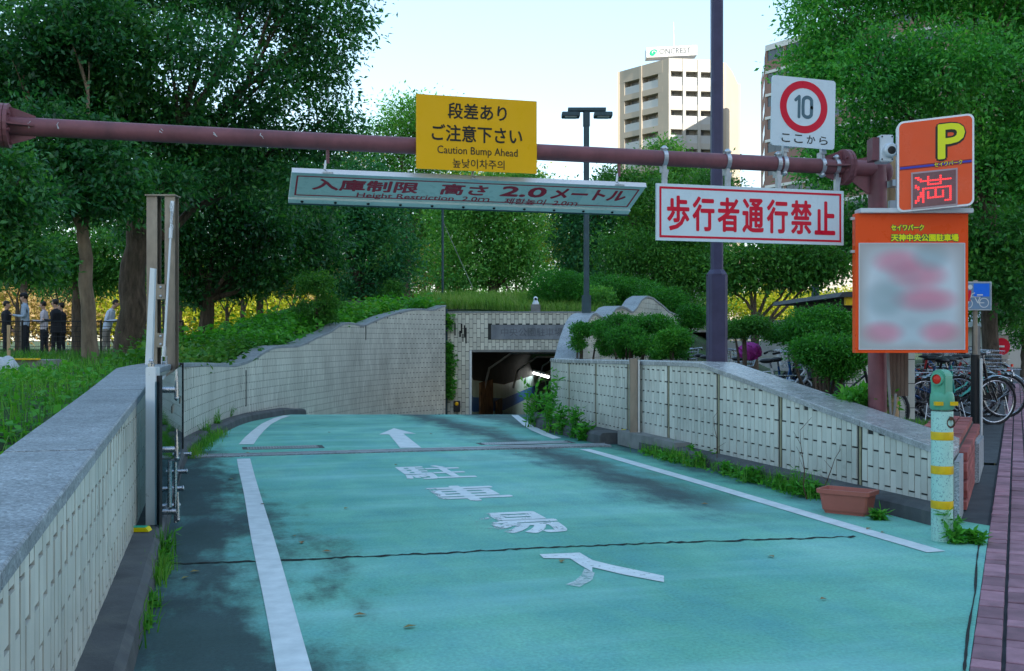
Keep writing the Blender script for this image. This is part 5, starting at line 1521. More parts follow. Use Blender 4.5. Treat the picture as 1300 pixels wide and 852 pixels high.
# ------------------------------------------------------------------ FOLIAGE
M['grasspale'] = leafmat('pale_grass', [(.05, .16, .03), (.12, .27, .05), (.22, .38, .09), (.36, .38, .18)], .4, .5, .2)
M['grassdark'] = leafmat('painted_shade_grass', [(.02, .09, .015), (.04, .16, .025), (.07, .22, .03), (.14, .25, .05)], .35, .5, .2)  # grass greens darkened to paint in the shade under the trees
def leaf_cloud(blobs, n, size, seed, clump=.35, per=26, droop=.3, asp=.45, shell=.55):
    """many small folded leaves gathered in clumps inside ellipsoids; blobs: (cx,cy,cz,rx,ry,rz)"""
    r = np.random.default_rng(seed); B = np.array(blobs, float)
    vol = (B[:,3]*B[:,4]*B[:,5])**(2/3); vol /= vol.sum()
    nc = max(1, n//per); bi = r.choice(len(B), nc, p=vol)
    d = r.normal(size=(nc, 3)); d /= np.linalg.norm(d, axis=1)[:, None]
    rad = (shell + (1-shell)*r.random(nc))**.8 * (1 + .10*r.normal(size=nc)); 
    inner = r.random(nc) < .22; rad[inner] *= .6
    C = B[bi,:3] + d*rad[:,None]*B[bi,3:]
    cs = clump*(.55 + .9*r.random(nc))
    idx = np.repeat(np.arange(nc), per); m = len(idx)
    g = r.normal(size=(m, 3)); g *= np.array([1, 1, .6])
    P = C[idx] + g*cs[idx][:,None]*.55
    out = d[idx]*.5 + g*.35; out[:,2] += .05
    ax = r.normal(size=(m, 3)) + out*1.0; ax[:,2] -= droop; ax /= np.linalg.norm(ax, axis=1)[:,None]
    nr = r.normal(size=(m, 3))*.65 + out*.3; nr[:,2] += .9
    sd = np.cross(ax, nr); sd /= (np.linalg.norm(sd, axis=1)[:,None]+1e-6); up = np.cross(sd, ax)
    L = size*(.6 + .8*r.random(m))[:,None]
    base = P; tip = P + ax*L; mid = P + ax*L*.45
    lw = L*asp*.5
    a = mid + sd*lw + up*lw*.35; b = mid - sd*lw + up*lw*.35
    V = np.stack([base, a, tip, b], 1).reshape(-1, 3)
    Fq = np.arange(4*m).reshape(-1, 4)
    return V, Fq
def limb_mb(mb, pts, r0, r1, n=8):
    k = len(pts); mb.tube(pts, [r0 + (r1-r0)*(i/(k-1))**.8 for i in range(k)], n)
def bend(a, b, k, amp, r):
    out = []
    for i in range(k+1):
        t = i/k; p = a.lerp(b, t); w_ = math.sin(math.pi*t)*amp
        out.append(p + Vector((r.uniform(-1, 1), r.uniform(-1, 1), r.uniform(-.5, .8)))*w_)
    return out
def tree(name, label, px, D, zb, tr, blobs, n, size, lm, seed, bark='bark', lean=0, split=.5, group='park trees', trunk_top=None, clump=.35, limbs=True, per=26, shell=.55, asp=.45, droop=.3, cat='tree', forks=1):
    """blobs in picture terms at the tree's distance: (px, py, rx, ry, dD, rD) -> metres"""
    r = random.Random(seed); base = W(px2(px, D), D, zb)
    t_ = thing(name, label, cat, base, group)
    s = D/F; BL = []
    for b in blobs:
        bx, by, rx, ry = b[:4]; dD = b[4] if len(b) > 4 else 0; rD = b[5] if len(b) > 5 else (rx+ry)/2
        c = at(bx, by, D+dD); s2 = (D+dD)/F
        BL.append((c.x, c.y, c.z, rx*s2, rD*s2, ry*s2))
    V, Fq = leaf_cloud(BL, n, size, seed, clump, per, droop, asp, shell)
    np_mesh('crown', V, Fq, M[lm], t_)
    top = max(b[2] for b in BL); cx = sum(b[0] for b in BL)/len(BL); cy = sum(b[1] for b in BL)/len(BL)
    low = min(b[2]-b[5]*.3 for b in BL)
    zt = trunk_top if trunk_top is not None else zb + (top-zb)*split
    mb = MB(); tt = Vector((base.x + lean, base.y, zt))
    pts = bend(base - UP*.2, tt, 8, tr*.22, r); k = len(pts)
    rr = [tr*1.0*(1.35 if i == 0 else 1.08 if i == 1 else 1 - .35*i/k) for i in range(k)]
    mb.tube(pts, rr, 12)
    mb.build('trunk', M[bark], t_, smooth=True)
    if limbs:
        for j, b in enumerate(BL[:14]):
            c = Vector(b[:3]); st = pts[-1 - (j % 3)] if forks else pts[-1]
            m2 = MB(); q = bend(st, c + Vector((r.uniform(-.2, .2), 0, r.uniform(-.2, .2)))*b[5], 5, .05*(c-st).length, r); limb_mb(m2, q, tr*.42, tr*.10, 7)
            for _ in range(3):
                e = c + Vector((r.uniform(-.8, .8)*b[3], r.uniform(-.8, .8)*b[4], r.uniform(-.3, .8)*b[5])); limb_mb(m2, bend(q[3], e, 3, .05*(e-c).length, r), tr*.15, tr*.03, 5)
            m2.build('limb', M[bark], t_, smooth=True)
    return t_

TR = 'trees in the park left of the ramp'
# big evergreens on the left
tree('camphor_tree', 'tree with the thickest rugged trunk, nearest the tall gate mast', 163, 19, .78, .27,
     [(60, -40, 120, 70, 0), (190, -30, 120, 70, 1), (300, -30, 120, 75, 0), (410, 10, 62, 70, 0), (250, 60, 60, 45, -2), (140, 70, 90, 60, -2), (400, 90, 58, 50, 1), (330, 110, 65, 45, 0), (180, 150, 90, 60, -1), (60, 110, 90, 60, 0), (425, 165, 38, 35, 1), (350, 195, 80, 40, 1), (280, 215, 70, 35, 0), (200, 235, 60, 32, -2), (120, 130, 80, 50, -1), (20, 110, 70, 60, 0), (240, 170, 80, 40, 0), (300, 160, 70, 30, 0), (390, 240, 60, 34, 0), (70, 215, 70, 40, -1)],
     90000, .105, 'L_dark', 11, split=.42, group=TR, clump=.32, trunk_top=3.6, lean=.2)
tree('evergreen_tree', 'slender tree with a smooth pale brown trunk, left of the thickest trunk', 117, 15.5, .79, .115,
     [(60, 180, 90, 50, 0), (130, 220, 60, 38, 0), (30, 80, 80, 70, 1), (20, 250, 60, 35, -1), (110, 40, 70, 60, 1), (90, 250, 70, 30, 0), (160, 260, 50, 26, 0)], 30000, .10, 'L_dark', 12, bark='barkpale', lean=-.15, group=TR, clump=.26, trunk_top=3.4)
tree('evergreen_tree', 'low spreading evergreen at the left edge of the picture', -40, 10.5, .80, .10,
     [(10, 255, 55, 35, 0), (-30, 300, 70, 40, 0), (25, 330, 50, 28, 0), (0, 210, 40, 30, 0)], 13000, .07, 'L_dark', 13, group=TR, clump=.16, trunk_top=2.0)
tree('evergreen_tree', 'dark bushy evergreen with forked black trunk right of the gate mast', 263, 24, .70, .20,
     [(250, 290, 80, 50, 0), (330, 300, 60, 50, 0), (220, 340, 45, 35, 0), (300, 350, 70, 30, 1), (370, 270, 60, 45, 1), (200, 270, 50, 50, 0), (280, 240, 80, 35, 0), (340, 345, 40, 24, 0), (240, 375, 30, 14, 0), (400, 320, 45, 40, 1)], 44000, .11, 'L_dark', 14, group=TR, clump=.38, trunk_top=2.2)
tree('evergreen_tree', 'thin dark tree between the gate mast and the forked black trunk', 211, 30, .62, .14,
     [(215, 330, 40, 40, 0), (205, 280, 45, 45, 0), (235, 370, 22, 16, 0)], 9000, .12, 'L_dark', 15, group=TR, clump=.4, trunk_top=3.2)
tree('evergreen_tree', 'blue green evergreen whose crown hangs under the left end of the height board', 455, 31, .9, .2,
     [(430, 290, 60, 50, 0), (490, 330, 42, 50, 0), (400, 250, 60, 40, 0), (455, 380, 50, 28, 0), (470, 270, 50, 50, 1), (440, 230, 50, 35, 1)], 30000, .13, 'L_blue', 16, group=TR, clump=.42, trunk_top=3.4)
tree('clipped_pine', 'small round topped pruned tree rising behind the left wall', 402, 22, 1.1, .06,
     [(403, 360, 24, 16, 0), (385, 390, 14, 9, -.5), (418, 385, 18, 10, 0), (390, 405, 14, 9, 0), (415, 402, 16, 8, 0)], 9000, .05, 'L_mid', 17, group='small pruned trees', clump=.10, trunk_top=2.0)
tree('bare_tree', 'little fork of pale bare branches against the yellow thicket behind the left wall', 345, 40, .6, .09,
     [(330, 365, 18, 12, 0), (362, 358, 20, 12, 0)], 1800, .10, 'L_yel', 18, bark='barkpale', group='small pruned trees', clump=.4, trunk_top=1.6)
tree('evergreen_tree', 'thin mossy trunk behind the standing people', 98, 34, .5, .17,
     [(95, 330, 40, 30, 0), (60, 330, 40, 28, 0), (130, 350, 35, 22, 0), (150, 320, 40, 36, 0)], 14000, .13, 'L_mid', 19, group=TR, clump=.45, trunk_top=4.0)
# behind the mound
tree('broadleaf_tree', 'light green rounded tree rising behind the left edge of the yellow sign', 515, 48, 1.0, .3,
     [(515, 150, 42, 32, 0), (480, 190, 38, 35, 0), (545, 180, 45, 50, 1), (500, 240, 60, 40, 0), (560, 150, 24, 24, 1), (560, 260, 60, 50, 2), (520, 320, 60, 40, 1)], 34000, .16, 'L_light', 20, clump=.55, group='trees behind the mound', trunk_top=6)
tree('broadleaf_tree', 'light green tree with a leaning trunk behind the middle of the height board', 615, 42, 1.4, .25,
     [(590, 290, 48, 45, 0), (650, 290, 45, 45, 0), (620, 250, 60, 30, 0), (655, 240, 40, 30, 0), (600, 345, 60, 28, 0), (660, 335, 38, 30, 0)], 32000, .15, 'L_light', 21, clump=.5, group='trees behind the mound', trunk_top=3.6, lean=.4)
tree('broadleaf_tree', 'dark bluish tree between the light green trees and the double street lamp', 745, 52, .8, .3,
     [(730, 300, 38, 40, 0), (770, 260, 42, 35, 0), (760, 330, 45, 28, 0), (720, 260, 26, 24, 0), (800, 290, 30, 35, 0), (740, 355, 50, 22, 0)], 24000, .18, 'L_blue', 22, clump=.6, group='trees behind the mound', trunk_top=4)
tree('broadleaf_tree', 'spreading mid green tree behind the dark violet pole', 830, 36, .6, .22,
     [(830, 260, 55, 40, 0), (880, 300, 55, 38, 0), (800, 320, 55, 30, -1), (860, 345, 60, 28, -1), (910, 340, 40, 30, -1), (790, 235, 36, 24, 0), (905, 250, 40, 40, 0), (850, 375, 40, 16, 0)], 40000, .12, 'L_mid', 23, clump=.42, group='trees behind the mound', trunk_top=3)
tree('young_tree', 'young leafy tree poking above the beam in front of the tall building', 845, 44, 1.0, .08,
     [(846, 190, 17, 12, 0), (822, 203, 14, 8, 0), (862, 214, 26, 9, 0), (838, 232, 30, 15, 0), (890, 232, 20, 10, 0)], 6000, .15, 'L_light', 24, clump=.45, group='trees behind the mound', trunk_top=7.5)
tree('small_tree', 'small tree with wiggly spreading limbs under the red lettered sign', 958, 20, .1, .10,
     [(940, 335, 30, 22, 0), (985, 325, 38, 20, 0), (1030, 330, 35, 22, 0), (960, 355, 30, 12, 0), (1010, 355, 34, 12, 0), (1050, 345, 22, 16, 0), (925, 365, 16, 10, 0)], 13000, .09, 'L_mid', 25, clump=.25, group='trees at the right', trunk_top=1.7)
# large tree at the right
M['L_mid2'] = leafmat('leaves_zelkova', [(.022, .14, .032), (.05, .27, .055), (.10, .40, .08), (.22, .52, .10)], .42, .45, .35)
tree('zelkova_tree', 'very large bright green tree filling the upper right behind the orange boards', 1256, 21, .0, .17,
     [(1060, 20, 60, 60, 0), (1140, -30, 90, 60, 0), (1240, -20, 90, 60, 0), (1033, 85, 38, 34, 0), (1110, 100, 75, 55, -1), (1200, 90, 90, 60, -1), (1290, 100, 70, 70, 0), (1100, 190, 80, 45, 0), (1180, 200, 80, 60, 0), (1265, 210, 70, 60, 0), (1060, 215, 50, 30, 0), (1330, 20, 70, 70, 0), (1310, 200, 50, 60, 0)],
     100000, .10, 'L_mid2', 26, clump=.34, group='trees at the right', trunk_top=4.6)
M['L_dark2'] = leafmat('leaves_dark_green', [(.012, .07, .016), (.025, .13, .025), (.045, .19, .03), (.09, .27, .04)], .3, .5, .2)
tree('evergreen_tree', 'dark leafy tree low behind the large orange board and bicycle sign', 1180, 25, .0, .16,
     [(1130, 290, 60, 45, 0), (1210, 320, 60, 60, 0), (1270, 330, 50, 55, 0), (1090, 300, 40, 38, 1), (1235, 375, 45, 26, 0), (1170, 380, 40, 34, 0), (1310, 290, 50, 60, 1), (1280, 395, 26, 18, 1), (1265, 300, 50, 40, -5), (1250, 345, 34, 30, -5), (1282, 372, 26, 22, -5)], 52000, .11, 'L_dark2', 27, clump=.36, group='trees at the right', trunk_top=3)
tree('street_tree', 'leafy street tree low at the far right edge beyond the bicycles', 1300, 34, .0, .12,
     [(1300, 415, 22, 26, 0), (1285, 345, 30, 24, 0)], 5000, .12, 'L_dark2', 28, clump=.4, group='trees at the right', trunk_top=1.6)

# dark belt of trees further left and behind, seen between the crowns
for i, (px, D, zb, bl, n, lm, lab) in enumerate([
    (30, 46, .5, [(10, 300, 60, 40), (70, 280, 60, 50), (0, 230, 70, 50)], 12000, 'L_mid', 'tree at the far left beyond the standing people'),
    (330, 50, .5, [(310, 300, 60, 40), (370, 260, 70, 50), (330, 220, 70, 40)], 14000, 'L_mid', 'tree deep in the park behind the left wall'),
    (180, 52, .5, [(170, 290, 60, 40), (200, 230, 80, 50), (120, 240, 70, 50)], 14000, 'L_dark', 'tree deep in the park hidden behind the thickest trunk'),
    (655, 62, .5, [(640, 240, 60, 40), (700, 300, 35, 40), (590, 240, 50, 40)], 12000, 'L_yel', 'yellow green sunlit tree far behind the height board'),
    (470, 60, .5, [(440, 230, 60, 40), (420, 330, 50, 40)], 8000, 'L_rust', 'rusty leaved sunlit tree far behind the left trees'),
    (540, 64, .5, [(540, 330, 30, 30), (500, 370, 40, 18), (560, 350, 30, 25)], 6000, 'L_rust', 'rusty leaved low tree seen under the height board')]):
    tree('park_tree', lab, px, D, zb, .2, [b + (0,) for b in bl], n, .20, lm, 60+i, clump=.7, group='trees far back in the park', trunk_top=4)

for i, (px, D, top) in enumerate([(22, 52, 345), (75, 58, 350), (100, 62, 355), (228, 46, 350), (288, 58, 355), (308, 48, 350), (372, 56, 350), (440, 60, 345), (468, 50, 340)]):
    tree('park_tree', ['thin trunk at the far left behind the people', 'thin trunk behind the person in the black suit', 'thin trunk just left of the slender pale trunk', 'thin trunk just right of the gate mast', 'thin trunk right of the forked black trunk', 'second thin trunk right of the forked black trunk', 'thin trunk behind the round topped pruned tree', 'thin trunk left of the blue green evergreen', 'thin trunk right of the blue green evergreen'][i], px, D, .45, .13,
         [(px, top, 34, 24, 0), (px-18, top+14, 24, 14, 1), (px+20, top+8, 26, 16, 0)], 3000, .17, ['L_mid', 'L_dark', 'L_blue'][i % 3], 300+i, clump=.5, group='thin trees deep in the park', trunk_top=3.0)
for i, (px, D, lm, lab) in enumerate([(520, 70, 'L_light', 'light green belt of bushes low behind the mound at left'), (600, 74, 'L_light', 'light green belt of bushes low behind the mound, middle'), (690, 72, 'L_mid', 'green belt of bushes behind the double street lamp'), (780, 70, 'L_mid', 'green belt of bushes behind the long clipped hedge'), (870, 66, 'L_mid', 'green belt of bushes behind the violet pole')]):
    tree('park_tree', lab, px, D, .3, .14, [(px, 350, 55, 40, 0), (px-30, 290, 40, 40, 1), (px+30, 310, 45, 45, 0), (px, 390, 60, 20, 2)], 9000, .24, lm, 330+i, clump=.7, group='belt of trees behind the mound', trunk_top=4)

# sunlit thicket beyond the shade
def thicket(name, label, cat, px, D, zb, blobs, n, size, lm, seed, group=None, clump=.3, stem=.05, nst=5, per=26, shell=.6, asp=.45, droop=.1):
    t_ = tree(name, label, px, D, zb, stem, blobs, n, size, lm, seed, bark='bark', group=group, clump=clump, limbs=False, trunk_top=EYE + (HOR-blobs[0][1])/F*D, per=per, shell=shell, asp=asp, droop=droop, cat=cat)
    r = random.Random(seed)
    base = W(px2(px, D), D, zb)
    for b in blobs[:nst]:
        m2 = MB(); c = at(b[0], b[1], D + (b[4] if len(b) > 4 else 0)); limb_mb(m2, bend(base + Vector((r.uniform(-.1, .1), 0, 0)), c, 4, .06, r), stem*.8, stem*.3, 6); m2.build('stem', M['bark'], t_, smooth=True)
    return t_
tl_ = [(-20, 86, 'yellow green thicket at the far left edge'), (60, 84, 'sunlit thicket behind the standing people'), (150, 88, 'sunlit thicket behind the thickest trunk'), (240, 84, 'yellow thicket right of the gate mast'), (330, 86, 'yellow thicket seen over the first wave of the left wall'), (420, 88, 'rusty thicket behind the round topped pruned tree')]
for i, (px, D, lab) in enumerate(tl_):
    thicket('sunlit_thicket', lab, 'bush', px, D, .2, [(px, 405, 60, 26, 0), (px-30, 380, 40, 22, 3), (px+35, 385, 45, 24, 4), (px, 355, 50, 26, 8), (px+15, 400, 60, 30, 9)], 17000, .34, 'L_rust' if i in (1, 5) else 'L_yel', 80+i, 'sunlit thickets beyond the park', clump=1.0, stem=.12)
for i, (px, D, lab) in enumerate([(960, 76, 'yellow green thicket behind the small tree with wiggly limbs'), (1040, 84, 'yellow green thicket left of the hut roof')]):
    thicket('sunlit_thicket', lab, 'bush', px, D, .1, [(px, 392, 50, 18, 0), (px-25, 382, 35, 16, 3), (px+30, 385, 40, 18, 4)], 11000, .22, 'L_yel', 90+i, 'sunlit thickets beyond the park', clump=.8, stem=.1)

# ------------------------------------------------------------------ clipped bushes
def cloud_bush(label, px, D, zb, blobs, n, seed, size=.035, lm='L_hedge', group='clipped bushes behind the right wall', name='clipped_bush', clump=.09, nst=8):
    return thicket(name, label, 'bush', px, D, zb, blobs, n, size, lm, seed, group, clump=clump, stem=.035, nst=nst, shell=.86, droop=0)
cloud_bush('clipped bush in rounded pads in front of the wave topped wall', 800, 15.6, .0,
   [(826, 411, 30, 10, .2, 24), (795, 428, 24, 12, -.2, 20), (848, 424, 20, 9, 0, 20), (772, 421, 18, 9, .4, 18), (786, 406, 20, 5, .6, 16), (820, 437, 22, 9, -.4, 18), (806, 418, 20, 8, .1, 16), (800, 443, 22, 11, .4, 18), (838, 443, 20, 11, .5, 16), (772, 440, 14, 10, .6, 12), (862, 447, 14, 8, .3, 12)], 40000, 31, clump=.06)
cloud_bush('clipped bush just left of the double street lamp pole base', 738, 16.6, .0,
   [(738, 419, 11, 8, 0, 10), (734, 436, 8, 8, 0, 8), (762, 416, 13, 8, .1, 12)], 7000, 32, clump=.06)
cloud_bush('clipped bush at the right of its row, next to the violet pole', 852, 14.6, .0,
   [(856, 431, 20, 11, 0, 16), (838, 448, 12, 5, 0, 10)], 8000, 33, clump=.06)
cloud_bush('flat topped clipped bush behind the handlebars, under the small tree', 1035, 12.5, .3,
   [(1040, 408, 38, 16, 0, 30), (1000, 425, 34, 9, .3, 26), (1070, 418, 30, 14, 0, 26), (1025, 420, 34, 14, -.2, 24)], 22000, 34)
cloud_bush('clipped bush with tangled bare stems above the sloping wall', 1050, 9.9, .38,
   [(1048, 446, 38, 15, 0, 28), (1075, 452, 26, 12, 0, 20), (1062, 466, 24, 12, 0, 20)], 20000, 35, size=.032)
cloud_bush('small loose bush against the foot of the maroon post', 1098, 8.6, .38,
   [(1100, 509, 24, 9, 0, 18), (1084, 511, 16, 6, 0, 12), (1112, 506, 12, 6, 0, 10)], 2600, 36, size=.06, lm='weed', name='loose_bush', clump=.09)
cloud_bush('low clipped pine pad beside the purple bag', 945, 12.5, .1,
   [(932, 418, 20, 7, 0, 14), (958, 412, 18, 7, 0, 14)], 7000, 37, lm='L_mid', nst=1)
cloud_bush('round clipped ball bush beyond the wave topped wall', 877, 26, .3, [(878, 403, 15, 13, 0, 14)], 6000, 38, size=.06, group='clipped bushes on the mound', clump=.14)
cloud_bush('round bush at the right end of the mound hedge', 850, 29, .5, [(853, 385, 18, 17, 0, 18)], 6000, 39, size=.06, group='clipped bushes on the mound', clump=.15)
cloud_bush('big rounded clipped hedge on the mound left of the double street lamp', 708, 28.8, 1.6, [(706, 369, 32, 25, 0, 34), (732, 376, 26, 20, 0, 34), (690, 384, 18, 12, -.3, 16), (722, 362, 26, 14, .3, 26)], 36000, 40, size=.05, group='clipped bushes on the mound', name='hedge', clump=.10)
cloud_bush('long clipped hedge sloping down to the right on the mound', 800, 30.5, 1.2, [(770, 362, 34, 10, 0, 40), (805, 368, 32, 12, 0, 40), (832, 380, 24, 13, -1, 30), (760, 375, 40, 14, 0, 30), (800, 385, 36, 14, 0, 30)], 34000, 41, size=.06, group='clipped bushes on the mound', name='hedge', clump=.15)
cloud_bush('small pointed bush between the two mound hedges', 765, 28, 1.5, [(762, 378, 14, 12, 0, 12)], 3500, 42, size=.06, lm='L_light', group='clipped bushes on the mound', clump=.15)
cloud_bush('dark pruned pine bush standing on the ivy slope above the left wall', 500, 30, 1.5, [(500, 372, 14, 14, 0, 14), (487, 384, 12, 10, 0, 10)], 4000, 43, size=.06, lm='L_mid', group='clipped bushes on the mound', clump=.15)

# ------------------------------------------------------------------ grass and ground plants (nobody could count them)
def blades(pts, h, wd, seed, lean=.5, per=1):
    r = np.random.default_rng(seed); P = np.repeat(np.array(pts), per, 0); m = len(P)
    P = P + np.c_[r.normal(size=(m, 2))*.02, np.zeros(m)]
    H = h*(.45 + .9*r.random(m))[:,None]; a = r.random(m)*2*np.pi; d = np.c_[np.cos(a), np.sin(a), np.zeros(m)]
    a2 = a + np.pi/2; s = np.c_[np.cos(a2), np.sin(a2), np.zeros(m)]*wd*.5
    ln = (lean*r.random(m))[:,None]; up = np.array([0, 0, 1.0])
    p1 = P + up*H*.55 + d*H*ln*.3; p2 = P + up*H*(1-.35*ln) + d*H*ln*.95
    V = np.stack([P-s, P+s, p1+s*.8, p1-s*.8, p2+s*.05, p2-s*.05], 1).reshape(-1, 3)
    b = (np.arange(m)*6)[:,None]
    Fq = np.concatenate([b+np.array([[0,1,2,3]]), b+np.array([[3,2,4,5]])], 0)
    return V, Fq
def scatter(n, seed, fn, box):
    r = random.Random(seed); out = []
    while len(out) < n:
        x = r.uniform(box[0], box[1]); D = r.uniform(box[2], box[3])
        p = W(x, D); 
        if fn(x, D, p) and not inside((p.x, p.y), hole): out.append((p.x, p.y, tz(p.x, p.y)-.01))
    return out
def leftbank(x, D, p): return p.x < -.78 and p.x > -9
g = scatter(16000, 5, lambda x, D, p: leftbank(x, D, p) and rng.random() < min(1, 5.0/D), (-9, .5, 3.0, 17))
V, Fq = blades(g, .17, .008, 6, lean=.9); o = np_mesh('grass', V, Fq, M['grass'], loc=(-3, 8, .7)); tag(o, 'tall green grass on the bank behind the left wall', kind='stuff')
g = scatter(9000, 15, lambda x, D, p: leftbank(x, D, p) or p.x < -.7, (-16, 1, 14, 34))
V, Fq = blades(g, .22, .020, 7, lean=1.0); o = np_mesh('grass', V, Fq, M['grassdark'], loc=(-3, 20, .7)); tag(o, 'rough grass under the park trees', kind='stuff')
g = scatter(20000, 25, lambda x, D, p: D > 27.25, (-2.6, 2.4, 27.2, 31))
V, Fq = blades(g, .30, .016, 8, lean=1.15); o = np_mesh('grass', V, Fq, M['grasspale'], loc=(0, 29, 1.7)); tag(o, 'long pale grass on the mound above the tunnel mouth', kind='stuff')
g = scatter(2500, 35, lambda x, D, p: True, (1, 1.1, 3, 3.1)) if False else []
r_ = random.Random(9); g = []
for _ in range(2600):
    s = r_.uniform(8.0, 10.7); off = r_.uniform(-1.6, -.5); p = pline(off, s)
    if p.x > 4.95: g.append((p.x, p.y, BEDZ))
V, Fq = blades(g, .055, .005, 9, lean=.8); o = np_mesh('grass', V, Fq, M['grass'], loc=(6, 8, .4)); tag(o, 'short grass in the raised bed by the brick edging', kind='stuff')
def ground_leaves(pts, size, seed, rise, name, label, m_, loc, per=14, asp=.7, cl=.12):
    r = np.random.default_rng(seed); P = np.repeat(np.array(pts), per, 0); m = len(P)
    P = P + np.c_[r.normal(size=(m, 2))*cl, np.abs(r.normal(size=m))*rise]
    ax = r.normal(size=(m, 3)); ax[:,2] = ax[:,2]*.4; ax /= np.linalg.norm(ax, axis=1)[:,None]
    nr = r.normal(size=(m, 3))*.45; nr[:,2] += 1
    sd = np.cross(ax, nr); sd /= np.linalg.norm(sd, axis=1)[:,None]; up = np.cross(sd, ax)
    L = size*(.5 + r.random(m))[:,None]; lw = L*asp*.5; mid = P + ax*L*.45
    V = np.stack([P, mid+sd*lw+up*lw*.3, P+ax*L, mid-sd*lw+up*lw*.3], 1).reshape(-1, 3)
    o = np_mesh(name, V, np.arange(4*m).reshape(-1, 4), M[m_], loc=loc); tag(o, label, kind='stuff'); return o
g = scatter(420, 45, lambda x, D, p: leftbank(x, D, p) and p.x > -4, (-5, .5, 3.0, 11)); ground_leaves(g, .055, 46, .07, 'ground_cover', 'broad leaved ground cover on the bank behind the left wall', 'weed', (-2, 6, .8))
# ivy over the back of the left wall coping, thick along the curve
g = []
for i, q in enumerate(offs(LWS, .42)):
    D = camco(q.x, q.y)[1]
    if D < 12.5: continue
    s = LWL*i/(len(LWS)-1); zt_ = lz(s)
    for k in range(5):
        o_ = r_.uniform(0, 1.5 if D > 18.5 else .45); t2 = offs(LWS, .42+o_)[i] if False else None
        nrm_ = (offs([LWS[max(0, i-1)], LWS[min(len(LWS)-1, i+1)]], 1)[0] - LWS[max(0, i-1)])
        qq = q + nrm_.normalized()*o_
        g.append((qq.x, qq.y, max(tz(qq.x, qq.y), zt_-.10) + r_.uniform(-.05, .18 if D > 18.5 else .02)))
ga = [q for q in g if camco(q[0], q[1])[1] < 18.5]; gb = [q for q in g if camco(q[0], q[1])[1] >= 18.5]
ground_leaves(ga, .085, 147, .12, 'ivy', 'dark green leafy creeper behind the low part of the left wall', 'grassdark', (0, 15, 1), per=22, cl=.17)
ground_leaves(gb, .105, 47, .12, 'ivy', 'bright green leafy creeper along the back of the curving left wall', 'weed', (0, 20, 1), per=22, cl=.17)
# slope shrubs in front of the trunks
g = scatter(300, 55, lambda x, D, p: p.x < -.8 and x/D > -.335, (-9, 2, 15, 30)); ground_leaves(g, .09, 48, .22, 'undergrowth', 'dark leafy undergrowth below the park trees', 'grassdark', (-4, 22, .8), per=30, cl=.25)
# ivy on the portal corner
g = []
for _ in range(120):
    py = r_.choice([r_.uniform(438, 508)]*5 + [r_.uniform(400, 425)]); p = at(568 + r_.gauss(0, 2.6), py, 26.85); g.append(tuple(p))
ground_leaves(g, .085, 49, .05, 'ivy', 'ivy climbing the downpipe in the corner of the tunnel mouth', 'weed', at(568, 510, 26.9), per=16, cl=.06)

# single weeds along the kerbs
def weed(px, py, zb, hpx, seed, label, kind=0, lm='weed', road_=False, grp='weeds growing along the kerbs'):
    base = gnd(px, py, zb) if not road_ else road_pt(px, py); D = camco(base.x, base.y)[1]; h = hpx*D/F
    t_ = thing('weed', label, 'weed', base, grp); r = random.Random(seed)
    m2 = MB(); pts = []
    ns = 5 if kind else 6
    for k in range(ns):
        a = r.uniform(0, 6.28); rad = h*r.uniform(.1, .75)
        tip = base + Vector((math.cos(a)*rad, math.sin(a)*rad, h*r.uniform(.35, 1)))
        m2.tube(bend(base, tip, 4, h*.05, r), [.004*1.0, .0035, .003, .002, .0015], 5)
        for j in range(9 if kind else 2):
            t = r.uniform(.15, 1); pts.append(tuple(base.lerp(tip, t) + Vector((r.gauss(0, .012), r.gauss(0, .012), 0))))
    m2.build('stem', M['weed'], t_)
    r3 = np.random.default_rng(seed)
    if kind == 0:
        V, Fq = blades([tuple(base)]*60, h*1.0, .007, seed, lean=1.0)
        V[:, :2] += 0
        np_mesh('blades', V, Fq, M['grass'], t_)
    P = np.repeat(np.array(pts), 4, 0); m = len(P); ax = r3.normal(size=(m, 3)); ax[:,2] *= .5; ax /= np.linalg.norm(ax, axis=1)[:,None]
    sd = np.cross(ax, np.array([0, 0, 1.0]) + .3*r3.normal(size=(m, 3))); sd /= np.linalg.norm(sd, axis=1)[:,None]
    L = (.03 + .05*r3.random(m))[:,None]*(1.0 if kind else .8); V = np.stack([P, P+ax*L*.45+sd*L*.2, P+ax*L, P+ax*L*.45-sd*L*.2], 1).reshape(-1, 3)
    np_mesh('leaves', V, np.arange(4*m).reshape(-1, 4), M[lm], t_)
    return t_
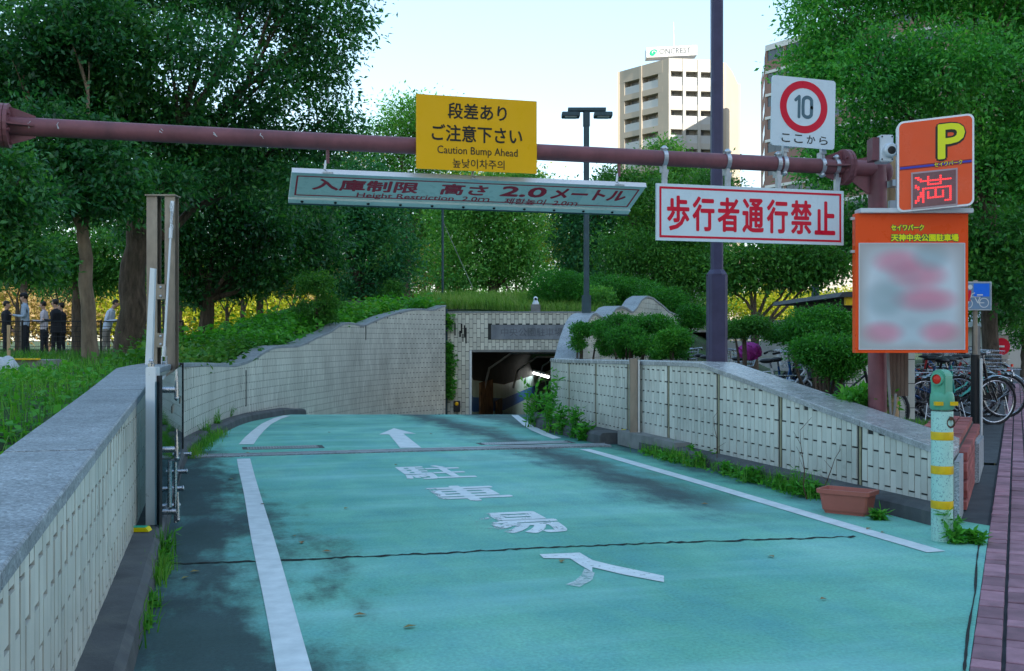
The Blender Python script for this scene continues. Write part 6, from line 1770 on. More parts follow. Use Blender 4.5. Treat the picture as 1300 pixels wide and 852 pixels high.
WD = [(208, 706, 0, 34, 0, 'grassy weed at the foot of the gate near the left kerb'), (203, 716, 0, 16, 1, 'small clover like weed beside the left kerb, just nearer than the gate'), (175, 795, 0, 14, 1, 'tiny weed at the left kerb nearest the viewer'), (184, 770, 0, 8, 1, 'tiny sprout at the left kerb near the bottom'),
      (262, 557, 0, 24, 0, 'grass tuft at the kerb just beyond the gate on the left'), (276, 545, 0, 26, 0, 'taller grass tuft further round the left kerb'), (290, 534, 0, 20, 0, 'brownish grass tuft at the bend of the left kerb'), (250, 564, 0, 14, 0, 'low tuft touching the hinge end of the gate'),
      (857, 580, 0, 22, 0, 'grass tuft at the start of the right kerb'), (880, 586, 0, 26, 1, 'leafy weed second from the start of the right kerb'), (897, 592, 0, 22, 1, 'round leafy weed along the right kerb'), (925, 602, 0, 18, 1, 'low weed in the middle of the right kerb'), (958, 612, 0, 20, 1, 'weed right of the middle of the right kerb'), (988, 620, 0, 24, 0, 'grassy weed left of the thin stalks'), (1012, 628, 0, 34, 0, 'bushy grass weed left of the flower trough'), (1030, 632, 0, 40, 1, 'leafy weed touching the flower trough'),
      (1113, 660, 0, 14, 1, 'small weed right of the flower trough'), (1205, 684, 0, 46, 1, 'tall sprout behind the bollard foot'), (1218, 690, 0, 30, 1, 'weed at the corner between bollard and wall end'), (1238, 690, 0, 18, 1, 'small weed right of the bollard on the pavement joint')]
for i, (px, py, zb, h, k, lab) in enumerate(WD): weed(px, py, zb, h, 200+i, lab, k)
def tall_weed(D, X, zb, h, seed, label, yel=False):
    xc = (X - sth*D)/cth; base = W(xc, D, zb); t_ = thing('tall_weed', label, 'weed', base, 'tall weeds at the tunnel side of the right wall'); r = random.Random(seed); hm = h*D/F
    m2 = MB(); pts = []
    for k in range(7):
        tip = base + Vector((r.uniform(-.3, .3)*hm*.6, r.uniform(-.3, .3)*hm*.6, hm*r.uniform(.55, 1)))
        m2.tube(bend(base + Vector((r.uniform(-.08, .08), r.uniform(-.08, .08), 0)), tip, 4, hm*.05, r), [.006, .005, .004, .003, .002], 5)
        for j in range(26): t = r.uniform(.05, 1); pts.append(tuple(base.lerp(tip, t) + Vector((r.gauss(0, .03), r.gauss(0, .03), 0))))
    m2.build('stem', M['weed'], t_)
    r3 = np.random.default_rng(seed); P = np.array(pts); m = len(P); ax = r3.normal(size=(m, 3)); ax[:,2] = ax[:,2]*.4+.3; ax /= np.linalg.norm(ax, axis=1)[:,None]
    sd = np.cross(ax, np.array([0, 0, 1.0]) + .4*r3.normal(size=(m, 3))); sd /= np.linalg.norm(sd, axis=1)[:,None]
    L = (.06 + .07*r3.random(m))[:,None]; V = np.stack([P, P+ax*L*.45+sd*L*.2, P+ax*L, P+ax*L*.45-sd*L*.2], 1).reshape(-1, 3)
    np_mesh('leaves', V, np.arange(4*m).reshape(-1, 4), M['weed'], t_)
for i, (D, X, h, lab) in enumerate([(14.9, 4.26, 60, 'leafy weed farthest in along the kerb, before the tunnel mouth'), (14.3, 4.30, 84, 'tallest weed against the inner end of the right wall'), (13.9, 4.24, 52, 'leafy weed in front of the tallest one'), (13.5, 4.24, 40, 'weed halfway between the tallest one and the gate post'), (13.0, 4.24, 46, 'weed spike two before the right gate post'), (12.6, 4.22, 24, 'low weed nearest the right gate post')]):
    tall_weed(D, X, rz(D), h, 240+i, lab)
gk = []
cl_ = [(r_.uniform(6.95, 10.3), r_.uniform(.04, .16), r_.uniform(.3, 1)) for _ in range(15)]
for cy_, cw_, cd_ in cl_:
    for _ in range(int(12*cd_)): gk.append((4.29 + r_.gauss(0, .04), cy_ + r_.gauss(0, cw_), .0))
ground_leaves(gk, .05, 260, .035, 'kerb_greenery', 'low mixed greenery in the joint along the foot of the right kerb', 'weed', (4.3, 8.5, 0), per=9, asp=.45, cl=.05)
gk = [(4.29 + r_.gauss(0, .04), cy_ + r_.gauss(0, cw_*1.3), 0) for cy_, cw_, cd_ in cl_ for _ in range(int(90*cd_))] + [(4.31 + r_.gauss(0, .02), r_.uniform(6.9, 10.4), 0) for _ in range(160)]
V, Fq = blades(gk, .13, .007, 261, lean=1.1); o = np_mesh('kerb_grass', V, Fq, M['grass'], loc=(4.3, 8.5, 0)); tag(o, 'thin grass in the joint along the foot of the right kerb', kind='stuff')
gk = [(-.27 + r_.gauss(0, .02), r_.choice([r_.uniform(4.2, 6.6), r_.gauss(5.6, .15)]), 0) for _ in range(260)] + [(LWS[k_].x + .2 + r_.gauss(0, .05), LWS[k_].y, 0) for k_ in range(122, 150) for _ in range(30)]
V, Fq = blades(gk, .11, .007, 262, lean=1.1); o = np_mesh('kerb_grass', V, Fq, M['grass'], loc=(-.3, 8, 0)); tag(o, 'thin grass in the joint along the foot of the left kerb', kind='stuff')
# dry stalks by the trough
for i, (px, py, h, lx, lab) in enumerate([(1024, 634, 88, -8, 'thin reddish dry stalk left of the flower trough'), (1040, 632, 60, 26, 'thin leaning dry stalk behind the flower trough'), (912, 596, 66, -6, 'pale dry stalk in front of the right wall')]):
    b = gnd(px, py, 0); D = camco(b.x, b.y)[1]; t = b + UP*h*D/F + CR*lx*D/F
    mb = MB(); r2 = random.Random(i+70); P = bend(b, t, 5, .02, r2); mb.tube(P, [.005, .004, .004, .003, .002, .001], 5)
    for q in P[2:]: mb.tube([q, q + Vector((r2.uniform(-.06, .1), r2.uniform(-.05, .05), r2.uniform(.03, .1)))], [.002, .001], 4)
    tag(mb.build('dry_stalk', M['rustm']), lab, 'weed', 'dry stalks along the right kerb')
# fallen leaves, countable
r5 = random.Random(77)
FL = [(371, 680), (383, 690), (230, 735), (254, 725), (437, 646), (422, 700), (511, 797), (712, 714), (466, 780), (600, 552), (545, 551), (420, 549), (655, 575), (790, 562), (799, 560), (806, 563), (776, 561), (690, 545), (740, 548), (1100, 672), (1124, 676), (900, 640), (505, 590), (330, 640), (290, 608), (975, 705), (1050, 760), (318, 575), (352, 573)]
FLW = ['road just right of the left white line', 'road right of the left white line, lower of two', 'dark asphalt at the left, lower one', 'dark asphalt at the left, upper one', 'green road between left line and first painted character', 'green road left of the long crack', 'green road at the bottom middle of the picture', 'green road beside the worn white stroke', 'green road below the long crack at left', 'gate threshold just past the white arrow', 'green road beyond the gate right of the arrow', 'green road beyond the gate left of the arrow', 'green road just before the gate rail', 'gate rail near the right post', 'rail end, leftmost of a little heap', 'rail end, rightmost of a little heap', 'rail at the end of the right white line', 'curved white line beyond the gate', 'foot of the tall weeds', 'asphalt right of the flower trough', 'asphalt farthest right of the flower trough', 'dark patch left of the right white line', 'green road left of the uppermost painted character', 'left white line itself', 'top of the left white line', 'long crack at its right part', 'green road at lower right', 'left drain grating', 'right corner of the left drain grating']
for i, (px, py) in enumerate(FL):
    p = road_pt(px, py, .006); a = r5.uniform(0, 6.28); d = Vector((math.cos(a), math.sin(a), 0)); e = Vector((-d.y, d.x, 0)); s = r5.uniform(.018, .032)
    mb = MB(); mb.poly([p, p+d*s+e*s*.6+UP*.006, p+d*s*2+UP*.003]); mb.poly([p, p+d*s*2+UP*.003, p+d*s-e*s*.6+UP*.008])
    tag(mb.build('fallen_leaf', M['deadleaf']), 'brown fallen leaf on the %s' % FLW[i], 'leaf', 'fallen leaves on the road')
# ------------------------------------------------------------------ BUILDINGS FAR BEHIND
M['beige'] = mat('beige_render', (.40, .345, .28), .8, .06, .2)
M['cream2'] = mat('cream_render', (.42, .40, .365), .8, .05, .2)
M['balc'] = mat('balcony_recess', (.42, .41, .39), .8, .08, .4)
M['railw'] = mat('white_balcony_panel', (.44, .45, .45), .5, .05, .5)
M['glasspale'] = mat('pale_window_glass', (.20, .22, .24), .2, .3, .6)
M['pink'] = mat('pink_brown_cladding', (.26, .16, .135), .8, .08, .3)
M['white'] = mat('white_paint', (.62, .62, .61), .5, .05, 2)
M['logogreen'] = mat('logo_green', (.0, .50, .16), .4, .05, 2)
M['greyink'] = mat('grey_lettering', (.09, .11, .13), .5, .1, 2)
M['roofdark'] = mat('dark_roof', (.04, .045, .05), .6, .2, 4)
M['stonewall'] = mat('pale_stone_wall', (.42, .44, .44), .8, .12, 1.5, stain=(2, .4, (.2, .2, .2)))
TD = 160.0
def TP_(px, D): return W(px2(px, D), D)
zroof = EYE + (HOR-74)/F*TD; FLH = 24.6*TD/F
tower = thing('apartment_tower', 'cream apartment tower with stacked balconies and a white rooftop name sign', 'building', TP_(860, TD))
C = [TP_(787, 168), TP_(841, 161), TP_(849, 160), TP_(907, 161), TP_(922, 163), TP_(930, 168), TP_(937, 176), TP_(900, 190), TP_(800, 188)]
def wall_strip(mb, a, b, z0, z1, th=.3):
    a = Vector(a); b = Vector(b); d = (b-a); n = Vector((d.y, -d.x, 0)).normalized()
    if n.dot(-a) < 0: n = -n
    mb.obox(a + UP*z0 - n*th, d, n*th, UP*(z1-z0)); return n
def bays(root, a, b, nb, edge0, edge1, z_top, nf, fl, m_wall, rail_m, win_m, depth=1.3, top_band=1.9, slab=.88, pier=.45, rail_h=1.2, obj_bays=True):
    """facade between a and b: piers, slabs, and one recessed balcony per bay and floor"""
    a = Vector(a); b = Vector(b); d = (b-a); L = d.length; u = d/L
    n = Vector((u.y, -u.x, 0))
    if n.dot(-a) < 0: n = -n
    mbk = MB(); mbk.obox(a - n*(depth+.3), d, n*.3, UP*z_top); mbk.build('recess_wall', M['balc'], root)
    m1 = MB(); w_ = (L-edge0-edge1-(nb-1)*pier)/nb
    xs = [edge0 + i*(w_+pier) for i in range(nb)]
    if edge0 > .05: m1.obox(a - n*depth, u*edge0, n*depth, UP*z_top)
    if edge1 > .05: m1.obox(b - u*edge1 - n*depth, u*edge1, n*depth, UP*z_top)
    for i in range(nb-1): m1.obox(a + u*(xs[i]+w_) - n*depth, u*pier, n*(depth+.12), UP*(z_top))
    m1.build('pier', M[m_wall], root)
    m2 = MB(); m2.obox(a + UP*(z_top-top_band) - n*depth + u*.01, u*(L-.02), n*(depth+.02), UP*(top_band+.02)); m2.build('parapet', M[m_wall], root)
    for f in range(nf):
        zc = z_top - top_band - (f+1)*fl
        if zc < -2: break
        m3 = MB(); m3.obox(a + UP*(zc) - n*depth + u*.02, u*(L-.04), n*(depth+.01), UP*slab); m3.build('floor_band', M[m_wall], root)
        for x in xs:
            if f == 0 and x == xs[0]:
                pass
            p = a + u*x + UP*(zc+slab)
            rl = MB(); rl.obox(p - n*.15, u*w_, n*.06, UP*rail_h); r_o = rl.build('balcony_railing', M[rail_m], root)
            wn = MB(); wn.obox(p - n*(depth-.03) + u*(w_*.12), u*(w_*.36), n*.05, UP*2.0); wn.build('window', M['glasspale'], root)
bays(tower, C[0], C[1], 2, 1.0, .9, zroof, 12, FLH, 'beige', 'railw', 'glassdark')
m_ = MB(); wall_strip(m_, C[1], C[2], 0, zroof+.05, .5); m_.build('corner_pier', M['beige'], tower)
bays(tower, C[2], C[3], 3, .3, .3, zroof, 12, FLH, 'cream2', 'railw', 'glassdark')
m_ = MB(); wall_strip(m_, C[3], C[4], 0, zroof+.02, .5); wall_strip(m_, C[4], C[5], 0, zroof-.01, .5); wall_strip(m_, C[5], C[6], 0, zroof-.03, .5); m_.build('side_wall', M['beige'], tower)
m_ = MB(); m_.poly([Vector((p.x, p.y, zroof-.3)) for p in C]); m_.build('roof', M['conc'], tower)
m_ = MB()
for a, b in zip(C[6:], C[7:] + [C[0]]): wall_strip(m_, a, b, 0, zroof-.02, .4)
m_.build('rear_wall', M['beige'], tower)
# roof sign
a = at(820, 72.5, 163); b = at(885, 57.5, 163)
rs, at_, rt, up_, nn = board('rooftop_sign', 'white rooftop sign with a green swirl and the name ONCREST on the tower', 'sign', at(821, 60.5, 163), (CR + UP*.05).normalized(), UP, 64*163/F, 12.5*163/F, 2.2, 'white')
u = 163/F
txt(rs, at_, (rt), up_, 'ONCREST', 16*u, 2.2*u, 56*u, 9.5*u, 'greyink', .02, d=.02)
mb = MB()
cx, cy = 8.5*u, 6.8*u
poly = [at_(cx + 5.2*u*math.cos(a_), cy + 4.2*u*math.sin(a_) - 1.0*u*math.cos(a_), .02) for a_ in [-k*math.pi/10 for k in range(20)]]
mb.poly(poly); mb.build('logo_disc', M['logogreen'], rs)
mb = MB(); P = [(cx + (1.0+k*.20)*u*math.cos(k*.32+2.2), cy + (.6+k*.17)*u*math.sin(k*.32+2.2)) for k in range(18)]
for i, (p, q_) in enumerate(zip(P, P[1:])):
    d = Vector((q_[0]-p[0], q_[1]-p[1])).normalized(); nr = Vector((-d.y, d.x))*.35*u
    mb.quad(at_(p[0]-nr.x, p[1]-nr.y, .04), at_(q_[0]-nr.x, q_[1]-nr.y, .04), at_(q_[0]+nr.x, q_[1]+nr.y, .04), at_(p[0]+nr.x, p[1]+nr.y, .04))
mb.build('logo_swirl', M['white'], rs)
q = at(855.5, 60, 166); mb = MB(); mb.tube([q, at(855, 28, 166)], .05, 5); tag(mb.build('antenna', M['white']), 'thin white antenna mast above the rooftop sign', 'antenna')
# second building on the right
B0, B1, B2 = TP_(972, 142), TP_(1420, 104), TP_(966, 160)
zr2 = EYE + (HOR-62)/F*142
ap = thing('apartment_block', 'pink brown apartment block with window strips behind the large right tree', 'building', B0)
def bands(root, a, b, z_top, fl, nf):
    d = b-a; L = d.length; u = d/L; n = Vector((u.y, -u.x, 0)); n = n if n.dot(-a) > 0 else -n
    m1 = MB(); m1.obox(a - n*.6, d, n*.45, UP*z_top); m1.build('core', M['balc'], root)
    for f in range(nf):
        z = z_top - f*fl
        if z-fl < -1: break
        m2 = MB(); m2.obox(a + UP*(z-fl*.12) - n*.15, d, n*.27, UP*fl*.12); m2.build('white_band', M['white'], root)
        m2 = MB(); m2.obox(a + UP*(z-fl*1.0) - n*.15, d, n*.2, UP*fl*.42); m2.build('spandrel', M['pink'], root)
        k = int(L/3.2)
        m3 = MB()
        for i in range(k):
            m3.obox(a + u*(i*3.2+.3) + UP*(z-fl*.58) - n*.15, u*1.25, n*.06, UP*fl*.46); m3.obox(a + u*(i*3.2+1.6) + UP*(z-fl*.58) - n*.15, u*1.25, n*.06, UP*fl*.46)
        o = m3.build('window_row', M['glassdark'], root)
        m4 = MB()
        for i in range(k+1): m4.obox(a + u*(i*3.2-.06) + UP*(z-fl*.58) - n*.15, u*.36, n*.16, UP*fl*.46)
        m4.build('mullion_row', M['pink'], root)
    m5 = MB(); m5.obox(a + UP*z_top - n*10, d, n*10.1, UP*.4); m5.build('roof', M['white'], root)
bands(ap, B0, B1, zr2, 3.05, 14); 
d = (B2-B0); m_ = MB(); m_.obox(B0 + UP*0, d, CR*.4, UP*zr2); m_.build('side_wall', M['pink'], ap)
for f in range(10):
    m_ = MB(); m_.obox(B0 + d*.1 - CR*.08 + UP*(zr2-2-f*3.05), d*.35, CR*.05, UP*1.4); m_.build('window', M['glassdark'], ap)
# further low buildings glimpsed under the right trees
q = W(px2(1060, 95), 95, 0)
bl = thing('low_building', 'pale low building glimpsed behind the thin park lamp', 'building', q)
mb = MB(); mb.obox(W(px2(1010, 95), 95, 0), CR*11, CF*6, UP*(at(0, 338, 95).z)); mb.build('wall', M['cream2'], bl)
for k in range(5):
    for j in range(3):
        mb = MB(); mb.obox(W(px2(1014+k*26, 95), 94.95, at(0, 420-j*26, 95).z-1.4), CR*1.2, CF*.08, UP*1.15); mb.build('window', M['glassdark'], bl)
mb = MB(); mb.obox(W(px2(1006, 95), 94.5, at(0, 338, 95).z), CR*11.5, CF*7, UP*.3); mb.build('roof', M['white'], bl)
# gable roof at the far right
q = W(px2(1290, 45), 45, 0); hs_ = thing('gabled_house', 'grey roofed house partly seen at the far right edge', 'house', q)
x0 = px2(1272, 45); zr_ = at(0, 395, 45).z; zt_ = at(0, 362, 45).z
mb = MB(); mb.prism([(0, 0), (6, 0), (6, zr_), (3.2, zt_+1.6), (0, zr_-.4)], W(x0, 45), CR, UP, CF, 8); mb.build('wall', M['cream2'], hs_)
mb = MB(); mb.prism([(-.4, zr_-.65), (3.2, zt_+1.7), (3.2, zt_+1.95), (-.4, zr_-.4)], W(x0, 44.6), CR, UP, CF, 9); mb.build('roof', M['stonewall'], hs_)
mb = MB(); mb.prism([(3.2, zt_+1.7), (6.4, zr_-.2), (6.4, zr_+.05), (3.2, zt_+1.95)], W(x0, 44.6), CR, UP, CF, 9); mb.build('roof', M['stonewall'], hs_)

# pale stone wall behind the bicycles
a = W(px2(905, 38), 38); b = W(px2(1075, 36), 36); d = b-a
sw = thing('stone_wall', 'long pale stone wall behind the bicycles and the small tree', 'wall', a)
h = at(0, 410, 37).z
n_ = 9
for k in range(n_):
    for r_i in range(3):
        m_ = MB(); m_.obox(a + d*(k/n_) + UP*(h*r_i/3), d*(1/n_)*.992, CF*.4, UP*(h/3-.012)); m_.build('stone_block', M['stonewall'], sw)
m_ = MB(); m_.obox(a + UP*h - CF*.06, d, CF*.5, UP*.10); m_.build('coping', M['granite'], sw)
# hut with dark roof
q = W(px2(1090, 13.6), 13.6, 0)
hut = thing('service_hut', 'small tiled hut with an overhanging dark roof behind the orange board', 'hut', q)
x0, x1 = px2(1072, 13.6), px2(1190, 13.6); hz = at(0, 379, 13.6).z
m_ = MB(); m_.obox(W(x0, 13.6, 0), CR*.9, CF*2.4, UP*hz); m_.build('core', M['grout'], hut)
lt2 = MB(); lt2.box((0, 0, 0), (.092, .016, .30)); ltm = bpy.data.meshes.new('tile'); ltm.from_pydata(lt2.v, [], lt2.f); ltm.materials.append(M['tile'])
for k in range(9):
    for r_i in range(7):
        z = .15 + r_i*.31 + (.155 if k % 2 else 0)
        if z+.15 > hz: continue
        o = bpy.data.objects.new('tile', ltm); COL.objects.link(o); o.parent = hut; o.location = W(x0+.05+k*.1, 13.595, z) - hut.location; o.rotation_euler = (0, 0, RAD(-YAW))
m_ = MB(); m_.prism([(-.22, 0), (1.6, 0), (1.6, .14), (-.18, .06)], W(x0, 13.1, hz), CR, UP, CF, 3.4); m_.build('roof', M['roofdark'], hut)
m_ = MB(); m_.obox(W(x0-.12, 13.15, hz-.10), CR*.12, CF*.08, UP*.12); m_.build('roof_light', M['bandyel'], hut)

# ------------------------------------------------------------------ BICYCLES
def bicycle(frame_m='bk_black', basket=True, seat_child=False):
    R_, wb = .33, 1.08
    t_ = thing('bicycle', 'parked bicycle', 'bicycle', (0, 0, 0))
    for x in (0, wb):
        mb = MB(); mb.tube([(x + (R_-.015)*math.cos(a), 0, R_ + (R_-.015)*math.sin(a)) for a in [i*math.pi/14 for i in range(28)]], .019, 7, closed=True); wl = mb.build('wheel', M['rubber'], t_, smooth=True)
        mb = MB(); mb.tube([(x + (R_-.042)*math.cos(a), 0, R_ + (R_-.042)*math.sin(a)) for a in [i*math.pi/14 for i in range(28)]], .011, 6, closed=True); mb.tube([(x, -.045, R_), (x, .045, R_)], .022, 8); mb.build('rim', M['chrome'], wl, smooth=True)
        mb = MB()
        for i in range(16):
            a = i*math.pi/8; s_ = .03 if i % 2 else -.03; mb.tube([(x, s_, R_), (x + (R_-.045)*math.cos(a+.1*(1 if i % 2 else -1)), 0, R_ + (R_-.045)*math.sin(a+.1*(1 if i % 2 else -1)))], .0022, 3, cap=False)
        o = mb.build('spokes', M['chrome'], wl); o['kind'] = 'stuff'
        mb = MB(); pr_ = None
        for i in range(15):
            a = RAD(20 + i*(150 if x == 0 else 120)/14 + (10 if x else 0)); c_, s_ = math.cos(a), math.sin(a); rr = R_+.025
            r_ = [(x + rr*c_, -.028, R_ + rr*s_), (x + (rr+.012)*c_, 0, R_ + (rr+.012)*s_), (x + rr*c_, .028, R_ + rr*s_)]
            if pr_: mb.quad(pr_[0], r_[0], r_[1], pr_[1]); mb.quad(pr_[1], r_[1], r_[2], pr_[2])
            pr_ = r_
        mb.build('mudguard', M['chrome'], t_, smooth=True)
    bb = (.43, 0, .29); st = (.32, 0, .80); hd0, hd1 = (.93, 0, .66), (.88, 0, .86); hub = (0, 0, R_); fh = (wb, 0, R_)
    mb = MB()
    mb.tube([hd0, (.70, 0, .42), bb], .019, 8); mb.tube([(.905, 0, .76), (.62, 0, .50), (.40, 0, .42)], .014, 8)
    mb.tube([bb, st], .016, 8); mb.tube([hd0, hd1], .02, 8)
    for s_ in (-1, 1):
        mb.tube([(hub[0], s_*.05, hub[2]), (bb[0], s_*.03, bb[2])], .010, 6); mb.tube([(hub[0], s_*.05, hub[2]), (.34, s_*.02, .66)], .009, 6)
    mb.build('frame', M[frame_m], t_, smooth=True)
    mb = MB()
    for s_ in (-1, 1): mb.tube([(.935, s_*.01, .64), (.955, s_*.05, .60), (fh[0]-.03, s_*.05, .40), (fh[0], s_*.05, fh[2])], .011, 6)
    mb.build('fork', M[frame_m], t_, smooth=True)
    mb = MB(); mb.tube([hd1, (.86, 0, 1.0)], .013, 8); mb.tube([(.62, -.27, 1.0), (.78, -.26, 1.03), (.86, -.14, 1.02), (.87, 0, 1.0), (.86, .14, 1.02), (.78, .26, 1.03), (.62, .27, 1.0)], .011, 7); mb.build('handlebar', M['chrome'], t_, smooth=True)
    for s_ in (-1, 1):
        mb = MB(); mb.tube([(.60, s_*.272, .998), (.71, s_*.265, 1.015)], .017, 8); mb.build('grip', M['black'], t_, smooth=True)
    mb = MB(); mb.tube([st, (.30, 0, .87)], .012, 8); mb.build('seat_post', M['chrome'], t_)
    mb = MB(); mb.ell((.24, 0, .90), (.10, .095, .035)); mb.ell((.36, 0, .905), (.11, .035, .025)); mb.build('saddle', M['black'], t_, smooth=True)
    mb = MB(); mb.tube([(bb[0]-.015, -.07, bb[2]), (bb[0]+.02, .07, bb[2])], .016, 8); mb.tube([(bb[0], .065, bb[2]), (bb[0]+.13, .075, bb[2]-.09)], .009, 6); mb.tube([(bb[0], -.065, bb[2]), (bb[0]-.13, -.075, bb[2]+.09)], .009, 6)
    mb.tube([(bb[0]+.085*math.cos(a), .05, bb[2]+.085*math.sin(a)) for a in [i*math.pi/8 for i in range(16)]], .006, 5, closed=True); mb.build('crank', M['chrome'], t_, smooth=True)
    for sx_, s_, dz in ((.13, 1, -.09), (-.13, -1, .09)):
        mb = MB(); mb.box((bb[0]+sx_, s_*.11, bb[2]+dz), (.09, .07, .025)); mb.build('pedal', M['black'], t_)
    mb = MB(); mb.prism([(-.05, -.045), (.08, -.03), (.50, -.075), (.53, .06), (.45, .09), (.02, .05), (-.05, .03)], (0, .045, R_-.01), (1, 0, 0), (0, 0, 1), (0, 1, 0), .02); mb.build('chain_guard', M['black'], t_)
    mb = MB(); mb.tube([(-.22, -.06, .74), (.20, -.05, .74), (.20, .05, .74), (-.22, .06, .74)], .006, 5, closed=True)
    for k in range(3): mb.tube([(-.15+.12*k, -.06, .74), (-.15+.12*k, .06, .74)], .005, 4)
    for s_ in (-1, 1): mb.tube([(0, s_*.06, R_), (-.12, s_*.06, .74)], .006, 5)
    mb.build('rear_rack', M['chrome'], t_)
    mb = MB(); 
    for s_ in (-1, 1): mb.tube([(.0, s_*.07, R_), (-.06, s_*.12, .01)], .009, 6)
    mb.tube([(-.06, -.12, .01), (-.06, .12, .01)], .009, 6); mb.build('kick_stand', M['chrome'], t_)
    mb = MB(); mb.box((-.30, 0, .62), (.03, .06, .06)); mb.build('rear_reflector', M['refl'], t_)
    if basket:
        mb = MB()
        def rg(z, l, w_): return [(.93, -w_, z), (.93+l, -w_, z), (.93+l, w_, z), (.93, w_, z)]
        lv = [(.78, .20, .12), (.84, .225, .135), (.90, .25, .15), (.96, .27, .165), (1.02, .29, .18)]
        for z, l, w_ in lv: mb.tube(rg(z, l, w_), .0035, 4, closed=True)
        b0, b1 = rg(*lv[0]), rg(*lv[-1])
        for k in range(4):
            for j in range(8):
                a_ = Vector(b0[k]).lerp(Vector(b0[(k+1) % 4]), j/8); c_ = Vector(b1[k]).lerp(Vector(b1[(k+1) % 4]), j/8); mb.tube([a_, c_], .0022, 3, cap=False)
        for j in range(1, 5): mb.tube([Vector(b0[0]).lerp(Vector(b0[1]), j/5), Vector(b0[3]).lerp(Vector(b0[2]), j/5)], .0022, 3, cap=False)
        mb.build('basket', M['chrome'], t_)
    return t_
M['bk_black'] = mat('frame_black', (.012, .013, .016), .25, .1, 9)
M['bk_blue'] = mat('frame_blue', (.02, .08, .22), .3, .1, 9)
M['bk_white'] = mat('frame_white', (.55, .57, .58), .3, .05, 9)
M['bk_teal'] = mat('frame_teal', (.05, .38, .33), .3, .05, 9)
M['bk_red'] = mat('frame_red', (.30, .02, .02), .3, .05, 9)
bik = {(m_, b_): None for m_ in ('bk_black', 'bk_blue', 'bk_white', 'bk_teal', 'bk_red') for b_ in (True, False)}
def bike(px, D, ang, key, label, z=0.0):
    if bik[key] is None: bik[key] = bicycle(*key); o = bik[key]
    else: o = copy_tree(bik[key])
    p = W(px2(px, D), D, z); o.location = p; o.rotation_euler = (RAD(rng.uniform(-5, 5)), 0, RAD(ang)); o['label'] = label; o['group'] = 'bicycles parked at the right'
    return o
K_ = 'bk_black'
# the wheel at the right edge belongs to a bicycle seen side on; angles: 0 = along +X world
side = -YAW
bike(1274, 16.0, side+168, (K_, False), 'black bicycle whose big rear wheel shows at the far right edge by the pavement', 0)
bike(1235, 16.3, side+150, ('bk_blue', True), 'bicycle standing right behind the black street post')
bike(1218, 15.2, side+172, ('bk_blue', False), 'dark blue bicycle with front wheel behind the bollard head')
bike(1172, 14.4, side+12, (K_, False), 'black bicycle with curved silver tube, left most of the bicycles beside the slatted box')
bike(1184, 15.6, side+25, ('bk_teal', True), 'bicycle with a teal green frame just left of the bollard head')
bike(1205, 17.2, side+160, (K_, True), 'black basket bicycle in the second row behind the teal one')
bike(1246, 18.0, side+140, ('bk_red', False), 'bicycle with red frame in the second row near the no entry sign')
bike(1262, 20.5, side+130, (K_, True), 'black bicycle in the back row under the no entry sign')
bike(1228, 21.0, side+120, ('bk_blue', True), 'blue bicycle in the back row left of the no entry sign')
bike(1180, 19.5, side+35, (K_, True), 'black bicycle in the back row behind the slatted box')
bike(1268, 23.5, side+125, ('bk_red', True), 'red bicycle farthest along the pavement')
bike(958, 13.9, side+28, ('bk_white', True), 'white bicycle with a silver basket under the purple bag')
bike(1000, 12.9, side-10, (K_, False), 'black bicycle whose wheel shows between the clipped bushes')
bike(985, 14.8, side+60, ('bk_blue', True), 'blue bicycle behind the white one with the basket')
bike(930, 15.4, side+70, (K_, True), 'black bicycle just right of the violet pole')
bike(884, 17.0, side+40, ('bk_white', True), 'white bicycle just left of the violet pole')
bike(870, 18.0, side+75, (K_, True), 'black bicycle at the end of the clipped bushes')
bike(898, 18.6, side+120, (K_, True), 'black basket bicycle behind the violet pole')
bike(1040, 15.5, side+100, (K_, True), 'black bicycle behind the flat topped clipped bush')
# purple bag in the basket
q = at(952, 446, 13.0)
M['purple'] = mat('purple_nylon', (.34, .03, .26), .55, .2, 12)
mb = MB(); mb.ell(q, (.14, .12, .095), 26, 16, CR, CF); 
mb.v = [tuple(Vector(v) + Vector((math.sin(v[2]*90+v[0]*40)*.014, math.cos(v[0]*80+v[2]*50)*.014, math.sin(v[0]*75+v[1]*50)*.022))) for v in mb.v]
tag(mb.build('bag', M['purple'], smooth=True), 'crumpled purple bag stuffed in the bicycle basket beside the violet pole', 'bag')

# ------------------------------------------------------------------ SIGNS ON THE RIGHT
q = W(px2(1238, 13.0), 13.0, 0)
sp_ = thing('bicycle_sign', 'blue sign with a bicycle and a pedestrian on a grey pole', 'sign', q)
mb = MB(); mb.tube([q, W(px2(1238, 13.0), 13.0, at(0, 356, 13).z)], .028, 10); mb.build('pole', M['bronze'], sp_, smooth=True)
D = 12.93; a = at(1203, 357.5, D); u = D/F; wS, hS = 56*u, 36.5*u
def sa(x, y, d=.002): return a + CR*x*u - UP*y*u - CF*d
mb = MB(); mb.obox(a - UP*hS, CR*wS, CF*.02, UP*hS); mb.build('panel', M['signpale'] if False else M['steel'], sp_)
M['sgnblue'] = mat('sign_blue', (.015, .16, .75), .35, .05, 4); M['sgngrey'] = mat('sign_faded_blue_grey', (.16, .25, .36), .4, .1, 5)
mb = MB(); mb.quad(sa(1.5, 35), sa(54.5, 35), sa(54.5, 1.5), sa(1.5, 1.5)); mb.build('field', M['sgngrey'], sp_)
mb = MB(); mb.quad(sa(33, 19, .003), sa(53, 19, .003), sa(53, 2.5, .003), sa(33, 2.5, .003)); mb.build('blue_field', M['sgnblue'], sp_)
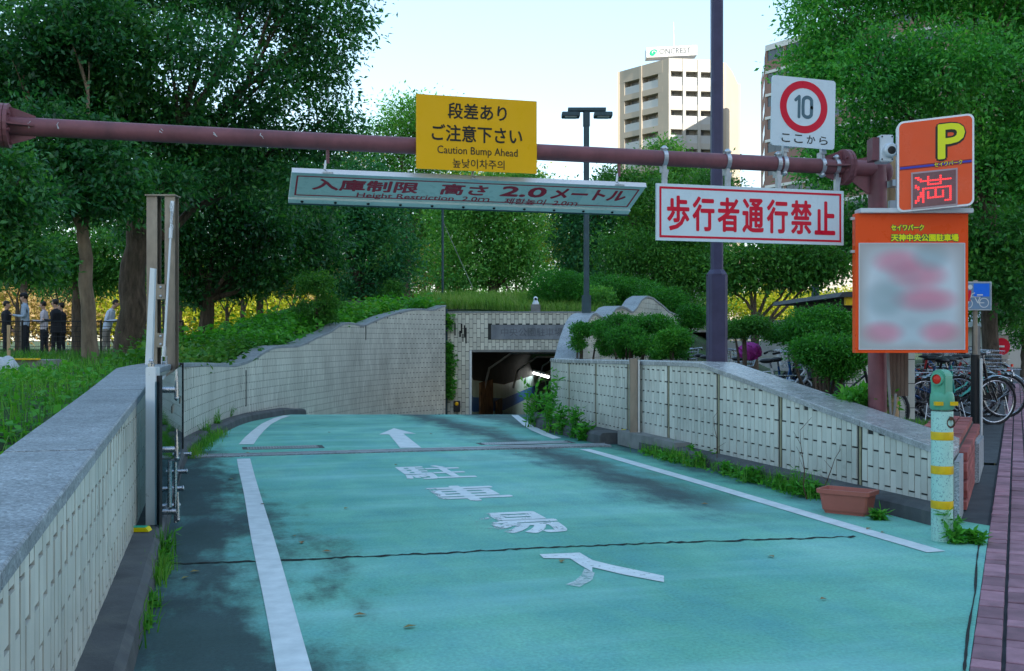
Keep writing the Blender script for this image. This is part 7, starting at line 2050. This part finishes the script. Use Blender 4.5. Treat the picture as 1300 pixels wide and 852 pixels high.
def circ(cx, cy, r, lw, m_='white', nm='pictogram'):
    mb = MB()
    for k in range(20):
        a0, a1 = 2*math.pi*k/20, 2*math.pi*(k+1)/20
        mb.quad(sa(cx+(r-lw)*math.cos(a0), cy+(r-lw)*math.sin(a0), .005), sa(cx+(r-lw)*math.cos(a1), cy+(r-lw)*math.sin(a1), .005), sa(cx+r*math.cos(a1), cy+r*math.sin(a1), .005), sa(cx+r*math.cos(a0), cy+r*math.sin(a0), .005))
    mb.build(nm, M[m_], sp_)
def ln(pts, r, m_='white'):
    mb = MB()
    for p, q_ in zip(pts, pts[1:]):
        d = Vector((q_[0]-p[0], q_[1]-p[1])); d.normalize(); n_ = Vector((-d.y, d.x))*r; d *= r*.6
        mb.quad(sa(p[0]-n_.x-d.x, p[1]-n_.y-d.y, .006), sa(q_[0]-n_.x+d.x, q_[1]-n_.y+d.y, .006), sa(q_[0]+n_.x+d.x, q_[1]+n_.y+d.y, .006), sa(p[0]+n_.x-d.x, p[1]+n_.y-d.y, .006))
    mb.build('pictogram', M[m_], sp_)
circ(46, 27, 6.3, 1.0); circ(25.5, 28, 6.3, 1.0)
ln([(46, 27), (38, 27), (34, 19.5), (41, 19.5), (38, 27)], .55); ln([(25.5, 28), (31, 15.5), (34, 14.5)], .55); ln([(30, 19.5), (41, 19.5)], .5); ln([(37.5, 17), (44, 17)], .8)
circ(28.5, 7, 3.0, 2.9); ln([(28, 12), (27, 24)], 1.8, 'red')
circ(14, 8, 3, 2.9); ln([(14, 12), (14, 22), (11, 32)], 1.6); ln([(14, 22), (17, 32)], 1.2)
q = W(px2(1238, 11.6), 11.6, 0)
p_ = thing('street_post', 'short black post with a silver strip beside the parked bicycles', 'post', q)
mb = MB(); mb.tube([q, W(px2(1238, 11.6), 11.6, at(0, 452, 11.6).z)], .046, 14); mb.build('post', M['black'], p_, smooth=True)
mb = MB(); mb.tube([W(px2(1245.5, 11.55), 11.55, 0), W(px2(1245.5, 11.55), 11.55, at(0, 455, 11.6).z)], .016, 8); mb.build('silver_tube', M['steel'], p_, smooth=True)
mb = MB(); mb.lathe([(.048, 0), (.048, .012), (0, .016)], W(px2(1238, 11.6), 11.6, at(0, 452, 11.6).z), 14); mb.build('cap', M['black'], p_)
q = W(px2(1236, 14), 14, 0); mb = MB(); mb.obox(q, CR*.09, CF*.05, UP*at(0, 414, 14).z); tag(mb.build('timber_stake', M['conc']), 'pale weathered timber stake leaning by the bicycle sign pole', 'stake')
q = W(px2(1270, 26), 26, 0)
ne = thing('no_entry_sign', 'small red no entry sign among boards at the end of the pavement', 'sign', q)
mb = MB(); mb.tube([q, W(px2(1270, 26), 26, at(0, 433, 26).z)], .03, 8); mb.build('pole', M['black'], ne)
mb = MB(); mb.lathe([(.0, 0), (.21, 0), (.21, .02), (0, .02)], at(1271, 440, 25.95), 20, CR, UP, -CF); mb.build('disc', M['red'], ne)
mb = MB(); mb.obox(at(1267, 441, 25.9), CR*.16, CF*.02, UP*.045); mb.build('bar', M['white'], ne)
q = W(px2(1262, 27), 27, 0); nb = thing('notice_board', 'pale notice board with small yellow marks behind the no entry sign', 'notice board', q)
mb = MB(); mb.obox(at(1262, 466, 27), CR*.36, CF*.05, UP*.80); mb.build('panel', M['cream2'], nb)
for k in range(2):
    mb = MB(); mb.obox(at(1266+k*8, 436, 26.96), CR*.10, CF*.03, UP*.10); mb.build('notice', M['bandyel'], nb)

# ------------------------------------------------------------------ LEFT: fence, block, white bag, people
FDq = 25.0
fn = thing('mesh_fence', 'thin dark wire mesh fence across the park in front of the people', 'fence', W(px2(60, FDq), FDq, .65))
zf0, zf1 = .66, at(0, 408, FDq).z
for px in (-60, 28, 128, 232):
    mb = MB(); mb.tube([W(px2(px, FDq), FDq, zf0-.1), W(px2(px, FDq), FDq, zf1+.03)], .025, 8); mb.build('fence_post', M['black'], fn)
mb = MB()
for k in range(9): z = zf0 + (zf1-zf0)*k/8; mb.tube([W(px2(-60, FDq), FDq, z), W(px2(232, FDq), FDq, z)], .006 if 0 < k < 8 else .012, 4)
for k in range(110): x = px2(-60, FDq) + k*.049; mb.tube([W(x, FDq, zf0), W(x, FDq, zf1)], .0022, 3, cap=False)
o = mb.build('wire_mesh', M['black'], fn); o['kind'] = 'stuff'
q = W(px2(20, 12.2), 12.2, .8)
blk = thing('low_planter_block', 'low grey concrete planter with an orange top edge at the left edge', 'planter', q)
z1 = at(0, 457, 12.2).z
mb = MB(); mb.obox(W(px2(-60, 12.2), 12.2, .6), CR*(120*12.2/F), CF*.5, UP*(z1-.6)); mb.build('wall', M['conc'], blk)
mb = MB(); mb.obox(W(px2(-62, 12.2), 12.15, z1), CR*(112*12.2/F), CF*.08, UP*.02); mb.build('orange_edge', M['bandyel'], blk)
q = at(6, 492, 10.2); q.z = .80
M['sack'] = mat('white_plastic_sack', (.62, .68, .74), .4, .08, 6, bmp=.8, bscale=25)
mb = MB(); mb.ell(q + UP*.10, (.13, .12, .115), 18, 12)
mb.v = [tuple(Vector(v) + Vector((math.sin(v[2]*70+v[0]*30)*.008, math.cos(v[0]*60)*.008, math.sin(v[0]*55+v[1]*40)*.012))) for v in mb.v]
tag(mb.build('white_sack', M['sack'], smooth=True), 'crumpled white plastic sack lying in the grass at the left edge', 'bag')
for i, (px, D, h) in enumerate([(11, 14, .62)]):
    q = W(px2(px, D), D, .75); mb = MB(); mb.tube([q, q + UP*h], .022, 8); tag(mb.build('bamboo_stake', M['wood']), 'thin tan stake standing before the people at the left edge', 'stake')

M['skin'] = mat('skin', (.42, .25, .18), .6, .06, 9); M['hair'] = mat('black_hair', (.012, .01, .009), .5, .2, 30)
M['sh_blue'] = mat('pale_blue_shirt', (.30, .37, .46), .8, .1, 9); M['sh_white'] = mat('pinkish_white_shirt', (.46, .42, .46), .8, .08, 9); M['sh_wb'] = mat('white_blue_shirt', (.50, .58, .72), .8, .08, 9)
M['suit'] = mat('black_suit', (.012, .013, .018), .8, .2, 9); M['tr_dark'] = mat('dark_trousers', (.02, .022, .028), .85, .2, 9); M['tr_grey'] = mat('beige_grey_trousers', (.22, .20, .18), .85, .1, 9)
M['shoe'] = mat('black_shoes', (.012, .012, .012), .4, .1, 9)
def person(label, px, D, zb, facing, shirt, trous, lean=0.0, arms='front', hgt=1.72, headdown=.0, cap=False, jacket=False, group=None, item=None):
    """skeleton with one vertex per joint -> skin modifier -> one continuous body; facing = degrees from the camera's right"""
    base = W(px2(px, D), D, zb); t_ = thing('person', label, 'person', base, group)
    s = hgt/1.72; fw = (CR*math.cos(RAD(facing)) + CF*math.sin(RAD(facing))); sdv = Vector((-fw.y, fw.x, 0))
    V, E, R_ = [], [], []
    def add(f, sd_, z, r, par=None, rz_=None):
        V.append(tuple(base*0 + fw*(f*s) + sdv*(sd_*s) + UP*(z*s))); R_.append(((rz_ or r)*s, r*s)); 
        if par is not None: E.append((par, len(V)-1))
        return len(V)-1
    L = lambda z: lean*max(0, z-.9)
    pelv = add(0, 0, .95, .125); belly = add(L(1.1), 0, 1.10, .12, pelv); chest = add(L(1.3), 0, 1.30, .145, belly); neck0 = add(L(1.45), 0, 1.455, .075, chest); neck = add(L(1.5)+.01, 0, 1.50, .052, neck0)
    h1 = add(L(1.55)+.02+headdown*.04, 0, 1.565, .075, neck); h2 = add(L(1.62)+.02+headdown*.08, 0, 1.635, .090, h1); h3 = add(L(1.68)+.0+headdown*.09, 0, 1.69, .068, h2)
    nose = add(L(1.6)+.115+headdown*.09, 0, 1.60, .014, h2)
    for sg in (-1, 1):
        hip = add(0, sg*.09, .88, .095, pelv); kn = add(.02*sg, sg*.10, .50, .062, hip); an = add(-.02+.05*sg, sg*.10, .10, .042, kn); to = add(.10+.05*sg, sg*.11, .035, .035, an)
        shd = add(L(1.40), sg*.17, 1.40, .062, chest)
        if arms == 'front': el = add(L(1.15)-.02, sg*.23, 1.13, .045, shd); wr = add(L(1.2)+.22, sg*.15, 1.16, .030, el); pm = add(L(1.2)+.29, sg*.12, 1.18, .030, wr)
        elif arms == 'low': el = add(L(1.12)+.0, sg*.24, 1.11, .045, shd); wr = add(L(1.0)+.14, sg*.22, .93, .030, el); pm = add(L(.9)+.18, sg*.20, .87, .030, wr)
        else: el = add(L(1.1)-.03, sg*.235, 1.10, .045, shd); wr = add(.02, sg*.235, .86, .030, el); pm = add(.04, sg*.23, .79, .030, wr)
        pv = Vector(V[pm]); wv = Vector(V[wr]); dd = (pv-wv).normalized()
        for k in range(5):
            off = (k-2)*.014
            if k == 4: tip = pv + dd*.02 + UP*.035*s
            else: tip = pv + dd*(.065+.012*math.sin(k*1.3))*s + sdv*off*s - UP*.012
            V.append(tuple(pv.lerp(tip, .4) + sdv*off*.6)); R_.append((.009, .009)); E.append((pm, len(V)-1)); V.append(tuple(tip)); R_.append((.008, .008)); E.append((len(V)-2, len(V)-1))
    me = bpy.data.meshes.new('body_skeleton'); me.from_pydata(V, E, []); o = bpy.data.objects.new('body', me); COL.objects.link(o)
    o.modifiers.new('skin', 'SKIN'); sk = me.skin_vertices
    if not sk:
        bm = bmesh.new(); bm.from_mesh(me); bm.verts.layers.skin.verify(); bm.to_mesh(me); bm.free(); sk = me.skin_vertices
    for i, r in enumerate(R_): sk[0].data[i].radius = r
    sk[0].data[0].use_root = True
    sb = o.modifiers.new('sub', 'SUBSURF'); sb.levels = 1; sb.render_levels = 1
    bpy.context.view_layer.update(); dg = bpy.context.evaluated_depsgraph_get()
    nm = bpy.data.meshes.new_from_object(o.evaluated_get(dg), depsgraph=dg); bpy.data.objects.remove(o, do_unlink=True)
    nm.materials.clear()
    for m_ in (M['skin'], M[shirt], M[trous], M['shoe']): nm.materials.append(m_)
    headz = 1.49*s
    for p in nm.polygons:
        c = p.center; z = c.z; lat = abs(Vector(c).dot(sdv)); fwd = Vector(c).dot(fw)
        wr_z = {'front': 1.16, 'low': .93}.get(arms, .86)*s; pmf = Vector(V[pm]) 
        hand = (min((Vector(c)-Vector(V[i])).length for i in range(len(V)) if R_[i][0] < .02 and i != nose or i == pm) < .05*s)
        if z > headz: k = 0
        elif hand: k = 0
        elif z > .93*s or (lat > .17*s and z > .8*s): k = 1
        elif z > .075*s: k = 2
        else: k = 3
        p.material_index = k; p.use_smooth = True
    b = bpy.data.objects.new('body', nm); COL.objects.link(b); b.parent = t_; ORG[b.name] = base
    hc = base + Vector(V[h2])
    mb = MB(); mb.ell(hc + UP*.028*s - fw*.016*s, (.098*s, .088*s, .098*s), 14, 9, fw, sdv)
    mb.v = [tuple(Vector(v)) for v in mb.v]
    ff = [f for f, in zip(mb.f)]; keep = []
    for f in mb.f:
        c = sum((Vector(mb.v[i]) for i in f), Vector())/len(f) - hc
        if c.z > .035*s - .0 or c.dot(fw) < -.01*s and c.z > -.045*s: keep.append(f)
    mb.f = keep; mb.m = [0]*len(keep); mb.build('hair', M['hair'], t_, smooth=True)
    for sg in (-1, 1):
        mb = MB(); mb.ell(hc + sdv*sg*.088*s - UP*.005*s, (.018*s, .010*s, .028*s), 8, 6, fw, sdv); mb.build('ear', M['skin'], t_, smooth=True)
        mb = MB(); mb.ell(hc + fw*.082*s + sdv*sg*.032*s + UP*.004*s, (.008*s, .012*s, .006*s), 8, 5, fw, sdv); mb.build('eye', M['hair'], t_)
    mb = MB(); mb.ell(hc + fw*.088*s - UP*.050*s, (.006*s, .022*s, .005*s), 8, 5, fw, sdv); mb.build('mouth', M['red'], t_)
    if jacket:
        mb = MB(); z0 = .80*s
        prof = [(.175, .80), (.165, .95), (.155, 1.08), (.175, 1.25), (.185, 1.36), (.12, 1.45), (.07, 1.47)]
        pr_ = None
        for r_, z in prof:
            ring_ = [base + fw*((L(z))*s + r_*.78*s*math.cos(a)) + sdv*(r_*1.15*s*math.sin(a)) + UP*z*s for a in [k*math.pi/8 for k in range(16)]]
            if pr_:
                for k in range(16): mb.quad(pr_[k], pr_[(k+1) % 16], ring_[(k+1) % 16], ring_[k])
            pr_ = ring_
        mb.build('jacket', M['suit'], t_, smooth=True)
    if cap:
        mb = MB(); mb.ell(hc + UP*.055*s, (.105*s, .098*s, .065*s), 14, 8, fw, sdv); mb.ell(hc + fw*.11*s + UP*.045*s, (.06*s, .07*s, .008*s), 10, 5, fw, sdv); mb.build('cap', M['suit'], t_, smooth=True)
    return t_
PG = 'people standing in the park'
person('person in black at the left edge behind the fence, hands held low', 8, 31, .57, 20, 'suit', 'tr_dark', arms='low', jacket=True, group=PG)
person('person in a pale blue shirt and dark cap, tallest of the group', 32, 28.5, .63, 195, 'sh_blue', 'tr_dark', arms='front', cap=True, hgt=1.78, headdown=.2, group=PG)
person('person in a pinkish white shirt and dark trousers facing left', 56, 31.5, .58, 185, 'sh_white', 'tr_dark', arms='front', headdown=.3, group=PG)
person('person in a black suit facing left, right beside the pinkish white shirt', 71, 30, .58, 175, 'suit', 'suit', arms='front', jacket=True, headdown=.3, group=PG)
person('person mostly hidden behind the one in the black suit, dark head showing', 78, 32.5, .57, 185, 'suit', 'tr_dark', arms='down', jacket=True, group=PG)
person('person in a white blue shirt and beige trousers bending forward beside the thickest trunk', 135, 30, .57, 0, 'sh_wb', 'tr_grey', lean=.28, arms='front', headdown=.8, group=PG)
